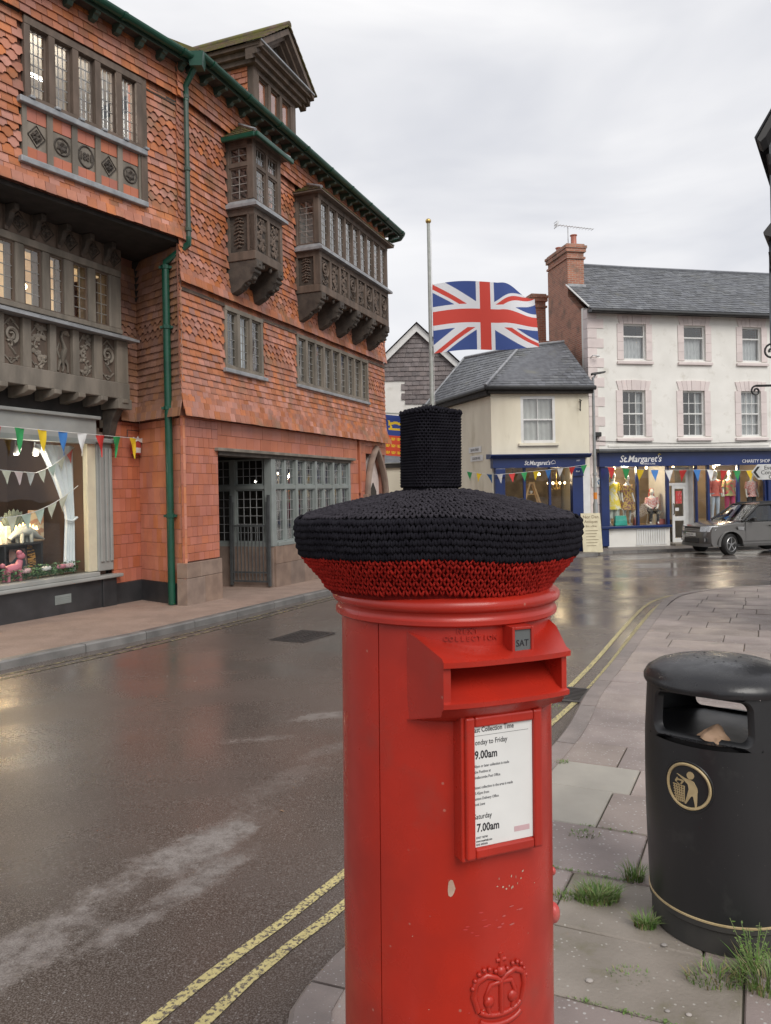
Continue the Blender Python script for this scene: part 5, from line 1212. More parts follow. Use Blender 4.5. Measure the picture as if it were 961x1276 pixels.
# chimneys
def chimney(parent, x0, x1, y0, y1, z0, z1, pots, name='chimney'):
    b = MB(); b.box(x0, x1, y0, y1, z0, z1); c = b.build(name, 'brick', parent)
    b = MB(); b.box(x0-.05, x1+.05, y0-.05, y1+.05, z1-.38, z1-.30).box(x0-.07, x1+.07, y0-.07, y1+.07, z1-.12, z1+.02).box(x0-.1, x1+.1, y0-.1, y1+.1, z1+.021, z1+.12).box(x0-.03, x1+.03, y0-.03, y1+.03, z1+.121, z1+.19); b.build('corbel', 'brick', c)
    for (x, y, h) in pots:
        b = MB(); b.lathe([(.13, 0), (.11, .06), (.105, h-.05), (.135, h-.03), (.135, h), (.09, h), (.09, h-.1)], 12, M=T((x, y, z1+.19))); b.build('chimney_pot', 'terracotta', c, smooth=50)
chimney(wh, -.004, .66, 1.5, 3.25, 8.2, 10.62, [(.4, 1.78, .42), (.33, 2.2, .1), (.33, 2.55, .12), (.33, 2.95, .3)])
chimney(wh, -.25, .35, 4.35, 5.2, 7.6, 9.45, [])
b = MB(); b.box(-.03, .69, 1.42, 1.5, 9.17, 9.27); b.build('lead_apron', 'lead', wh)
# shopfront
MB().box(.25, 11, -.22, .3, 2.34, 2.84).build('shop_fascia', 'navy', wh); b = MB(); b.prismx([(.2, 2.842), (-.42, 2.842), (-.46, 2.9), (-.46, 2.96), (.2, 3.0)], .12, 11); b.build('shop_cornice', 'lead_dark', wh)
for x0, x1 in ((.32, .6), (7.12, 7.5)): MB().box(x0, x1, -.16, .1, -.5, 2.338).build('pilaster', 'navy', wh, bevel=.015)
MB().box(.6, 3.06, -.06, .1, zb, .12).build('stall_riser', 'white_render', wh); MB().box(4.14, 7.12, -.06, .1, zb, .12).build('stall_riser', 'white_render', wh)
for x0, x1 in ((.3, 3.08), (4.12, 7.2)): MB().box(x0, x1, -.2, .12, .122, .21).build('shop_sill', 'navy', wh, bevel=.012)
for x0, x1 in ((.6, .68), (1.76, 1.85), (2.96, 3.06), (4.14, 4.22), (4.62, 4.72), (5.88, 5.98), (7.04, 7.12)): MB().box(x0, x1, -.08, .04, .21, 2.34).build('mullion', 'navy', wh, bevel=.01)
for x0, x1 in ((.68, 1.76), (1.85, 2.96), (4.22, 4.62), (4.72, 5.88), (5.98, 7.04)):
    q = MB(); q.add([(x0, -.02, .21), (x1, -.02, .21), (x1, -.02, 2.34), (x0, -.02, 2.34)], [(0, 1, 2, 3)]); q.build('shop_window', 'pane_shop', wh)
q = MB()
for i in range(13): q.box(1.72+i*.092, 1.775+i*.092, -.085, -.062, -.46, .06)
q.box(1.69, 2.92, -.08, -.061, .06, .1).box(1.69, 2.92, -.08, -.061, -.5, -.46); q.build('slatted_vent', 'white_wood', wh)
# interior
b = MB(); b.box(.3, 7.4, 1.9, 2.0, zb, 2.9).box(.3, 7.4, .12, 2.0, 2.5, 2.6).box(.3, .4, .12, 1.9, zb, 2.6).box(7.3, 7.4, .12, 1.9, zb, 2.6); b.build('shop_room', 'shop_warm', wh)
b = MB(); b.box(.4, 3.0, .1, 1.9, zb, .2).box(4.2, 7.3, .1, 1.9, zb, .3); b.build('window_bed', 'shop_warm', wh)
b = MB(); b.box(3.0, 3.06, .1, 1.2, zb, 2.5).box(4.1, 4.16, .1, 1.2, zb, 2.5); b.build('lobby_screen', 'white_wood', wh)
for x in (1.2, 2.5, 4.5, 5.3, 6.3, 3.6):
    q = MB(); q.ell((x, .5, 2.3), (.05, .05, .05), 8, 5); q.tube([(x, .5, 2.34), (x, .5, 2.5)], .02, 5); q.build('spotlight', 'bulb', wh)
for x in (1.6, 5.4):
    pl = bpy.data.lights.new('shop_light', 'POINT'); pl.energy = 60; pl.color = (1, .80, .55); pl.shadow_soft_size = .12
    po = bpy.data.objects.new('shop_light', pl); col.objects.link(po); po.parent = wh; po.location = (x, .45, 2.22)
# door
DY = .35
dr = MB(); 
for x0, x1 in ((3.1, 3.2), (3.98, 4.1)): dr.box(x0, x1, DY-.04, DY+.06, -.5, 2.3)
dr.box(3.2, 3.98, DY-.04, DY+.06, 2.22, 2.3).box(3.2, 3.98, DY-.04, DY+.06, 1.62, 1.72); dr.build('door_frame', 'white_wood', wh)
d = MB(); d.box(3.42, 3.52, DY-.03, DY+.03, -.5, 1.62).box(3.88, 3.98, DY-.03, DY+.03, -.5, 1.62).box(3.52, 3.88, DY-.03, DY+.03, 1.5, 1.62).box(3.52, 3.88, DY-.03, DY+.03, .32, .48).box(3.52, 3.88, DY-.03, DY+.03, -.5, -.32); d.box(3.2, 3.28, DY-.02, DY+.04, -.5, 1.62); d = d.build('door', 'white_wood', wh)
q = MB(); q.add([(3.2, DY, -.4), (3.98, DY, -.4), (3.98, DY, 2.25), (3.2, DY, 2.25)], [(0, 1, 2, 3)]); q.build('pane', 'pane_shop', d)
q = MB(); q.tube([(3.46, DY-.04, .55), (3.46, DY-.09, .58), (3.46, DY-.09, .92), (3.46, DY-.04, .95)], .016, 6); q.build('handle', 'iron', d)
mat('poster_red', (.55,.06,.06), (.62,.3,.28), rough=.7, scale=12, lo=.58, hi=.62); MB().box(3.57, 3.83, DY-.012, DY-.004, .95, 1.42).build('poster', 'poster_red', d); MB().box(3.55, 3.7, DY-.012, DY-.004, .68, .8).build('notice', 'white_wood', d)
MB().box(3.1, 4.12, -.35, DY, zb, -.48).build('door_step', 'concrete', wh)
text('St.Margaret\'s', .33, 'lettering_white', wh, T((1.02, -.224, 2.50)), name='shop_name', depth=.003, shear=.28, xs=.95, bold=.004)
text('HOSPICE CARE', .085, 'lettering_white', wh, T((1.86, -.224, 2.40)), name='shop_strapline', depth=.003)
mat('gold_logo', (.75,.55,.03)); q = MB(); q.prism([(2.52, 2.74), (2.6, 2.80), (2.68, 2.74), (2.64, 2.74), (2.6, 2.77), (2.56, 2.74)], -.228, -.221); q.build('logo', 'gold_logo', wh)
text('CHARITY SHOP', .17, 'lettering_white', wh, T((5.98, -.224, 2.42)), name='shop_lettering', depth=.003)
MB().box(.7, 7.3, -.03, -.0, 3.06, 3.12).build('string_course', 'white_render', wh)
# ---------------------------------------------------------------- mannequins
mat('mannequin', (.72,.70,.66), (.66,.64,.6), rough=.4)
def skin(name, V, E, rad, m, parent, sub=1):
    me = bpy.data.meshes.new(name); me.from_pydata(V, E, []); o = bpy.data.objects.new(name, me); col.objects.link(o)
    md = o.modifiers.new('skin', 'SKIN'); md.use_smooth_shade = True
    for i, r in enumerate(rad): me.skin_vertices[0].data[i].radius = (r, r) if not isinstance(r, tuple) else r
    me.skin_vertices[0].data[0].use_root = True
    if sub: s_ = o.modifiers.new('sub', 'SUBSURF'); s_.levels = sub; s_.render_levels = sub
    dg = bpy.context.evaluated_depsgraph_get(); bpy.context.view_layer.update()
    m2 = bpy.data.meshes.new_from_object(o.evaluated_get(dg)); bpy.data.objects.remove(o)
    m2.materials.clear(); m2.materials.append(MATS[m]); m2.polygons.foreach_set('use_smooth', [True]*len(m2.polygons))
    o = bpy.data.objects.new(name, m2); col.objects.link(o); o.parent = parent; return o
def mannequin(F, x, y, z, label, top, bottom, topm, botm, h=1.75, seated=False, rz=0, hair=None, sleeves=.5, extra=None):
    """one continuous figure, clothes as its parts"""
    t = thing('mannequin', label, 'mannequin', F @ Vector((x, y, z)), R(12)+rz)
    s = h/1.75
    if not seated:
        V = [(0,0,.95),(0,0,1.1),(0,.01,1.28),(0,0,1.42),(0,-.01,1.52),(0,-.02,1.64),(.17,0,1.40),(.23,.02,1.15),(.25,-.05,.92),(.25,-.09,.82),(-.17,0,1.40),(-.23,.02,1.15),(-.25,-.04,.92),(-.25,-.08,.82),(.09,0,.9),(.10,-.02,.5),(.11,.02,.09),(.12,-.1,.03),(-.09,0,.9),(-.10,.02,.5),(-.11,.04,.09),(-.12,-.08,.03)]
    else:
        V = [(0,0,.50),(0,0,.68),(0,.01,.86),(0,0,.98),(0,-.01,1.07),(0,-.03,1.18),(.16,0,.96),(.22,-.05,.74),(.14,-.25,.62),(.06,-.32,.6),(-.16,0,.96),(-.22,-.05,.74),(-.14,-.25,.64),(-.06,-.33,.62),(.09,-.05,.48),(.13,-.42,.50),(.11,-.40,.12),(.11,-.5,.04),(-.09,-.05,.48),(-.13,-.42,.46),(-.15,-.36,.12),(-.16,-.46,.04)]
    E = [(0,1),(1,2),(2,3),(3,4),(4,5),(3,6),(6,7),(7,8),(8,9),(3,10),(10,11),(11,12),(12,13),(0,14),(14,15),(15,16),(16,17),(0,18),(18,19),(19,20),(20,21)]
    rad = [.12,.10,.12,.09,.045,.09,.055,.04,.03,.028,.055,.04,.03,.028,.08,.055,.035,.03,.08,.055,.035,.03]
    V = [tuple(c*s for c in v) for v in V]; rad = [r*s for r in rad]
    skin('body', V, E, rad, 'mannequin', t)
    q = MB(); hd = Vector(V[5]); q.ell((hd.x, hd.y, hd.z+.03*s), (.082*s, .1*s, .125*s), 12, 8); q.ell((hd.x, hd.y-.1*s, hd.z+.02*s), (.014, .02, .022), 6, 4); q.build('head', 'mannequin', t, smooth=80)
    q = MB()
    if not seated:
        zt_ = {'shirt': .86, 'dress': .55}[top]
        pr = [(.20, zt_*s), (.165, .95*s), (.155, 1.08*s), (.17, 1.28*s), (.175, 1.38*s), (.07, 1.46*s)] if top == 'shirt' else [(.29, zt_*s), (.2, .95*s), (.145, 1.08*s), (.165, 1.28*s), (.165, 1.38*s), (.06, 1.46*s)]
        q.lathe(pr, 18, M=SC(1.1, .8, 1))
    else: q.lathe([(.17, .5*s), (.15, .68*s), (.165, .86*s), (.165, .94*s), (.06, 1.02*s)], 18, M=SC(1.1, .8, 1))
    for a in (6, 10):
        A_, B_, C_ = Vector(V[a]), Vector(V[a+1]), Vector(V[a+2]); q.tube([A_+Vector((0, 0, .03)), A_.lerp(B_, .9)]+([B_, B_.lerp(C_, .8)] if sleeves > .6 else []), [.075, .07]+([.065, .055] if sleeves > .6 else []), 8)
    q.build('top', topm, t, smooth=70)
    q = MB()
    if botm:
        for a in (14, 18):
            A_, B_, C_ = Vector(V[a]), Vector(V[a+1]), Vector(V[a+2])
            q.tube([A_+Vector((0, 0, .08)), A_.lerp(B_, .5), B_, C_] if bottom == 'trousers' else [A_+Vector((0, 0, .05)), B_, B_.lerp(C_, .6)], [.105, .09, .072, .05] if bottom == 'trousers' else [.13, .12, .11], 10)
        q.build(bottom, botm, t, smooth=70)
    if hair:
        q = MB(); q.ell((hd.x, hd.y+.03, hd.z+.06*s), (.1, .105, .11), 10, 6); q.tube([(hd.x-.06, hd.y+.06, hd.z), (hd.x-.08, hd.y+.08, hd.z-.25)], [.05, .03], 7); q.tube([(hd.x+.06, hd.y+.06, hd.z), (hd.x+.08, hd.y+.08, hd.z-.25)], [.05, .03], 7); q.build('headscarf', hair, t, smooth=70)
    q = MB(); q.lathe([(.2, 0), (.2, .012), (.001, .014)], 16); q.build('stand', 'white_metal', t)
    return t
mat('cl_yellow', (.75,.58,.05), (.72,.68,.5), rough=.8, scale=5, lo=.5, hi=.6); mat('cl_cream', (.66,.68,.6), rough=.8)
mat('cl_floral', (.58,.38,.10), (.25,.10,.10), rough=.8, scale=14, lo=.46, hi=.56); mat('cl_coral', (.62,.16,.12), (.5,.1,.08), rough=.8, scale=9)
mat('cl_jeans', (.52,.57,.63), rough=.8); mat('cl_print', (.55,.14,.12), (.30,.33,.14), rough=.8, scale=10, lo=.45, hi=.55); mat('cl_pink', (.62,.05,.16), rough=.8); mat('cl_black', (.02,.02,.022), rough=.8); mat('cl_check', (.62,.22,.2), (.66,.5,.46), rough=.8, scale=22, lo=.45, hi=.55); mat('cl_darkfloral', (.03,.03,.035), (.25,.22,.16), rough=.8, scale=16, lo=.55, hi=.62)
mannequin(FR, 1.10, .45, .2, 'mannequin in yellow top and long cream skirt, leftmost in the charity shop', 'dress', 'skirt', 'cl_yellow', 'cl_cream', 1.9, hair='cl_yellow')
mannequin(FR, 1.64, .4, .2, 'mannequin in a yellow and brown floral dress in the charity shop window', 'dress', 'skirt', 'cl_floral', None, 1.8, rz=.2)
st = thing('stool', 'low white stool under the seated mannequin', 'stool', FR @ Vector((2.64, .45, .2)), R(12)); MB().lathe([(.17, .40), (.18, .42), (.17, .44)], 14).build('seat', 'white_wood', st)
for a in range(4): q = MB(); q.tube([(.13*math.cos(a*1.57+.78), .13*math.sin(a*1.57+.78), .41), (.18*math.cos(a*1.57+.78), .18*math.sin(a*1.57+.78), 0)], .014, 6); q.build('leg', 'white_wood', st)
mannequin(FR, 2.64, .42, .2, 'seated mannequin in a pink top, red headscarf and dark floral trousers', 'shirt', 'trousers', 'cl_check', 'cl_darkfloral', 1.75, seated=True, hair='cl_coral', rz=-.3)
mannequin(FR, 5.26, .4, .3, 'mannequin in a loose coral jumper and pale jeans, second window', 'shirt', 'trousers', 'cl_coral', 'cl_jeans', 1.82, sleeves=1, rz=.1)
mannequin(FR, 5.90, .42, .3, 'mannequin in a red and green print blouse with pink trousers', 'shirt', 'trousers', 'cl_print', 'cl_pink', 1.82, rz=-.15)
mannequin(FR, 6.84, .42, .3, 'mannequin in a pink check shirt and black trousers above the car', 'shirt', 'trousers', 'cl_check', 'cl_black', 1.72)
def bag(F, x, y, z, w, h, m, lab):
    t = thing('handbag', lab, 'bag', F @ Vector((x, y, z)), R(12)); q = MB(); q.hexa([(-w/2, -.08, 0), (w/2, -.08, 0), (w/2, .08, 0), (-w/2, .08, 0), (-w*.42, -.05, h), (w*.42, -.05, h), (w*.42, .05, h), (-w*.42, .05, h)]); q.build('body', m, t, bevel=.02); q = MB(); q.tube([(-w*.25, 0, h), (-w*.22, 0, h+.2), (0, 0, h+.27), (w*.22, 0, h+.2), (w*.25, 0, h)], .014, 6); q.build('handle', 'cl_cream', t)
mat('cl_teal', (.04,.42,.32), rough=.5); mat('cl_rust', (.36,.10,.08), rough=.5)
bag(FR, 1.24, .2, .21, .5, .36, 'cl_teal', 'turquoise handbag at the foot of the floral dress mannequin'); bag(FR, 2.90, .2, .21, .4, .2, 'cl_rust', 'rust red box bag beside the seated mannequin')
bag(FR, 1.90, .25, .21, .22, .28, 'cl_rust', 'small red bag between the floral dress and the seated mannequin')
bunting('street_bunting', 'row of coloured pennants strung along the charity shop fascia', [FR @ Vector((.3, -.5, 2.33)), FR @ Vector((4.0, -.62, 2.18)), FR @ Vector((8.0, -.5, 2.2))], ['red', 'green', 'yellow', 'blue', 'white', 'red', 'blue', 'white', 'red', 'green', 'yellow', 'blue', 'white', 'red', 'green'], .3, .42, .1, .55, sag=.06, wind=.3, seed=9)
# ================================================================= CORNER HOUSE
FC = frame((3.541, 25.5), 82)
ch = thing('corner_house', 'cream rendered two storey corner house with hipped slate roof and navy shopfront', 'house', (3.541, 25.5, 0), R(8))
b = MB(); wall_with_holes(b, 0, 3.4, 2.6, 4.9, 0, .3, [(1.02, 2.21, 3.14, 4.70)]); b.build('wall', 'cream_render', ch)
MB().box(0, .06, 0, .3, -.75, 2.6).build('wall', 'cream_render', ch); MB().box(3.1, 3.4, .0, .3, -.75, 2.6).build('wall', 'cream_render', ch)
SX, SY = -.88, 5.02
b = MB(); b.add([(0, 0.002, -.75), (SX, SY, -.75), (SX+.3, SY, -.75), (.3, .3, -.75), (0, 0.002, 4.9), (SX, SY, 4.9), (SX+.3, SY, 4.9), (.3, .3, 4.9)], [(0,3,2,1),(4,5,6,7),(0,1,5,4),(1,2,6,5),(2,3,7,6),(3,0,4,7)]); b.build('side_wall', 'cream_render', ch)
b = MB(); b.box(-.5, 3.4, 5.0, 5.2, -.75, 4.9).box(3.2, 3.4, .3, 5, -.75, 4.9); b.build('rear_wall', 'cream_render', ch)
sash(ch, I4, 1.02, 2.21, 3.14, 4.70, 2, 1, y=.05, fw=.09, mid=True, inner='interior_pale', dy=.06)
MB().box(.92, 2.31, -.1, .1, 3.04, 3.13).build('sill', 'cream_render', ch, bevel=.01)
# roof planes
ez = 4.98
A_, B_, S_ = (-.24, -.26, ez), (3.55, -.26, ez), (SX-.3, SY+.1, ez)
Hp, Rp, Lp = (1.85, 2.5, 6.78), (3.55, 2.5, 6.98), (.45, 5.2, 6.85)
b = MB(); slates(b, A_, B_, Hp, Rp, .2, .3, rs); slates(b, S_, A_, Lp, Hp, .2, .3, rs); tag(b.build('roof_slates', 'slate', ch), kind='stuff')
b = MB(); b.add([A_, B_, Rp, Hp, Lp, S_, (3.55, 5.2, ez), (SX, 5.3, ez)], [(0, 1, 2, 3), (5, 0, 3, 4), (2, 6, 4, 3), (4, 6, 7, 5), (1, 6, 2)]); b.build('roof', 'slate', ch)
b = MB(); V_ = lambda p, dz=.04: (p[0], p[1], p[2]+dz)
b.tube([V_(A_), V_(Hp)], .06, 6); b.tube([V_(Hp), V_(Rp)], .06, 6); b.tube([V_(Hp), V_(Lp)], .06, 6); b.build('lead_hip', 'lead', ch, smooth=60)
b = MB(); b.tube([V_(S_), V_(Lp)], .05, 6); b.build('lead_verge', 'lead', ch)
b = MB(); b.tube([V_(S_, -.03), V_(A_, -.03), V_(B_, -.03)], .075, 8); b.build('gutter', 'iron', ch, smooth=40)
b = MB(); b.box(-.15, 3.5, -.2, -.0, 4.78, 4.9); b.add([(-.2, -.2, 4.72), (SX-.25, SY, 4.72), (SX, SY, 4.72), (0, -.002, 4.72), (-.2, -.2, 4.92), (SX-.25, SY, 4.92), (SX, SY, 4.92), (0, -.002, 4.92)], [(0,3,2,1),(4,5,6,7),(0,1,5,4),(1,2,6,5),(2,3,7,6),(3,0,4,7)]); b.build('eaves_board', 'soffit', ch)
# shopfront
MB().box(-.02, 3.16, -.2, .3, 2.31, 2.62).build('shop_fascia', 'navy', ch); b = MB(); b.prismx([(.2, 2.622), (-.3, 2.622), (-.42, 2.72), (-.42, 2.75), (.2, 2.79)], -.14, 3.3); b.build('shop_cornice', 'navy', ch)
for x0, x1 in ((.06, .40), (2.72, 3.1)): MB().box(x0, x1, -.14, .1, -.75, 2.308).build('pilaster', 'navy', ch, bevel=.015); MB().box(x0-.0, x1, -.2, -.141, 2.0, 2.3).build('pilaster_cap', 'navy', ch, bevel=.02)
for x0, x1 in ((1.05, 1.13), (1.92, 2.0)): MB().box(x0, x1, -.06, .04, .05, 2.31).build('mullion', 'navy', ch)
MB().box(.4, 2.72, -.1, .1, -.75, .05).build('stall_riser', 'navy', ch)
for x0, x1 in ((.4, 1.05), (1.13, 1.92), (2.0, 2.72)):
    q = MB(); q.add([(x0, -.02, .05), (x1, -.02, .05), (x1, -.02, 2.31), (x0, -.02, 2.31)], [(0, 1, 2, 3)]); q.build('shop_window', 'pane_shop', ch)
mat('shop_dim', (.26,.20,.13), (.12,.09,.06), rough=.9, scale=3)
b = MB(); b.box(.1, 3.1, 1.9, 2.0, -.7, 2.6).box(.1, 3.1, .12, 2, 2.5, 2.58).box(.1, 3.1, .12, 2, -.7, .05); b.build('shop_room', 'shop_dim', ch)
text('St.Margaret\'s', .2, 'lettering_white', ch, T((1.04, -.204, 2.40)), name='shop_name', depth=.003, shear=.28, xs=.85, bold=.003)
q = MB(); q.tube([(1.98, -.205, 2.44), (1.98, -.205, 2.5), (2.05, -.205, 2.55), (2.11, -.205, 2.5), (2.11, -.205, 2.44), (1.98, -.205, 2.42)], .01, 4); q.build('logo', 'lettering_white', ch)
text('ART', .07, 'lettering_white', ch, T((2.85, -.204, 2.5)), name='lettering', depth=.002); text('And', .08, 'lettering_white', ch, T((2.82, -.204, 2.14)), name='lettering', depth=.002)
# street name plates on the side wall
ang_s = math.atan2(SY, SX)
PS = T((0, 0, 0)) @ RZ(math.atan2(-SY, -SX)) 
for (s0, z0, txt, lab) in ((1.78, 2.9, 'SILVER STREET', 'upper white street name plate on the cream side wall'), (1.66, 2.6, 'GOLDEN HILL', 'lower white street name plate on the cream side wall')):
    L_ = math.hypot(SX, SY); p0 = FC @ Vector((SX/L_*s0, SY/L_*s0, 0)); wp = thing('street_name_plate', lab, 'sign', (p0.x, p0.y, z0), math.atan2(-SY, -SX)+R(8))
    MB().box(0, 1.0, -.025, -.003, 0, .2).build('plate', 'white_metal', wp); text(txt, .125, 'lettering_black', wp, T((.5, -.0275, .055)), depth=.0015, align='CENTER', xs=.85)
# ladder, crockery, chandelier in the corner shop
ld = thing('step_ladder', 'wooden A shaped step ladder used as display in the corner shop window', 'ladder', FC @ Vector((1.5, .55, .06)), R(8))
mat('pine', (.55,.33,.14), (.45,.26,.11), rough=.6)
for sgn in (-1, 1):
    for yy in (-.15, .15):
        q = MB(); q.tube([(sgn*.06, yy*.6, 1.75), (sgn*.62, yy, 0)], .045, 4); q.build('rail', 'pine', ld)
for z in (.45, .95, 1.35): w_ = .06+(1.75-z)*.32; MB().box(-w_, w_, -.14, .14, z, z+.03).build('shelf', 'pine', ld)
MB().box(-.1, .1, -.12, .12, 1.72, 1.78).build('top', 'pine', ld)
for i, (x, z) in enumerate(((-.2, .98), (.05, .98), (.2, .98), (-.3, .48), (0, .48), (.3, .48), (0, 1.38))):
    q = MB(); q.lathe([(.03, 0), (.035, .01), (.07, .08), (.075, .1), (.065, .1), (.03, .02)], 12); o = q.build('bowl', 'white_plastic', None, smooth=60); o.location = FC @ Vector((1.5+x, .55, z+.06)); tag(o, ['left white china bowl on the middle ladder shelf', 'middle white china bowl on the middle ladder shelf', 'right white china bowl on the middle ladder shelf', 'left white china bowl on the bottom ladder shelf', 'middle white china bowl on the bottom ladder shelf', 'right white china bowl on the bottom ladder shelf', 'white china bowl alone on the top ladder shelf'][i], 'bowl', 'china bowls on the ladder')
cd = thing('chandelier', 'lit brass and crystal chandelier in the corner shop window', 'chandelier', FC @ Vector((2.4, .5, 1.55)), R(8))
mat('brass', (.6,.42,.15), metal=.8, rough=.3); q = MB(); q.tube([(0, 0, .1), (0, 0, .95)], .012, 6); q.lathe([(.02, .0), (.06, .08), (.02, .16), (.05, .24), (.015, .32)], 10); q.build('stem', 'brass', cd, smooth=60)
for i in range(8):
    a = i*math.pi/4; r_ = .3; q = MB(); q.tube([(0, 0, .1), (r_*.5*math.cos(a), r_*.5*math.sin(a), .02), (r_*math.cos(a), r_*math.sin(a), .1), (r_*math.cos(a), r_*math.sin(a), .2)], .01, 5); arm = q.build('arm', 'brass', cd)
    q = MB(); q.ell((r_*math.cos(a), r_*math.sin(a), .24), (.03, .03, .045), 7, 5); q.build('candle_bulb', 'bulb', arm)
pl = bpy.data.lights.new('chandelier_light', 'POINT'); pl.energy = 12; pl.color = (1, .75, .45); pl.shadow_soft_size = .2; po = bpy.data.objects.new('chandelier_light', pl); col.objects.link(po); po.parent = cd; po.location = (0, -.05, .5)
pd = thing('pendant_lamp', 'small lit pendant lamp in the middle pane of the corner shop', 'lamp', FC @ Vector((1.75, .4, 2.1)), R(8)); MB().ell((0, 0, 0), (.06, .06, .05)).build('bulb', 'bulb', pd); MB().tube([(0, 0, .05), (0, 0, .4)], .008, 5).build('cord', 'iron', pd)
pd = thing('pendant_lamp', 'small lit pendant lamp in the left pane of the corner shop', 'lamp', FC @ Vector((.82, .4, 2.08)), R(8)); MB().ell((0, 0, 0), (.05, .05, .05)).build('bulb', 'bulb', pd); MB().tube([(0, 0, .05), (0, 0, .42)], .008, 5).build('cord', 'iron', pd)
bunting('street_bunting', 'small coloured pennants strung across the corner shopfront', [FC @ Vector((-.75, .6, 2.25)), FC @ Vector((.1, -.55, 2.1)), FC @ Vector((3.15, -.42, 2.38))], ['green', 'yellow', 'blue', 'white', 'red', 'green', 'yellow', 'blue', 'white', 'red', 'green'], .22, .3, .06, .42, sag=.03, wind=.5, seed=12)
# iron bracket at the eaves
ib = thing('wall_bracket', 'black iron bracket at the eaves of the corner house', 'bracket', FC @ Vector((3.1, 0, 4.2)), R(8))
q = MB(); q.tube([(0, 0, 0), (0, 0, .4)], .02, 5); q.tube([(0, 0, .35), (-.1, -.35, .3)], .016, 5); q.tube([(0, 0, .05), (-.1, -.3, .28)], .014, 5); q.build('frame', 'iron', ib)
mb_ = MB(); mb_.box(3.12, 3.38, -.04, .0, -.75, 2.3); mb_.build('white_board', 'white_wood', ch)
# ================================================================= behind: rear cottage, gable house, low wall
rc = thing('rear_cottage', 'low whitewashed cottage range with slate roof behind the corner house', 'house', (3.541, 25.5, 0), R(8))
L_ = math.hypot(SX, SY); ux, uy = SX/L_, SY/L_
def sp(t_, o_, z): return (ux*t_+uy*o_, uy*t_-ux*o_, z)          # along the side street, to the right of it, up
b = MB(); b.add([sp(5.2, 0, -.8), sp(11, 0, -.8), sp(11, .3, -.8), sp(5.2, .3, -.8), sp(5.2, 0, 4.6), sp(11, 0, 4.3), sp(11, .3, 4.3), sp(5.2, .3, 4.6)], [(0,3,2,1),(4,5,6,7),(0,1,5,4),(1,2,6,5),(2,3,7,6),(3,0,4,7)]); b.build('wall', 'white_render', rc)
b = MB(); slates(b, sp(11, -.3, 4.35), sp(5.16, -.3, 4.75), sp(11, 2.6, 6.9), sp(5.16, 2.6, 7.0), .22, .3, rs); tag(b.build('roof_slates', 'slate', rc), kind='stuff')
b = MB(); b.add([sp(11, -.28, 4.33), sp(5.2, -.28, 4.73), sp(5.2, 2.6, 6.97), sp(11, 2.6, 6.87), sp(5.2, 5.2, 4.7), sp(11, 5.2, 4.3)], [(0, 1, 2, 3), (3, 2, 4, 5), (1, 4, 2), (0, 3, 5)]); b.build('roof', 'slate', rc)
b = MB(); b.tube([sp(11, -.36, 4.3), sp(5.2, -.36, 4.68)], .08, 6); b.build('gutter', 'iron', rc)
gh = thing('gable_house', 'house with brown slate hung gable and white bargeboards far behind the flagpole', 'house', (1.46, 33, 0), 0)
b = MB(); b.box(-2.4, 1.9, .06, 6, -.8, 7.0); b.prism([(-1.62, 6.9), (1.62, 6.9), (0, 8.45)], .06, 6); b.build('wall', 'white_render', gh)
b = MB(); r_ = 0; z = 5.35
while z < 8.4:
    hw = 1.5 if z < 6.95 else max(.0, (8.45-z)*1.02)
    x = -hw-(.16 if r_ % 2 else 0)
    while x < hw:
        xa, xb = max(x, -hw), min(x+.32, hw)
        if xb-xa > .05 and (z > 6.2 or xa > -.85):
            dz_ = rs.uniform(-.01, .01); b.hexa([(xa+.006, .0, z+dz_), (xb-.006, .0, z+dz_), (xb-.006, .05, z+dz_), (xa+.006, .05, z+dz_), (xa+.006, .045, z+.26), (xb-.006, .045, z+.26), (xb-.006, .06, z+.26), (xa+.006, .06, z+.26)])
        x += .32
    z += .2; r_ += 1
tag(b.build('wall_slates', 'slate_brown', gh), kind='stuff')
b = MB()
for s in (-1, 1): b.prism([(0, 8.75), (0, 8.42), (s*1.9, 6.62), (s*1.98, 6.86)], -.16, -.06)
b.build('bargeboard', 'white_wood', gh)
b = MB()
for s in (-1, 1): b.add([(0, -.3, 8.8), (s*2.05, -.3, 6.85), (s*2.05, 6, 6.85), (0, 6, 8.8)], [(0, 1, 2, 3)])
b.build('roof', 'slate', gh)
cw = thing('cream_outbuilding', 'low cream outbuilding with grey lean-to roof at the end of the side street', 'outbuilding', (.6, 30.6, 0), 0)
MB().box(-2.2, 1.0, 0, 1.5, -.8, 2.62).build('wall', 'cream_render', cw); MB().box(-2.3, 1.05, -.1, .1, 2.55, 2.72).build('eaves_board', 'soffit', cw)
b = MB(); b.add([(-2.3, -.15, 2.75), (1.1, -.15, 2.75), (.9, 1.6, 3.9), (-2.3, 1.6, 3.5)], [(0, 1, 2, 3)]); b.build('roof', 'slate', cw)
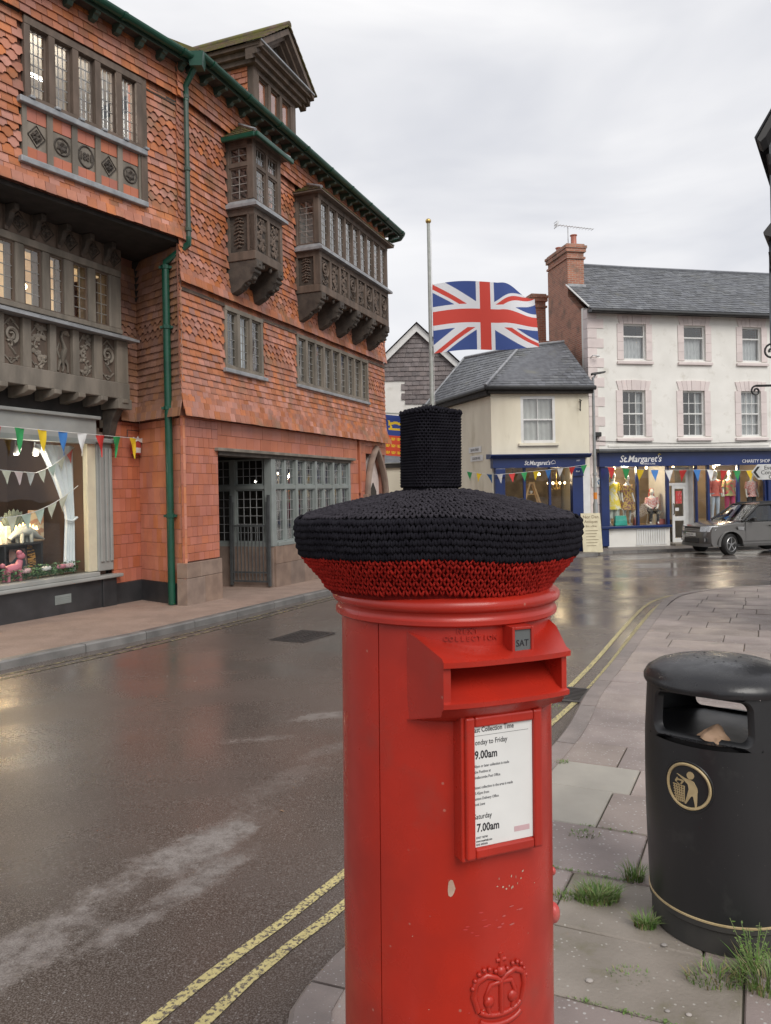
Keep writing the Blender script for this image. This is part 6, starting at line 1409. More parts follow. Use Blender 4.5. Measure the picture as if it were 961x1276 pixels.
# ================================================================= POST BOX
mat('post_red', (.45,.026,.0135), (.36,.021,.0115), rough=.2, rough2=.4, scale=7, bump=.14, bscale=26, bdist=.003, spec=.5, mossy=((.27,.045,.032), 5, .56, .85), speck=((.42,.12,.09), 38, .13, .12))
mat('post_red_worn', (.50,.05,.045), (.42,.14,.12), rough=.35, scale=12, lo=.5, hi=.7, bump=.15, bscale=30)
mat('paint_chip', (.50,.36,.28), (.42,.27,.2), rough=.6, scale=40)
mat('slot_black', (.008,.007,.007), rough=.6)
mat('card_white', (.74,.74,.72), (.68,.68,.66), rough=.45, scale=8)
mat('plate_grey', (.12,.135,.135), (.09,.10,.10), rough=.45)
mat('text_dark', (.02,.02,.025), rough=.5); mat('text_grey', (.12,.12,.13), rough=.5); mat('text_pink', (.62,.42,.44), rough=.5)
LEAN = .011
pb = thing('post_box', 'red cast iron pillar post box wearing a crocheted hat', 'post box', (.111, 1.70, G(1.7)), 0)
pb.rotation_euler = (RY(LEAN) @ RZ(R(22))).to_euler()
Z0 = -G(1.7)                                   # world height 0 in the box's own space
def zl(z): return z+Z0
q = MB(); q.lathe([(.255, 0), (.255, .10), (.245, .13), (.236, .14)], 64); q.build('base', 'iron', pb, smooth=40)
q = MB(); q.lathe([(.19, .1), (.19, zl(1.37))], 96); q.build('core', 'slot_black', pb, smooth=60)
RB = .2275
def shell(b, a0, a1, z0, z1, n=48, r=RB, th=.004):
    prof = [(r-th, z0), (r-.0012, z0), (r, z0+.0012), (r, z1-.0012), (r-.0012, z1), (r-th, z1)]
    b.lathe(prof, n, a0=a0-math.pi/2, a1=a1-math.pi/2)
    k = len(prof); o_ = len(b.v)-(n+1)*k
    b.f += [tuple(o_+i for i in range(k)), tuple(o_+n*k+i for i in range(k))[::-1]]
aD = math.asin(.2/RB)
q = MB()                                        # door: one curved skin with an opening behind the slot hood
angs = sorted({-aD+2*aD*i/48 for i in range(49)}); zs_ = [.17, zl(1.20), zl(1.326), zl(1.369)]
dv_ = {}
def dvx(i, j, inn=0):
    k_ = (i, j, inn)
    if k_ not in dv_:
        r = RB-(.006 if inn else 0); an = angs[i]-math.pi/2; dv_[k_] = len(q.v); q.v.append((r*math.cos(an), r*math.sin(an), zs_[j]))
    return dv_[k_]
for i in range(48):
    for j in range(3):
        if j == 1 and abs((angs[i]+angs[i+1])/2) < R(42): continue
        q.f.append((dvx(i, j), dvx(i+1, j), dvx(i+1, j+1), dvx(i, j+1)))
for i in (0, 48):
    for j in range(3): q.f.append((dvx(i, j), dvx(i, j+1), dvx(i, j+1, 1), dvx(i, j, 1)))
q.build('door', 'post_red', pb, smooth=28)
q = MB(); shell(q, aD+.011, 2*math.pi-aD-.011, .14, zl(1.37), 80); q.build('body', 'post_red', pb, smooth=28)
q = MB(); shell(q, -aD, aD, .14, .165); q.build('threshold', 'post_red', pb, smooth=50)
# cap: stepped mouldings, then the dome under the hat
q = MB(); q.lathe([(.227, zl(1.366)), (.2365, zl(1.3675)), (.2405, zl(1.371)), (.2405, zl(1.379)), (.237, zl(1.383)), (.2355, zl(1.388)), (.2375, zl(1.394)), (.2445, zl(1.398)), (.2475, zl(1.403)), (.2475, zl(1.411)), (.244, zl(1.4165)), (.240, zl(1.42)), (.23, zl(1.424)), (.2, zl(1.47)), (.1, zl(1.51)), (.0005, zl(1.52))], 96); q.build('cap', 'post_red', pb, smooth=40)
# hood over the slot
def hood():
    b = MB(); us = [0, .05, .0505]+[.0505+.899*i/14 for i in range(1, 14)]+[.9495, .95, 1]; k = None; secs = []
    for u in us:
        an = R(-48+96*u); ax, ay = RB*math.sin(an), -RB*math.cos(an)
        lx, ly = -.136+.272*u, -.280+.012*abs(2*u-1)**3
        edge = abs(2*u-1); zt = zl(1.328+.028*edge**2)
        rec = .0502 < u < .9498
        fx, fy = lx*.985, ly+.007
        P_ = [(ax*.97, ay*.97, zt+.004), (ax+(lx-ax)*.35, ay+(ly-ay)*.35, zt-.006), (lx, ly+.01, zl(1.321)), (lx*1.012, ly-.003, zl(1.315)), (lx*1.012, ly-.002, zl(1.305)), (fx, fy, zl(1.302))]
        if rec: P_ += [(fx*.985, fy+.075, zl(1.302)), (fx*.985, fy+.072, zl(1.286)), (fx*.99, fy+.012, zl(1.245))]
        else: P_ += [(fx, fy, zl(1.29)), (fx, fy, zl(1.27)), (fx, fy, zl(1.25))]
        P_ += [(fx, fy, zl(1.241)), (lx*1.005, ly+.001, zl(1.238)), (lx*1.005, ly+.002, zl(1.229)), (lx*.985, ly+.014, zl(1.222)), (lx*.97, ly+.022, zl(1.210)), (ax+(lx-ax)*.2, ay+(ly-ay)*.2, zl(1.190)), (ax*.97, ay*.97, zl(1.184))]
        secs.append(P_)
    k = len(secs[0]); vs = [p for s in secs for p in s]
    fs = [(i*k+j, (i+1)*k+j, (i+1)*k+j+1, i*k+j+1) for i in range(len(us)-1) for j in range(k-1)]
    fs += [tuple(range(k)), tuple(range((len(us)-1)*k, len(us)*k))[::-1]]
    b.add(vs, fs); return b
q = hood(); q.build('slot_hood', 'post_red', pb, smooth=38)
q = MB(); q.box(-.122, .122, -.2015, -.197, zl(1.2865), zl(1.3015)); q.build('slot', 'slot_black', pb)
# SAT tablet
q = MB(); x0, x1, y0 = .012, .060, -.262
q.box(x0, x0+.006, y0, -.2, zl(1.310), zl(1.368)).box(x1-.006, x1, y0, -.2, zl(1.310), zl(1.368)).box(x0+.006, x1-.006, y0, -.2, zl(1.310), zl(1.315)).box(x0+.006, x1-.006, y0, -.2, zl(1.362), zl(1.368)); q.build('tablet_frame', 'post_red', pb, bevel=.0015)
MB().box(x0+.006, x1-.006, y0+.004, -.2, zl(1.315), zl(1.362)).build('tablet', 'plate_grey', pb)
text('SAT', .018, 'text_dark', pb, T(((x0+x1)/2, y0+.0037, zl(1.330))), depth=.0006, align='CENTER', xs=.9)
def on_body(x, z, r=RB): return Matrix.Translation((r*math.sin(x/r), -r*math.cos(x/r), zl(z))) @ RZ(x/r)
for (w_, x, z) in (('NEXT', -.078, 1.3555), ('COLLECTION', -.104, 1.3415)):
    for ch_ in w_:
        text(ch_, .0125, 'post_red', pb, on_body(x, z, RB+.0), depth=.0028, name='embossed_letter', align='CENTER', bold=.0003); x += .0108
# collection plate frame and notice
fx0, fx1, fz0, fz1, yf = -.083, .083, zl(.936), zl(1.203), -.252
q = MB(); q.box(fx0, fx0+.019, yf, -.2, fz0, fz1).box(fx1-.019, fx1, yf, -.18, fz0, fz1).box(fx0+.019, fx1-.019, yf, -.2, fz0, fz0+.02).box(fx0+.019, fx1-.019, yf, -.2, fz1-.02, fz1); q.build('notice_frame', 'post_red', pb, bevel=.004)
q = MB(); q.box(fx0-.006, fx1+.006, -.243, -.2, fz0-.006, fz1+.006); q.build('notice_back', 'post_red', pb, bevel=.003)
MB().box(fx0+.0195, fx1-.0195, -.2455, -.2432, fz0+.0205, fz1-.0205).build('notice_card', 'card_white', pb)
yt = -.2458
def note(s, x, z, size, m='text_dark', xs=.78, bold=.0001): text(s, size, m, pb, T((x, yt, zl(z))), depth=.0001, xs=xs, bold=bold, name='notice_text', res=2)
note('Last Collection Time', -0.0685, 1.1725, .0138, bold=.0002); MB().box(-.064, .055, yt-.0002, yt, zl(1.1655), zl(1.166)).build('notice_rule', 'text_dark', pb)
note('Monday to Friday', -0.0705, 1.1485, .0142); note('9.00am', -0.0625, 1.1225, .0215, bold=.0005)
for i, s_ in enumerate(('5.00pm or later collection is made', 'in the Postbox at', 'Wiveliscombe Post Office')): note(s_, -.0685, 1.106-.0105*i, .0074, 'text_grey')
for i, s_ in enumerate(('A latest collection in the area is made', 'at 5.45pm from', 'Taunton Delivery Office', 'Brook Lane')): note(s_, -.0685, 1.066-.0105*i, .0074, 'text_grey')
note('Saturday', -0.0655, 1.009, .0142); note('7.00am', -0.0595, .985, .0215, bold=.0005)
for i, s_ in enumerate(('03457 740740', 'www.royalmail.com', '0345 6000606')): note(s_, -.061, .972-.0065*i, .0055, 'text_grey' if i != 1 else 'text_dark')
MB().box(.022, .056, yt-.0002, yt, zl(.972), zl(.982)).build('notice_stamp', 'text_pink', pb)
# locks and hinges on the right
for z, r_, a in ((.70, .020, 66), (.795, .008, 64)):
    q = MB(); q.ell((0, 0, 0), (r_*.8, r_*.9, r_*1.15), 14, 9); o = q.build('lock_boss', 'post_red_worn', pb, smooth=90); o.matrix_local = T(((RB+.002)*math.sin(R(a)), -(RB+.002)*math.cos(R(a)), zl(z)))
q = MB(); shell(q, R(67.5), R(70.5), .16, zl(1.2), 3, RB+.004, .008); q.build('door_stop', 'post_red', pb)
# royal crown and cypher cast on the door
CW = .86
def bent(path, r=RB): return [(r*math.sin(CW*x/r), -r*math.cos(CW*x/r), zl(z)) for x, z in path]
q = MB(); cz = .60
def arcp(cx, cz_, rx, rz, a0, a1, n=10): return [(cx+rx*math.cos(R(a0+(a1-a0)*i/n)), cz_+rz*math.sin(R(a0+(a1-a0)*i/n))) for i in range(n+1)]
q.tube(bent(arcp(0, cz+.035, .056, .018, 200, 340)), .006, 6); q.tube(bent(arcp(0, cz+.017, .056, .018, 200, 340)), .006, 6)
for sgn in (-1, 1):
    q.tube(bent([(sgn*.056, cz+.03), (sgn*.066, cz+.06), (sgn*.060, cz+.085), (sgn*.035, cz+.097), (sgn*.012, cz+.09), (0, cz+.08)]), [.006, .007, .007, .007, .006, .005], 7)
    q.tube(bent([(sgn*.03, cz+.025), (sgn*.038, cz+.055), (sgn*.026, cz+.078), (0, cz+.08)]), .0055, 6)
    for i in range(6):
        t_ = i/5; x = sgn*(.064-.05*t_**1.4); z = cz+.07+.034*math.sin(t_*2.2); q.ell(bent([(x*1.08, z+.006)], RB+.003)[0], (.0045, .0045, .0045), 7, 5)
    q.ell(bent([(sgn*.03, cz+.045)], RB)[0], (.012, .007, .012), 8, 6)
q.tube(bent([(0, cz+.02), (0, cz+.08)]), .006, 6)
q.ell(bent([(0, cz+.10)], RB)[0], (.011, .009, .011), 10, 7); q.tube(bent([(0, cz+.108), (0, cz+.135)]), .005, 6); q.tube(bent([(-.012, cz+.122), (.012, cz+.122)]), .0045, 6)
for i in range(7): q.ell(bent([(-.045+.015*i, cz+.026-.009*math.cos((i-3)*.5))], RB+.002)[0], (.005, .004, .005), 7, 5)
q.build('crown_emblem', 'post_red', pb, smooth=80)
for ch_, x, s_ in (('E', -.06, .1), ('II', 0, .055), ('R', .06, .1)): text(ch_, s_, 'post_red', pb, on_body(x, .49 if s_ > .08 else .505, RB-.001), depth=.004, name='cypher_letter', align='CENTER')
CW = 1
# paint chips: thin flakes of undercoat
rc_ = random.Random(2)
def chip(x, z, rx, rz, m='paint_chip'):
    n_ = 11; ph = rc_.uniform(0, 6); pts = [(x+rx*math.cos(2*math.pi*i/n_)*rc_.uniform(.8, 1.1), z+rz*math.sin(2*math.pi*i/n_)*rc_.uniform(.85, 1.1)) for i in range(n_)]
    q = MB(); q.poly(bent(pts, RB+.0006)); q.build('paint_chip', m, pb)
chip(-.098, .868, .0075, .017)
for i in range(14): chip(.022+rc_.uniform(-.03, .04), .86+rc_.uniform(-.02, .02), rc_.uniform(.0007, .0022), rc_.uniform(.0007, .003))
for i in range(26): chip(rc_.uniform(-.19, .1), rc_.uniform(.45, .9), rc_.uniform(.0006, .0018), rc_.uniform(.0006, .0014), 'paint_chip' if rc_.random() < .5 else 'post_red_worn')
for i in range(16): chip(rc_.uniform(-.1, .05), .80+rc_.uniform(-.03, .02), rc_.uniform(.002, .007), rc_.uniform(.0008, .002), 'post_red_worn')
# ================================================================= CROCHETED HAT
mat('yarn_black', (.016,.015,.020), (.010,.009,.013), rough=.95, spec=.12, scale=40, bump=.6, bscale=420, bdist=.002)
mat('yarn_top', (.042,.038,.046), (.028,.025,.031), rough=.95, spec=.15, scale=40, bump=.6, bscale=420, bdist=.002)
mat('yarn_red', (.42,.024,.016), (.32,.018,.013), rough=.9, spec=.15, scale=40, bump=.6, bscale=420, bdist=.002)
mat('yarn_red_dark', (.17,.012,.010), rough=.95, spec=.1)  # darker copy of the red: shade in the net's holes put into the colour
hat = thing('crochet_hat', 'black and red crocheted topper with a tall knob on the post box', 'crochet hat', (.094+LEAN*1.4, 1.70, 1.39), 0)
hat.rotation_euler = (0, LEAN+.006, 0)
ZH = 1.39
rh = random.Random(21)
def wob(a): return 1+.008*math.sin(2*a+1)+.003*math.sin(5*a)+.003*math.sin(9*a+2)+.002*math.sin(17*a)
def dz(a, r): return (.004*math.sin(3*a+.5)+.0015*math.sin(7*a))*(r/.3)
def pt3(r, z, a): rr_ = r*(wob(a) if r > .09 else 1); return Vector((rr_*math.cos(a), rr_*math.sin(a), z-ZH+dz(a, r)))
def densify(pr, step):
    out_ = [Vector((*pr[0], 0))]
    P_ = spline([(r, z) for r, z in pr], .004); L_ = 0; res = [P_[0]]
    for a, c in zip(P_, P_[1:]):
        L_ += (c-a).length
        if L_ >= step: res.append(c); L_ = 0
    return res
def knit(b, prof, step, sw, th, gap=1.0, lift=.0, jit=.0012, lean=0):
    """rows of V stitches over a surface of revolution"""
    P_ = densify(prof, step)
    for i in range(len(P_)-1):
        (r0, z0), (r1, z1) = (P_[i].x, P_[i].y), (P_[i+1].x, P_[i+1].y)
        rm = (r0+r1)/2; n_ = max(12, int(2*math.pi*rm/(sw*gap))); off = .5*(i % 2)
        tz = Vector((r1-r0, z1-z0)).normalized(); nr, nz = tz.y, -tz.x
        if nr*rm+nz*.0 < 0 and abs(nr) > .2: nr, nz = -nr, -nz
        if nz < -.9: nr, nz = -nr, -nz
        for j in range(n_):
            a = 2*math.pi*(j+off)/n_; da = sw*.5/max(rm, .01)*gap
            if math.sin(a) > .45 and rm > .12: continue                   # the far side keeps its base only
            jj = rh.uniform(-jit, jit); a += rh.uniform(-.16, .16)*da; tk = th*rh.uniform(.84, 1.16)
            def S(f, g, h): r = r0+(r1-r0)*g+nr*h; z = z0+(z1-z0)*g+nz*h; return pt3(r, z+jj, a+f*da+lean*g*da)
            for s_ in (-1, 1):
                b.tube([S(s_*.95, 1.12, -th*.2), S(s_*.62, .62, th*.75+lift), S(s_*.12, -.08, -th*.1)], [tk*.75, tk*1.05, tk*.7], 5)
dome = [(.056, 1.630), (.10, 1.622), (.16, 1.610), (.22, 1.596), (.265, 1.584), (.302, 1.573)]
brim = [(.3045, 1.572), (.3085, 1.562), (.307, 1.54), (.303, 1.516), (.295, 1.494)]
red = [(.297, 1.499), (.285, 1.482), (.268, 1.463), (.254, 1.446), (.244, 1.431), (.240, 1.418)]
def basel(prof, d=.004):
    return [(r-d, z-d*.5) for r, z in prof]
def lining(name, prof, d, m):
    pr = spline(prof, .012); q = MB()
    q.grid(lambda u, v: pt3(pr[round(v*(len(pr)-1))].x-d, pr[round(v*(len(pr)-1))].y-d*.4, 2*math.pi*u), 96, len(pr)-1); q.build(name, m, hat, smooth=80)
lining('crown_lining', dome, .004, 'yarn_black'); lining('brim_lining', brim, .004, 'yarn_black'); lining('band_lining', red, .006, 'yarn_red_dark')
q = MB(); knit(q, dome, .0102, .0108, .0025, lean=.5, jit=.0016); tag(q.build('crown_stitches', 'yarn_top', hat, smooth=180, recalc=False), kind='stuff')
q = MB(); knit(q, brim, .0108, .0120, .0034, gap=.85, jit=.0014); tag(q.build('brim_stitches', 'yarn_black', hat, smooth=180, recalc=False), kind='stuff')
q = MB(); knit(q, red, .0088, .0118, .0026, gap=1.1, jit=.0016); tag(q.build('band_stitches', 'yarn_red', hat, smooth=180, recalc=False), kind='stuff')
# glints of the red layer between the first stitches of the brim
q = MB()
for i in range(26):
    a = R(rh.uniform(-128, -58)); z = 1.556+rh.uniform(-.008, .004); q.ell(tuple(pt3(.2985, z+.008, a)), (.0035, .0035, .004), 6, 4)
tag(q.build('red_underlayer', 'yarn_red', hat), kind='stuff')
# knob: rounded square column with a puffed top
def rsq(a, h, p=5.0): c, s = abs(math.cos(a)), abs(math.sin(a)); return h/((c**p+s**p)**(1/p))
KA_ = R(24)
def kpt(a, z, d=0): r = rsq(a-KA_, .0545)+d; return Vector((r*math.cos(a)-.014, r*math.sin(a), z-ZH))
q = MB()
q.grid(lambda u, v: kpt(2*math.pi*u, 1.63+.165*v, -.0035), 48, 2)
q.grid(lambda u, v: Vector((-.014, 0, 0))+(kpt(2*math.pi*u, 1.795, -.0035)-Vector((-.014, 0, 1.795-ZH)))*(1-v)+Vector((0, 0, 1.795-ZH+.008*math.sin(v*math.pi/2)+.003*math.sin(7*u*6.28)*(1-v))), 48, 6); q.build('knob_lining', 'yarn_black', hat, smooth=60)
q = MB(); rows_ = 25
for i in range(rows_):
    z = 1.637+i*(.158/rows_); n_ = 48
    for j in range(n_):
        a = 2*math.pi*(j+.5*(i % 2))/n_
        if math.sin(a) > .5: continue
        da = math.pi/n_
        for s_ in (-1, 1): q.tube([kpt(a+s_*da*.95, z+.0056, -.001), kpt(a+s_*da*.55, z+.003, .0012), kpt(a+s_*da*.05, z-.001, -.001)], [.0019, .0026, .0019], 5)
tag(q.build('knob_stitches', 'yarn_black', hat, smooth=180, recalc=False), kind='stuff')
q = MB(); n_ = 60
for j in range(n_):
    a = 2*math.pi*j/n_; b2 = 2*math.pi*(j+.9)/n_
    q.tube([kpt(a, 1.795, -.001), kpt((a+b2)/2, 1.7995+.003*math.sin(j*2.3), .002), kpt(b2, 1.795, -.001)], [.0025, .0042, .0025], 5)
for i in range(7):
    f = .88-.12*i; m_ = max(6, int(46*f))
    for j in range(m_):
        a = 2*math.pi*(j+.5*(i % 2))/m_; c0 = kpt(a, 1.801+.0015*i+.003*math.sin(3*a), 0); c0.x = -.014+(c0.x+.014)*f; c0.y *= f; c1 = kpt(a+2.6/m_*2, 1.802+.0015*i, 0); c1.x = -.014+(c1.x+.014)*f; c1.y *= f
        q.tube([c0, (c0+c1)/2+Vector((0, 0, .004)), c1], [.0025, .0036, .0025], 4)
tag(q.build('knob_top_stitches', 'yarn_black', hat, smooth=180, recalc=False), kind='stuff')
# ================================================================= LITTER BIN
mat('bin_black', (.017,.0175,.019), (.013,.0135,.015), rough=.3, rough2=.5, scale=3, bump=.1, bscale=300, bdist=.001, mossy=((.04,.04,.039), 5, .6, .8), speck=((.09,.088,.082), 70, .12, .08))
mat('bin_wet', (.018,.018,.020), (.013,.013,.015), rough=.2, rough2=.38, scale=9, bump=.3, bscale=45, bdist=.003)
mat('bin_base', (.03,.03,.028), (.05,.047,.042), rough=.7, scale=8)
mat('gold', (.46,.36,.20), (.38,.29,.15), rough=.45, scale=20)
bn = thing('litter_bin', 'black domed plastic litter bin with a gold band and emblem', 'litter bin', (1.272, 2.97, G(2.97)), R(-40))
AO = R(40); zo0, zo1 = .755, .905
def rbin(z):
    if z < .10: return .262
    return .268+.010*math.sin(math.pi*min(1, (z-.1)/.85))-.006*max(0, (z-.75)/.2)
def rrect(t_, a_c, aw, z0, z1, cr=.035):                    # rounded rectangle on the cylinder, t_ in 0..1
    w_ = aw*.27; h_ = (z1-z0)/2; pts = []
    for k, (sx, sz) in enumerate(((1, 1), (-1, 1), (-1, -1), (1, -1))):
        for i in range(7): an = k*math.pi/2+i/6*math.pi/2; pts.append((sx*(w_-cr)+cr*math.cos(an), sz*(h_-cr)+cr*math.sin(an)))
    return [(a_c+x/.27, (z0+z1)/2+z) for x, z in pts]
def bpt(a, z, d=0): r = rbin(z)+d; return (r*math.sin(a), -r*math.cos(a), z)      # a = 0 faces the front
# outer skin: a grid whose cells over the openings are left out and joined to a rounded throat
def bin_skin():
    b = MB(); openings = (0, math.pi)
    za = [.112, .13, .2, .3, .4, .5, .6, .7, zo0-.02]; 
    n_ = 96
    def ringstrip(zs):
        for z0, z1 in zip(zs, zs[1:]):
            for j in range(n_):
                a0, a1 = 2*math.pi*j/n_, 2*math.pi*(j+1)/n_; b.poly([bpt(a0, z0), bpt(a1, z0), bpt(a1, z1), bpt(a0, z1)])
    ringstrip(za); 
    zt0, zt1 = zo0-.02, zo1+.015
    for oc in openings:
        loop = rrect(0, oc, AO, zo0, zo1); m_ = len(loop)
        # the outline of the panel around the opening
        aw = AO+.12; outer = []
        for (a, z) in loop:
            da, dz_ = (a-oc)/AO, (z-(zo0+zo1)/2)/((zo1-zo0)/2); s = max(abs(da), abs(dz_)); outer.append((oc+da/s*aw, (zt0+zt1)/2+dz_/s*(zt1-zt0)/2))
        rings = [(outer, 0), ([(oc+(a-oc)*1.03, (zo0+zo1)/2+(z-(zo0+zo1)/2)*1.08) for a, z in loop], 0), (loop, -.006), ([(oc+(a-oc)*.97, (zo0+zo1)/2+(z-(zo0+zo1)/2)*.93) for a, z in loop], -.03)]
        for (r0, d0), (r1, d1) in zip(rings, rings[1:]):
            for i in range(m_):
                k = (i+1) % m_; b.poly([bpt(*r0[i], d0), bpt(*r0[k], d0), bpt(*r1[k], d1), bpt(*r1[i], d1)])
        # plain wall to the next opening
        a_s, a_e = oc+aw, oc+math.pi-aw; n2 = 14
        for j in range(n2):
            a0, a1 = a_s+(a_e-a_s)*j/n2, a_s+(a_e-a_s)*(j+1)/n2; b.poly([bpt(a0, zt0), bpt(a1, zt0), bpt(a1, zt1), bpt(a0, zt1)])
    return b
q = bin_skin()
me = q.build('body', 'bin_black', bn, smooth=35)
bm = bmesh.new(); bm.from_mesh(me.data); bmesh.ops.remove_doubles(bm, verts=bm.verts, dist=.0005); bmesh.ops.recalc_face_normals(bm, faces=bm.faces); bm.to_mesh(me.data); bm.free()
me.data.polygons.foreach_set('use_smooth', [True]*len(me.data.polygons)); me.data.set_sharp_from_angle(angle=R(35))
q = MB(); q.lathe([(.262, zo1+.012), (.2735, zo1+.014), (.2765, zo1+.022), (.2765, zo1+.036), (.272, zo1+.044), (.264, .962), (.235, .982), (.19, .997), (.12, 1.008), (.05, 1.0125), (.0005, 1.013)], 96); q.build('lid', 'bin_wet', bn, smooth=40)
q = MB(); q.lathe([(.262, zo1+.011), (.24, zo1+.008), (.0005, zo1+.02)], 48); q.build('lid_underside', 'slot_black', bn)
q = MB(); q.lathe([(.258, .0), (.262, .004), (.262, .085), (.27, .092), (.27, .111)], 96); q.build('base', 'bin_base', bn, smooth=40)
q = MB(); q.lathe([(.2695, .1112), (.2722, .1125), (.2722, .1185), (.2695, .120)], 96); q.build('gold_band', 'gold', bn, smooth=40)
q = MB(); q.lathe([(.245, zo0-.012), (.245, .05), (.0005, .05)], 48); q.build('liner', 'slot_black', bn)
q = MB(); q.lathe([(.262, zo0-.006), (.235, zo0-.012), (.2, zo0-.03), (.2, zo0-.06)], 64); q.build('throat_ledge', 'bin_black', bn, smooth=50)
# rain drops standing on the lid
q = MB(); rd = random.Random(6)
for i in range(90):
    a = rd.uniform(0, 6.28); r_ = .26*math.sqrt(rd.random()); z = 1.013-.05*(r_/.262)**2.6; s = rd.uniform(.0015, .0042); q.ell((r_*math.cos(a), r_*math.sin(a), z), (s*1.3, s*1.3, s*.55), 6, 4)
for i in range(40):
    a = rd.uniform(-.6, .6); q.ell(bpt(a, zo0-.004, -.012-rd.uniform(0, .02)), (.003, .003, .0018), 6, 4)
mat('water', (.5,.52,.54), rough=.03, spec=.8); w_ = q.build('rain_drops', 'bin_wet', bn, smooth=180); tag(w_, kind='stuff')
# emblem: person dropping litter in a basket
EC, EZ = R(-7), .547-G(2.97)*1+.0; EZ = .59
def em(x, z, d=.0018): return bpt(EC+x/.277, EZ+z, d)
q = MB(); q.tube([em(.079*math.cos(i*.1745), .079*math.sin(i*.1745), .001) for i in range(36)], .0055, 6, closed=True); q.build('emblem_ring', 'gold', bn, smooth=60)
q = MB(); q.tube([em(.089*math.cos(i*.1745), .089*math.sin(i*.1745), -.001) for i in range(36)], .004, 6, closed=True); q.build('emblem_rim', 'bin_black', bn, smooth=60)
def flat(pts, name='emblem_figure', d=.0022):
    q = MB(); n_ = len(pts); q.add([em(x, z, d) for x, z in pts]+[em(x, z, -.001) for x, z in pts], [tuple(range(n_))]+[(i, (i+1) % n_, (i+1) % n_+n_, i+n_) for i in range(n_)]); q.build(name, 'gold', bn)
K_ = .08
flat([(K_*(.14+.17*math.cos(i*.5236)), K_*(.52+.17*math.sin(i*.5236))) for i in range(12)])
flat([(K_*x, K_*z) for x, z in ((-.52,.46),(-.46,.46),(-.1,.34),(.1,.34),(.3,.26),(.44,.0),(.46,-.16),(.44,-.2),(.43,-.5),(.4,-.88),(.34,-.88),(.26,-.42),(.22,-.38),(.16,-.42),(-.08,-.8),(-.14,-.8),(-.02,-.4),(.06,-.1),(.02,.1),(-.1,.2),(-.3,.34))])
for i in range(5):                       # basket weave
    x0 = -.68+.125*i; flat([(K_*x0, K_*-.02), (K_*(x0+.05), K_*-.02), (K_*(x0*.72-.06+.05), K_*-.76), (K_*(x0*.72-.06), K_*-.76)], 'emblem_basket')
for i in range(7):
    z0 = -.06-.11*i; w0 = 1-.28*(-z0/.76)*.5; flat([(K_*(-.70*w0-.02), K_*z0), (K_*(-.12-.05*i/6), K_*(z0+.0)), (K_*(-.12-.05*i/6), K_*(z0+.045)), (K_*(-.70*w0-.02), K_*(z0+.045))], 'emblem_basket')
flat([(K_*x, K_*z) for x, z in ((-.62,.12),(-.5,.3),(-.46,.24),(-.2,.24),(-.16,.18),(-.28,.02),(-.34,.04),(-.26,.18),(-.46,.17),(-.54,.08),(-.36,.0),(-.4,-.02))], 'emblem_litter')
# paper bag lying inside
q = MB(); rb = random.Random(9)
q.grid(lambda u, v: (.11*(u-.5)+.012*math.sin(9*v+4*u), .10*(v-.5), .05*math.sin(math.pi*u)**.7*math.sin(math.pi*v)**.7+.007*math.sin(9*u+4*v)+.004*math.sin(13*v)), 12, 10)
mat('paper_brown', (.36,.24,.16), (.28,.18,.11), rough=.8, scale=20); o = q.build('paper_bag', 'paper_brown', None, smooth=25); o.location = (1.272-.09, 2.97-.155, zo0-.012+G(2.97)+.0); o.rotation_euler = (.1, .15, .5); tag(o, 'crumpled brown paper bag lying in the litter bin opening', 'paper bag')
# ================================================================= PARKED CAR
mat('car_paint', (.15,.145,.14), (.138,.133,.128), rough=.24, metal=.4, coat=.5, scale=2)
mat('car_trim', (.022,.022,.023), rough=.55); mat('car_lower', (.075,.072,.07), rough=.45)
mat('tyre', (.018,.018,.018), (.026,.025,.024), rough=.8); mat('alloy', (.42,.42,.42), rough=.3, metal=.8)
mat('head_lamp', (.62,.64,.66), (.4,.42,.44), rough=.08, scale=30, spec=.8); mat('plate_white', (.78,.78,.75), rough=.5)
mat('car_seat', (.09,.085,.08), rough=.8)
glass('car_glass', tint=(.35,.39,.38), amt=2.2, rough=.01)
CS = .94
car = thing('parked_car', 'grey four wheel drive car parked outside the charity shop', 'car', (9.93, 25.1, G(25)-.1), math.atan2(.19, .981)); car.scale = (CS, CS, CS)
ax_f, ax_r, wr = .88, 3.54, .37
def arch(xc, r, z0, n=12): return [(xc-r*math.cos(math.pi*i/n), max(z0, .36+r*math.sin(math.pi*i/n))) for i in range(n+1)]
prof = [(.02, .42), (.10, .30), (.44, .30)]+arch(ax_f, .44, .30)+[(1.34, .30), (3.08, .30)]+arch(ax_r, .44, .30)+[(4.02, .32), (4.42, .36), (4.50, .55), (4.50, .80), (4.47, 1.06), (4.40, 1.14), (3.6, 1.15), (2.4, 1.145), (1.42, 1.135), (1.2, 1.12), (.7, 1.075), (.30, 1.02), (.13, .96), (.05, .86), (.0, .70)]
sl = []
for y in (-.945, -.935, -.90, -.78, -.5, 0, .5, .78, .90, .935, .945):
    k = abs(y)/.945; pts = []
    for x, z in prof:
        front = max(0, 1-x/.9); rear = max(0, (x-3.9)/.6)
        xx = x+front**1.5*.20*k**4-rear*.10*k**4
        zz_ = z-(.05*k**6 if z > 1 else 0)
        yy = y*(1-.10*front**2*(.4+.6*k)-.05*rear)*(1-.02*(z > 1))
        if k > .995: zz_ = .36+(zz_-.36)*(.985) if z > .5 else zz_; 
        pts.append((xx, yy, zz_))
    sl.append(pts)
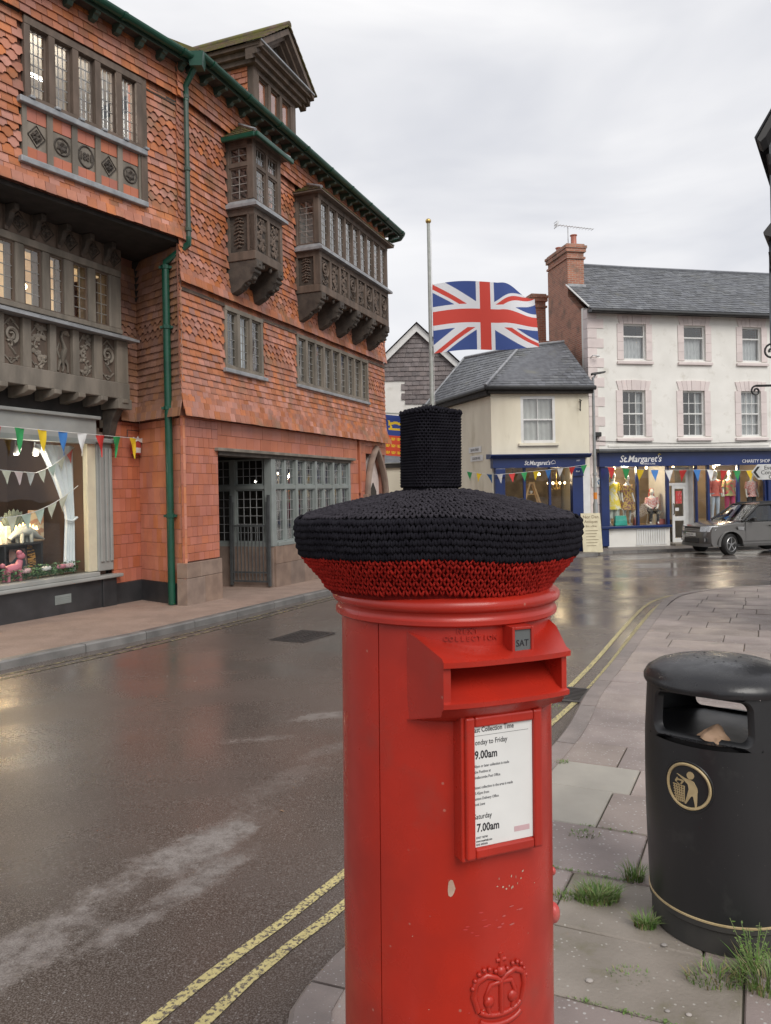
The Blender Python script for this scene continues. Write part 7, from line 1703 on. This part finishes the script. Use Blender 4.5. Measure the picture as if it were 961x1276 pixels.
q = MB(); n_ = len(prof); q.add([p for s in sl for p in s], [(i*n_+j, (i+1)*n_+j, (i+1)*n_+(j+1) % n_, i*n_+(j+1) % n_) for i in range(len(sl)-1) for j in range(n_)]+[tuple(range(n_)), tuple(range((len(sl)-1)*n_, len(sl)*n_))[::-1]])
body = q.build('body', 'car_paint', car, smooth=32)
# cabin: pillars and roof
def cab(x, y): return x
WB, WT = .885, .665
gx = [(1.36, 1.13), (2.12, 1.665), (4.02, 1.70), (4.36, 1.14)]
def side(s): return [(gx[0][0], s*WB, gx[0][1]), (gx[1][0], s*WT, gx[1][1]), (gx[2][0], s*WT, gx[2][1]), (gx[3][0], s*WB, gx[3][1])]
q = MB(); q.tube([(1.36, -.86, 1.13), (2.12, -.66, 1.66)], .045, 6); q.tube([(1.36, .86, 1.13), (2.12, .66, 1.66)], .045, 6)
for s in (-1, 1):
    q.tube([(2.12, s*.66, 1.66), (2.8, s*.675, 1.70), (4.02, s*.66, 1.69)], .05, 6); q.tube([(4.02, s*.66, 1.69), (4.36, s*.87, 1.13)], .075, 6); q.tube([(2.62, s*.69, 1.67), (2.66, s*.885, 1.13)], .04, 6); q.tube([(3.5, s*.68, 1.67), (3.56, s*.885, 1.13)], .04, 6)
q.build('pillars', 'car_trim', body)
q = MB(); q.grid(lambda u, v: (2.06+2.0*u, (-.70+1.40*v), 1.665+.075*math.sin(math.pi*min(1, max(0, u*.9+.1)))*(1-abs(2*v-1)**4*.7)), 10, 12); q.grid(lambda u, v: (2.06+2.0*u, (-.70+1.40*v), 1.63), 10, 1); q.build('roof', 'car_paint', body, smooth=60)
for s in (-1, 1): q = MB(); q.tube([(2.25, s*.62, 1.735), (3.95, s*.62, 1.745)], .022, 6); q.build('roof_rail', 'car_trim', body)
q = MB(); q.grid(lambda u, v: (1.37+.72*v-.10*(1-abs(2*u-1)**2)*(1-v*.3), (-.84+1.68*u)*(1-.22*v), 1.135+.53*v), 10, 4); q.build('windscreen', 'car_glass', body, smooth=60)
q = MB(); q.add([(4.37, -.84, 1.14), (4.37, .84, 1.14), (4.03, .64, 1.67), (4.03, -.64, 1.67)], [(0, 1, 2, 3)]); q.build('rear_window', 'car_glass', body)
for s in (-1, 1):
    for x0, x1, t0, t1 in ((1.46, 2.60, 2.16, 2.58), (2.70, 3.50, 2.66, 3.46), (3.60, 4.28, 3.54, 4.0)):
        q = MB(); q.add([(x0, s*.885, 1.14), (x1, s*.885, 1.14), (t1, s*.685, 1.65), (t0, s*.685, 1.645)], [(0, 1, 2, 3)]); q.build('side_window', 'car_glass', body)
for yy in (-.36, .36):
    q = MB(); q.tube([(2.55, yy, .9), (2.62, yy, 1.3)], [.2, .17], 8, flat=.5); q.ell((2.64, yy, 1.42), (.06, .13, .1)); q.build('seat', 'car_seat', body, smooth=60)
# nose
q = MB()
for i in range(3): q.box(.02+.02*i, .10+.02*i, -.42, .42, .80+.055*i, .835+.055*i)
q.build('grille', 'alloy', body, bevel=.006); MB().box(.045, .12, -.46, .46, .775, .965).build('grille_surround', 'car_trim', body, bevel=.02)
for s in (-1, 1):
    q = MB(); q.hexa([(.02, s*.45, .79), (.15, s*.80, .79), (.34, s*.87, .82), (.2, s*.45, .79), (.06, s*.45, .965), (.20, s*.81, .99), (.46, s*.89, 1.0), (.2, s*.45, .965)]); q.build('headlight', 'head_lamp', body, bevel=.015)
    q = MB(); q.lathe([(.001, .0), (.06, .0), (.065, .02)], 12, M=T((.10, s*.64, .52)) @ RY(R(-90))); q.build('fog_light', 'head_lamp', body); MB().box(.085, .2, s*.64-.12, s*.64+.12, .45, .60).build('fog_surround', 'car_trim', body, bevel=.02)
MB().box(-.015, .1, -.40, .40, .42, .58).build('bumper_grille', 'car_trim', body, bevel=.02); q = MB(); q.grid(lambda u, v: (.0+.16*abs(2*u-1)**4+.03*v, -.86+1.72*u, .29+.11*v), 16, 2); q.build('skid_plate', 'car_lower', body, smooth=60)
MB().box(-.03, -.012, -.27, .27, .64, .75).build('number_plate', 'plate_white', body)
text('WX58 HPK', .085, 'lettering_black', body, T((-.0305, .25, .665)) @ RZ(R(-90)), depth=.001, name='plate_lettering')
# near and far side trim
for s in (-1, 1):
    q = MB()
    for xc in (ax_f, ax_r): q.tube([(x, s*.947*(1-.10*max(0, 1-x/.9)**2), z) for x, z in [(xc-.455*math.cos(math.pi*i/14), .36+.455*math.sin(math.pi*i/14)) for i in range(15)]], .026, 6)
    q.build('wheel_arch', 'car_paint', body, smooth=60)
    MB().box(1.34, 3.08, s*.95-.02, s*.95+.02, .29, .40).build('side_sill', 'car_lower', body, bevel=.015); MB().box(1.36, 3.06, s*.95-.006, s*.95+.006, .44, .475).build('rubbing_strip', 'car_lower', body)
    for xx in (1.44, 2.64, 3.42): q = MB(); q.box(xx-.006, xx+.006, s*.94-.008, s*.94+.008, .48, 1.1); q.build('door_seam', 'car_trim', body)
    for xx in (2.42, 3.25): q = MB(); q.tube([(xx-.1, s*.945, .96), (xx-.08, s*.975, .965), (xx+.08, s*.975, .965), (xx+.1, s*.945, .96)], .017, 6); q.build('door_handle', 'car_trim', body)
    q = MB(); q.hexa([(1.62, s*.9, 1.13), (1.72, s*.9, 1.13), (1.74, s*1.12, 1.12), (1.66, s*1.12, 1.12), (1.62, s*.92, 1.22), (1.74, s*.92, 1.24), (1.75, s*1.11, 1.28), (1.64, s*1.11, 1.26)]); q.build('wing_mirror', 'car_trim', body, bevel=.02)
    q = MB(); q.hexa([(1.16, s*.944, .86), (1.36, s*.944, .83), (1.36, s*.956, .83), (1.16, s*.956, .86), (1.14, s*.944, .96), (1.38, s*.944, .95), (1.38, s*.956, .95), (1.14, s*.956, .96)]); q.build('wing_vent', 'alloy', body)
MB().box(.5, 4.1, -.85, .85, .28, .36).build('underbody', 'car_trim', body)
def wheel(x, y, steer):
    o = bpy.data.objects.new('wheel', None); 
    q = MB(); q.lathe([(.25, -.11), (.34, -.12), (.365, -.09), (.37, 0), (.365, .09), (.34, .12), (.25, .11)], 28, M=RX(R(90))); w = q.build('wheel', 'tyre', car, smooth=40); w.matrix_local = T((x, y, wr-.005)) @ RZ(steer)
    s = -1 if y < 0 else 1
    q = MB(); q.lathe([(.25, s*.10), (.245, s*.12), (.22, s*.10), (.21, s*.0)], 24, M=RX(R(90)) @ SC(1, 1, -1)); q.lathe([(.001, 0), (.23, 0), (.23, .01)], 24, M=RX(R(90))); rim = q.build('rim', 'alloy' if False else 'car_trim', w, smooth=40)
    q = MB()
    for k in range(5):
        a = k*2*math.pi/5+.3; q.tube([(0, s*.09, 0), (.12*math.cos(a), s*.10, .12*math.sin(a)), (.235*math.cos(a), s*.105, .235*math.sin(a))], [.05, .036, .042], 6, flat=.6)
    q.lathe([(.001, -.125), (.05, -.12), (.055, -.09)], 12, M=RX(R(90)) @ SC(1, 1, s*-1.0 if s > 0 else 1)); q.tube([(.24*math.cos(i*.2618), s*.11, .24*math.sin(i*.2618)) for i in range(24)], .016, 5, closed=True); q.build('spokes', 'alloy', w, smooth=40)
wheel(ax_f, -.80, R(20)); wheel(ax_f, .80, R(20)); wheel(ax_r, -.80, 0); wheel(ax_r, .80, 0)
# ================================================================= STREET FURNITURE FAR
mat('galv', (.34,.355,.36), (.27,.28,.29), rough=.5, metal=.3, scale=5); mat('sticker_orange', (.75,.25,.03))
lz = G(26.9); sl_ = thing('street_lamp', 'slim galvanised street lamp post between the corner shop and white house', 'street lamp', (7.28, 26.75, lz))
q = MB(); q.lathe([(.085, 0), (.085, 1.6), (.06, 1.7), (.06, 2.2)], 14); q.build('base', 'galv', sl_, smooth=40)
q = MB(); q.tube([(0, 0, 2.1), (0, 0, 5.9), (0, 0, 6.0)], [.06, .045, .045], 10); q.build('pole', 'galv', sl_, smooth=40)
q = MB(); q.tube([(0, 0, 5.95), (.1, -.02, 6.12)], .03, 6); q.build('arm', 'galv', sl_)
q = MB(); q.hexa([(-.05, -.1, 6.08), (.42, -.12, 6.16), (.42, .12, 6.16), (-.05, .1, 6.08), (-.05, -.08, 6.16), (.42, -.1, 6.21), (.42, .1, 6.21), (-.05, .08, 6.16)]); q.build('lamp_head', 'car_trim', sl_, bevel=.01)
q = MB(); q.lathe([(.0865, 1.75), (.0665, 1.76), (.0665, 2.0), (.0865, 2.0)] if False else [(.0615, 1.78), (.064, 1.79), (.064, 2.0), (.0615, 2.01)], 14); q.build('sticker', 'sticker_orange', sl_); q = MB(); q.lathe([(.0615, 2.6), (.075, 2.61), (.075, 2.68), (.0615, 2.69)], 12); q.build('clamp', 'galv', sl_)
def wall_thing(name, lab, cat, F, x, z, rz, y=0): return thing(name, lab, cat, F @ Vector((x, y, z)), rz)
t = wall_thing('wall_sign', 'small white sign with a blue mark on the pink quoins', 'sign', FR, .02, 1.62, R(12), -.03)
MB().box(0, .58, -.03, 0, 0, .34).build('plate', 'white_metal', t, bevel=.008); mat('sign_blue', (.02,.14,.36)); q = MB(); q.tube([(.27, -.033, .1), (.22, -.033, .2), (.27, -.033, .27), (.33, -.033, .18), (.38, -.033, .25)], .018, 5); q.build('mark', 'sign_blue', t); MB().box(.42, .54, -.032, -.0301, .06, .12).build('small_print', 'galv', t)
t = thing('notice_board', 'cream lettered notice board leaning beside the street lamp', 'board', (6.78, 25.85, G(25.9)), R(8))
mat('board_cream', (.66,.60,.42), (.58,.52,.36), rough=.6); mat('board_ink', (.18,.12,.06))
q = MB(); q.hexa([(-.3, -.28, 0), (.38, -.28, 0), (.38, -.25, 0), (-.3, -.25, 0), (-.3, -.10, 1.3), (.38, -.10, 1.3), (.38, -.07, 1.3), (-.3, -.07, 1.3)]); q.build('panel', 'board_cream', t)
BT = T((.04, -.284, 0)) @ RX(R(-7.9))
for s_, z, sz in (('Nor Dan', 1.14, .15), ('Antiques', .99, .13), ('Bric a Brac', .85, .09)): text(s_, sz, 'board_ink', t, BT @ T((0, 0, z)), depth=.001, align='CENTER', name='lettering')
for i in range(6): q = MB(BT); q.box(-.22, .22-.05*(i % 3), -.002, 0, .72-.1*i, .735-.1*i); q.build('text_line', 'board_ink', t)
t = wall_thing('flood_light', 'small dark flood light on the white house above the shop cornice', 'light', FR, .18, 3.42, R(12), -.03); MB().box(-.05, .2, -.14, 0, 0, .16).build('case', 'car_trim', t, bevel=.02); MB().box(.0, .06, -.05, 0, -.12, 0).build('bracket', 'car_trim', t)
t = wall_thing('wall_lamp', 'small white lamp on the upper quoins of the white house', 'light', FR, .1, 6.25, R(12), -.03); q = MB(); q.tube([(0, 0, .02), (0, -.15, .06), (.12, -.18, .05)], .02, 6); q.ell((.16, -.18, .03), (.09, .05, .05)); q.build('lamp', 'white_plastic', t)
t = thing('wall_cable', 'thin dark cable sagging along the white house above the cornice', 'cable', FR @ Vector((.2, -.05, 3.28))); q = MB(); q.tube([(t_.x, t_.y, t_.z) for t_ in [(FR.to_3x3() @ Vector((i*.5, -.0, -.12*math.sin(math.pi*i/16)))) for i in range(17)]], .012, 5); q.build('cable', 'car_trim', t)
ta = thing('tv_aerial', 'television aerial on the tall brick chimney', 'aerial', FR @ Vector((.28, 2.0, 10.81)), R(12)); mat('alu', (.5,.5,.5), metal=.6, rough=.4)
q = MB(); q.tube([(0, 0, 0), (0, 0, .78)], .018, 6); q.build('mast', 'alu', ta); q = MB(); q.tube([(-.55, 0, .86), (.95, -.2, .70)], .014, 5); q.build('boom', 'alu', ta)
q = MB()
for i in range(12): f = i/11; x = -.35+1.3*f; q.tube([(x, -.13-.13*f, .84-.14*f), (x, .13-.13*f, .84-.14*f)], .006, 4)
for z in (-.1, 0, .1): q.tube([(-.5, -.15, .86+z), (-.5, .15, .86+z)], .01, 4); 
for k in range(5): q.tube([(-.5, -.14+.07*k, .74), (-.42, -.14+.07*k, .98)], .008, 4)
q.build('elements', 'alu', ta)
# ================================================================= FLAGS
PX, PY = 1.47, 23.5
fp = thing('flagpole', 'tall pale flagpole with gilt ball standing at the junction', 'flagpole', (PX, PY, G(PY)))
mat('pole_grey', (.42,.43,.41), (.34,.36,.33), rough=.5, scale=8); ztop = 9.87-G(PY)
q = MB(); q.tube([(0, 0, 3.2), (0, 0, ztop-.1)], [.07, .05], 10); q.build('shaft', 'pole_grey', fp, smooth=40); q = MB(); q.lathe([(.12, 0), (.12, .5), (.09, .6), (.09, 3.3), (.07, 3.4)], 12); q.build('base', 'green_grey', fp, smooth=40)
MB().ell((0, 0, ztop-.03), (.09, .09, .08), 12, 8).build('finial', 'brass', fp, smooth=80); q = MB(); q.tube([(.09, -.03, 3.2), (.07, -.03, ztop-.3)], .008, 4); q.build('halyard', 'bunt_cord', fp)
def sm(a, b, x): t = min(1, max(0, (x-a)/(b-a))); return t*t*(3-2*t)
def cloth(name, fn, colf, nu, nv, label, cat, m):
    q = MB(); q.grid(fn, nu, nv); o = q.build(name, m, None, smooth=180, recalc=False)
    ca = o.data.color_attributes.new('Col', 'FLOAT_COLOR', 'CORNER'); dat = []
    for i in range(nu):
        for j in range(nv):
            c = colf((i+.5)/nu, (j+.5)/nv); dat += [c[0], c[1], c[2], 1]*4
    ca.data.foreach_set('color', dat); return tag(o, label, cat)
printed('flag_cloth')
RED, WHT, BLU = (.66, .075, .055), (.80, .81, .84), (.055, .095, .30)
def union(u, v):
    x, y = u*60, v*30
    if abs(x-30) < 3 or abs(y-15) < 3: return RED
    if abs(x-30) < 5 or abs(y-15) < 5: return WHT
    for k in (1, -1):
        s = (y-15-k*(x-30)/2)/1.118
        if abs(s) < 3.2:
            if (x < 30 and -2 < s < 0) or (x > 30 and 0 < s < 2): return RED
            return WHT
    return BLU
def flagf(u, v):
    zt = 7.88+.08*math.sin(math.pi*min(1, u/.62))-.45*sm(.66, 1, u)+.02*math.sin(9*u); zb_ = 5.78+.10*sm(0, .5, u)+.05*math.sin(7*u)+.0*u
    w = .16*math.sin(6.2*u+1.3*v)*u**.6+.28*sm(.62, 1, u)*sm(.45, 1, v)*math.sin(9*u)
    return (PX+.08+3.15*u*(1-.0*v)+.05*(1-v)*u, PY+w-.1, zb_+(zt-zb_)*v)
cloth('union_flag', flagf, union, 200, 100, 'red, white and blue union flag flying at half mast', 'flag', MATS['flag_cloth'])
GLD = (.72, .48, .03)
def quart(u, v):
    if u < .5 and v > .5:
        x, y = (u-.25)*4, (v-.75)*4
        return GLD if (abs(y-.25+.5*x*x) < .13 and abs(x) < .6) or (abs(x+.45+.3*y) < .09 and abs(y) < .5) or (abs(y+.35) < .1 and -.6 < x < .4) else (.03, .06, .25)
    if u < .5: 
        x = (u*2*4) % 1; y = ((v*2)*3) % 1
        return GLD if (.15 < x < .85 and .25 < y < .75 and (x+y*1.7) % .35 > .1) else (.60, .07, .03)
    if v > .5:
        return (.60, .07, .03) if u < .62 else GLD
    return GLD if (u*9+v*7) % 1 < .5 else (.60, .07, .03)
sf = thing('standard_bracket', 'thin pole carrying a hanging heraldic flag at the end of the tiled building', 'flag bracket', (-.35, 22.6, 3.9)); q = MB(); q.tube([(0, -.5, 0), (1.8, .5, -.02)], .025, 6); q.build('pole', 'pole_grey', sf)
cloth('heraldic_flag', lambda u, v: (.0+1.35*u, 22.55+.5*u+.05*math.sin(8*u), 2.68+1.2*v-.1*u), quart, 64, 60, 'quartered red, gold and blue heraldic flag hanging beyond the tiled building', 'flag', MATS['flag_cloth'])
# ================================================================= RIGHT HAND EDGE: jettied building, sign bracket, finger post
mat('dark_cladding', (.05,.058,.068), (.035,.04,.048), rough=.6, scale=4, bump=.3, bscale=30); mat('dark_timber', (.018,.017,.017), rough=.6)
jb = thing('jettied_building', 'dark clad gabled building edge with overhanging storeys at the right hand margin', 'building', (4.30, 8.5, G(8.5)), 0)
gz = -G(8.5); SK = Matrix(((1, .62, 0, 0), (0, 1, 0, 0), (0, 0, 1, 0), (0, 0, 0, 1)))      # its side runs off at an angle to the street
def jpr(poly, y0, y1, name, m, bev=0): q = MB(SK); q.prism([(x-4.25, z+gz) for x, z in poly], y0, y1); q.build(name, m, jb, bevel=bev)
jpr([(4.62, G(8.5)), (6.6, G(8.5)), (6.6, 2.8), (4.62, 2.8)], .3, 1.6, 'ground_wall', 'white_render')
jpr([(4.27, 2.78), (6.6, 2.78), (6.6, 4.4), (4.235, 4.4), (4.225, 3.5), (4.225, 3.16)], .0, 1.6, 'first_floor_wall', 'dark_cladding')
jpr([(4.19, 4.36), (4.20, 4.32), (4.30, 4.30), (6.6, 4.30), (6.6, 4.52), (4.32, 4.52)], -.14, 1.6, 'jetty_moulding', 'dark_timber', .008)
jpr([(4.255, 4.52), (6.6, 4.52), (6.6, 8.7), (6.2, 8.7), (4.255, 5.5)], .03, 1.6, 'upper_wall', 'dark_cladding')
jpr([(4.15, 5.33), (4.19, 5.30), (4.25, 5.36), (6.3, 8.72), (6.2, 8.86)], -.22, .028, 'bargeboard', 'dark_timber', .006)
q = MB(SK); q.add([(4.13-4.25, -.25, 5.34+gz), (4.13-4.25, 1.6, 5.34+gz), (6.25-4.25, 1.6, 8.88+gz), (6.25-4.25, -.25, 8.88+gz)], [(0, 1, 2, 3)]); q.build('roof', 'slate', jb)
for z in (5.16, 4.1): 
    q = MB(); q.tube([(.02, -.01, z-.12+gz), (-.03, -.08, z-.04+gz), (-.05, -.1, z+.06+gz)], .022, 6); q.build('eaves_bracket', 'dark_timber', jb)
sb = thing('sign_bracket', 'black wrought iron scroll bracket on the right hand building', 'bracket', (4.42, 8.42, 2.6), R(0))
def scroll(cx, cz, r, a0, turns, flip=1): return [(cx+flip*r*(1-.75*i/20)*math.cos(a0+turns*2*math.pi*i/20), 0, cz+r*(1-.75*i/20)*math.sin(a0+turns*2*math.pi*i/20)) for i in range(21)]
dx0 = -.45
q = MB(); q.tube([(.4, 0, .10), (dx0+.1, 0, .10)], .013, 6); q.tube([(dx0+.1, 0, .10)]+scroll(dx0+.1, .045, .055, math.pi/2, 1.3), .011, 6); q.tube([(.0, 0, .10), (.4, 0, -.25)], .011, 6); q.build('arm', 'iron', sb)
q = MB(); q.tube(scroll(-.17, .47, .09, math.pi*.3, 1.4)+[] , .012, 6); q.tube([(-.12, 0, .54), (.1, 0, .58), (.4, 0, .57)], .012, 6); q.build('upper_scroll', 'iron', sb)
fs = thing('finger_post', 'grey pointed direction sign on a post at the right hand edge', 'signpost', (7.84, 14.2, G(14.2)+.0), 0)
mat('sign_grey', (.66,.67,.66), rough=.5); q = MB(); q.tube([(0, .03, 0), (0, .03, 2.6)], .045, 10); q.build('post', 'galv', fs, smooth=40)
z0, z1 = 1.70-G(14.2), 1.985-G(14.2); zm = (z0+z1)/2
q = MB(); q.prism([(-1.10, zm), (-.98, z1), (.1, z1), (.1, z0), (-.98, z0)], -.03, -.005); q.build('finger', 'sign_grey', fs, bevel=.006)
q = MB(); q.prism([(-1.07, zm), (-.99, z1-.04), (-.945, z1-.04), (-1.02, zm), (-.945, z0+.04), (-.99, z0+.04)], -.034, -.031); q.build('chevron', 'lettering_black', fs)
for s_, x, z in (('Eve', -.87, z1-.098), ('Cong', -.93, z1-.185), ('C', -.79, z1-.27)): text(s_, .105, 'lettering_black', fs, T((x, -.0315, z)), depth=.001, name='lettering')
# ================================================================= WEEDS
mat('grass', (.17,.27,.05), (.11,.20,.04), rough=.6, scale=30, rand=.25, hue=.02); mat('grass_dry', (.30,.25,.11), (.22,.19,.08), rough=.7, rand=.2)
def tuft(x, y, n, h, spread, lab, seed, dry=.12, flop=1.0):
    r_ = random.Random(seed); bs = [MB(), MB()]
    for i in range(n):
        a = r_.uniform(0, 6.283); d = spread*math.sqrt(r_.random())*.8; px_, py_ = d*math.cos(a), d*math.sin(a)*.7
        hh = h*r_.uniform(.45, 1.1); lean = r_.uniform(.2, 1.0)*flop*hh; la = a+r_.uniform(-.9, .9); w_ = r_.uniform(.0016, .0034)
        sx, sy = -math.sin(la)*w_, math.cos(la)*w_; P_ = []
        for k in range(5):
            t = k/4; cx_ = px_+lean*t*t*math.cos(la); cy_ = py_+lean*t*t*math.sin(la); cz_ = hh*(t-.35*t*t*flop*.8); f = (1-t)**.7
            P_ += [(cx_-sx*f, cy_-sy*f, cz_), (cx_+sx*f, cy_+sy*f, cz_)]
        (bs[1] if r_.random() < dry else bs[0]).add(P_, [(2*k, 2*k+1, 2*k+3, 2*k+2) for k in range(4)])
    t = thing('grass_tuft', lab, 'grass', (x, y, G(y)-.002))
    bs[0].build('blades', 'grass', t, recalc=False)['kind'] = 'stuff'
    if bs[1].v: bs[1].build('dry_blades', 'grass_dry', t, recalc=False)['kind'] = 'stuff'
tuft(.83, 3.14, 560, .07, .11, 'dense round grass tuft between the post box and the litter bin', 1)
tuft(.70, 3.16, 60, .035, .06, 'tiny grass sprig left of the dense round tuft', 2)
tuft(.955, 2.93, 150, .075, .05, 'small leafy tuft against the left foot of the litter bin', 3)
tuft(1.03, 3.30, 120, .08, .06, 'grass growing behind the left side of the litter bin', 4)
tuft(1.27, 2.58, 420, .095, .17, 'tall straggly grass in front of the litter bin at the right edge', 5, .22, .9)
tuft(1.08, 2.60, 160, .06, .12, 'low spreading grass in front of the litter bin base', 6, .3)
tuft(.80, 2.63, 60, .02, .10, 'thin moss and grass line in the pavement joint below the bin', 7)
tuft(1.06, 4.78, 50, .03, .05, 'little weed in the joint by the pale square slab', 8)
tuft(.93, 3.75, 70, .02, .10, 'short weeds in the joint left of the litter bin', 9)
tuft(1.30, 6.05, 50, .02, .12, 'short weeds along the kerb joint beyond the post box', 10)
# leafy weed stems at the right edge
t = thing('weed', 'leafy seeding weed rising from the grass before the litter bin', 'weed', (1.22, 2.62, G(2.62)))
q = MB(); rw = random.Random(3)
for i in range(14):
    a = rw.uniform(0, 6.28); hh = rw.uniform(.08, .19); le = rw.uniform(.01, .08); P_ = [(rw.uniform(-.05, .05)*0+le*t_*math.cos(a), le*t_*math.sin(a), hh*t_) for t_ in (0, .35, .7, 1)]; q.tube(P_, .0012, 4)
    for k in range(9):
        f = .3+.08*k; c = (le*f*math.cos(a), le*f*math.sin(a), hh*f); M_ = T(c) @ RZ(rw.uniform(0, 6.28)) @ RY(rw.uniform(-.5, .3)); s = rw.uniform(.008, .02); q.add([(0, 0, 0), (s*.5, s*.22, 0), (s, 0, 0), (s*.5, -s*.22, 0)], [(0, 1, 2, 3)], M_)
q.build('leaves', 'grass', t, recalc=False)
# pebbles and leaf scraps
mat('pebble', (.38,.35,.32), (.3,.27,.25), rough=.6, rand=.2)
for i, (x, y, s, lab) in enumerate(((.655, 2.60, .014, 'pale flat pebble on the flagstones right of the post box'), (.98, 2.80, .012, 'small light stone beside the litter bin foot'), (.92, 2.42, .010, 'tiny pale pebble low on the pavement'), (.86, 2.44, .009, 'tiny grey pebble beside the pale pebble'))):
    q = MB(); q.ell((0, 0, s*.3), (s, s*.8, s*.4), 9, 6); o = q.build('pebble', 'pebble', None, smooth=90); o.location = (x, y, G(y)+.002); tag(o, lab, 'pebble')
q = MB(); q.grid(lambda u, v: (.03*(u-.5), .018*(v-.5)*(1-abs(2*u-1)**2), .004*math.sin(5*u)), 5, 3); o = q.build('fallen_leaf', 'leaf_litter', None); o.location = (-.62, 4.35, G(4.35)-.094); tag(o, 'small brown fallen leaf on the road near the yellow lines', 'leaf')

# moss and seedlings rooted along the joints by the bin
for i, (a_, b0, b1, n_, lab) in enumerate(((3.26, -.90, -.52, 80, 'strip of moss and seedlings in the joint behind the round grass tuft'), (2.62, -.60, .0, 110, 'strip of moss in the paving joint below the litter bin'), (4.0, -.85, -.35, 60, 'line of small weeds in the joint beyond the litter bin'))):
    a_ = min(ROWA, key=lambda r: abs(r-a_)); rj = random.Random(40+i); q = MB()
    for k in range(n_*4):
        f = rj.random(); f = f+.04*math.sin(f*31); p_ = ea*(a_+rj.gauss(0, .006))+eb*(b0+(b1-b0)*f); s_ = rj.uniform(.003, .009)
        q.add([(0, 0, 0), (s_*.5, s_*.3, s_*.5), (s_, 0, s_*.7), (s_*.5, -s_*.3, s_*.5)], [(0, 1, 2, 3)], T((p_.x, p_.y, G(p_.y))) @ RZ(rj.uniform(0, 6.28)))
    tag(q.build('moss', 'grass', None, recalc=False), lab, 'moss', kind='stuff')
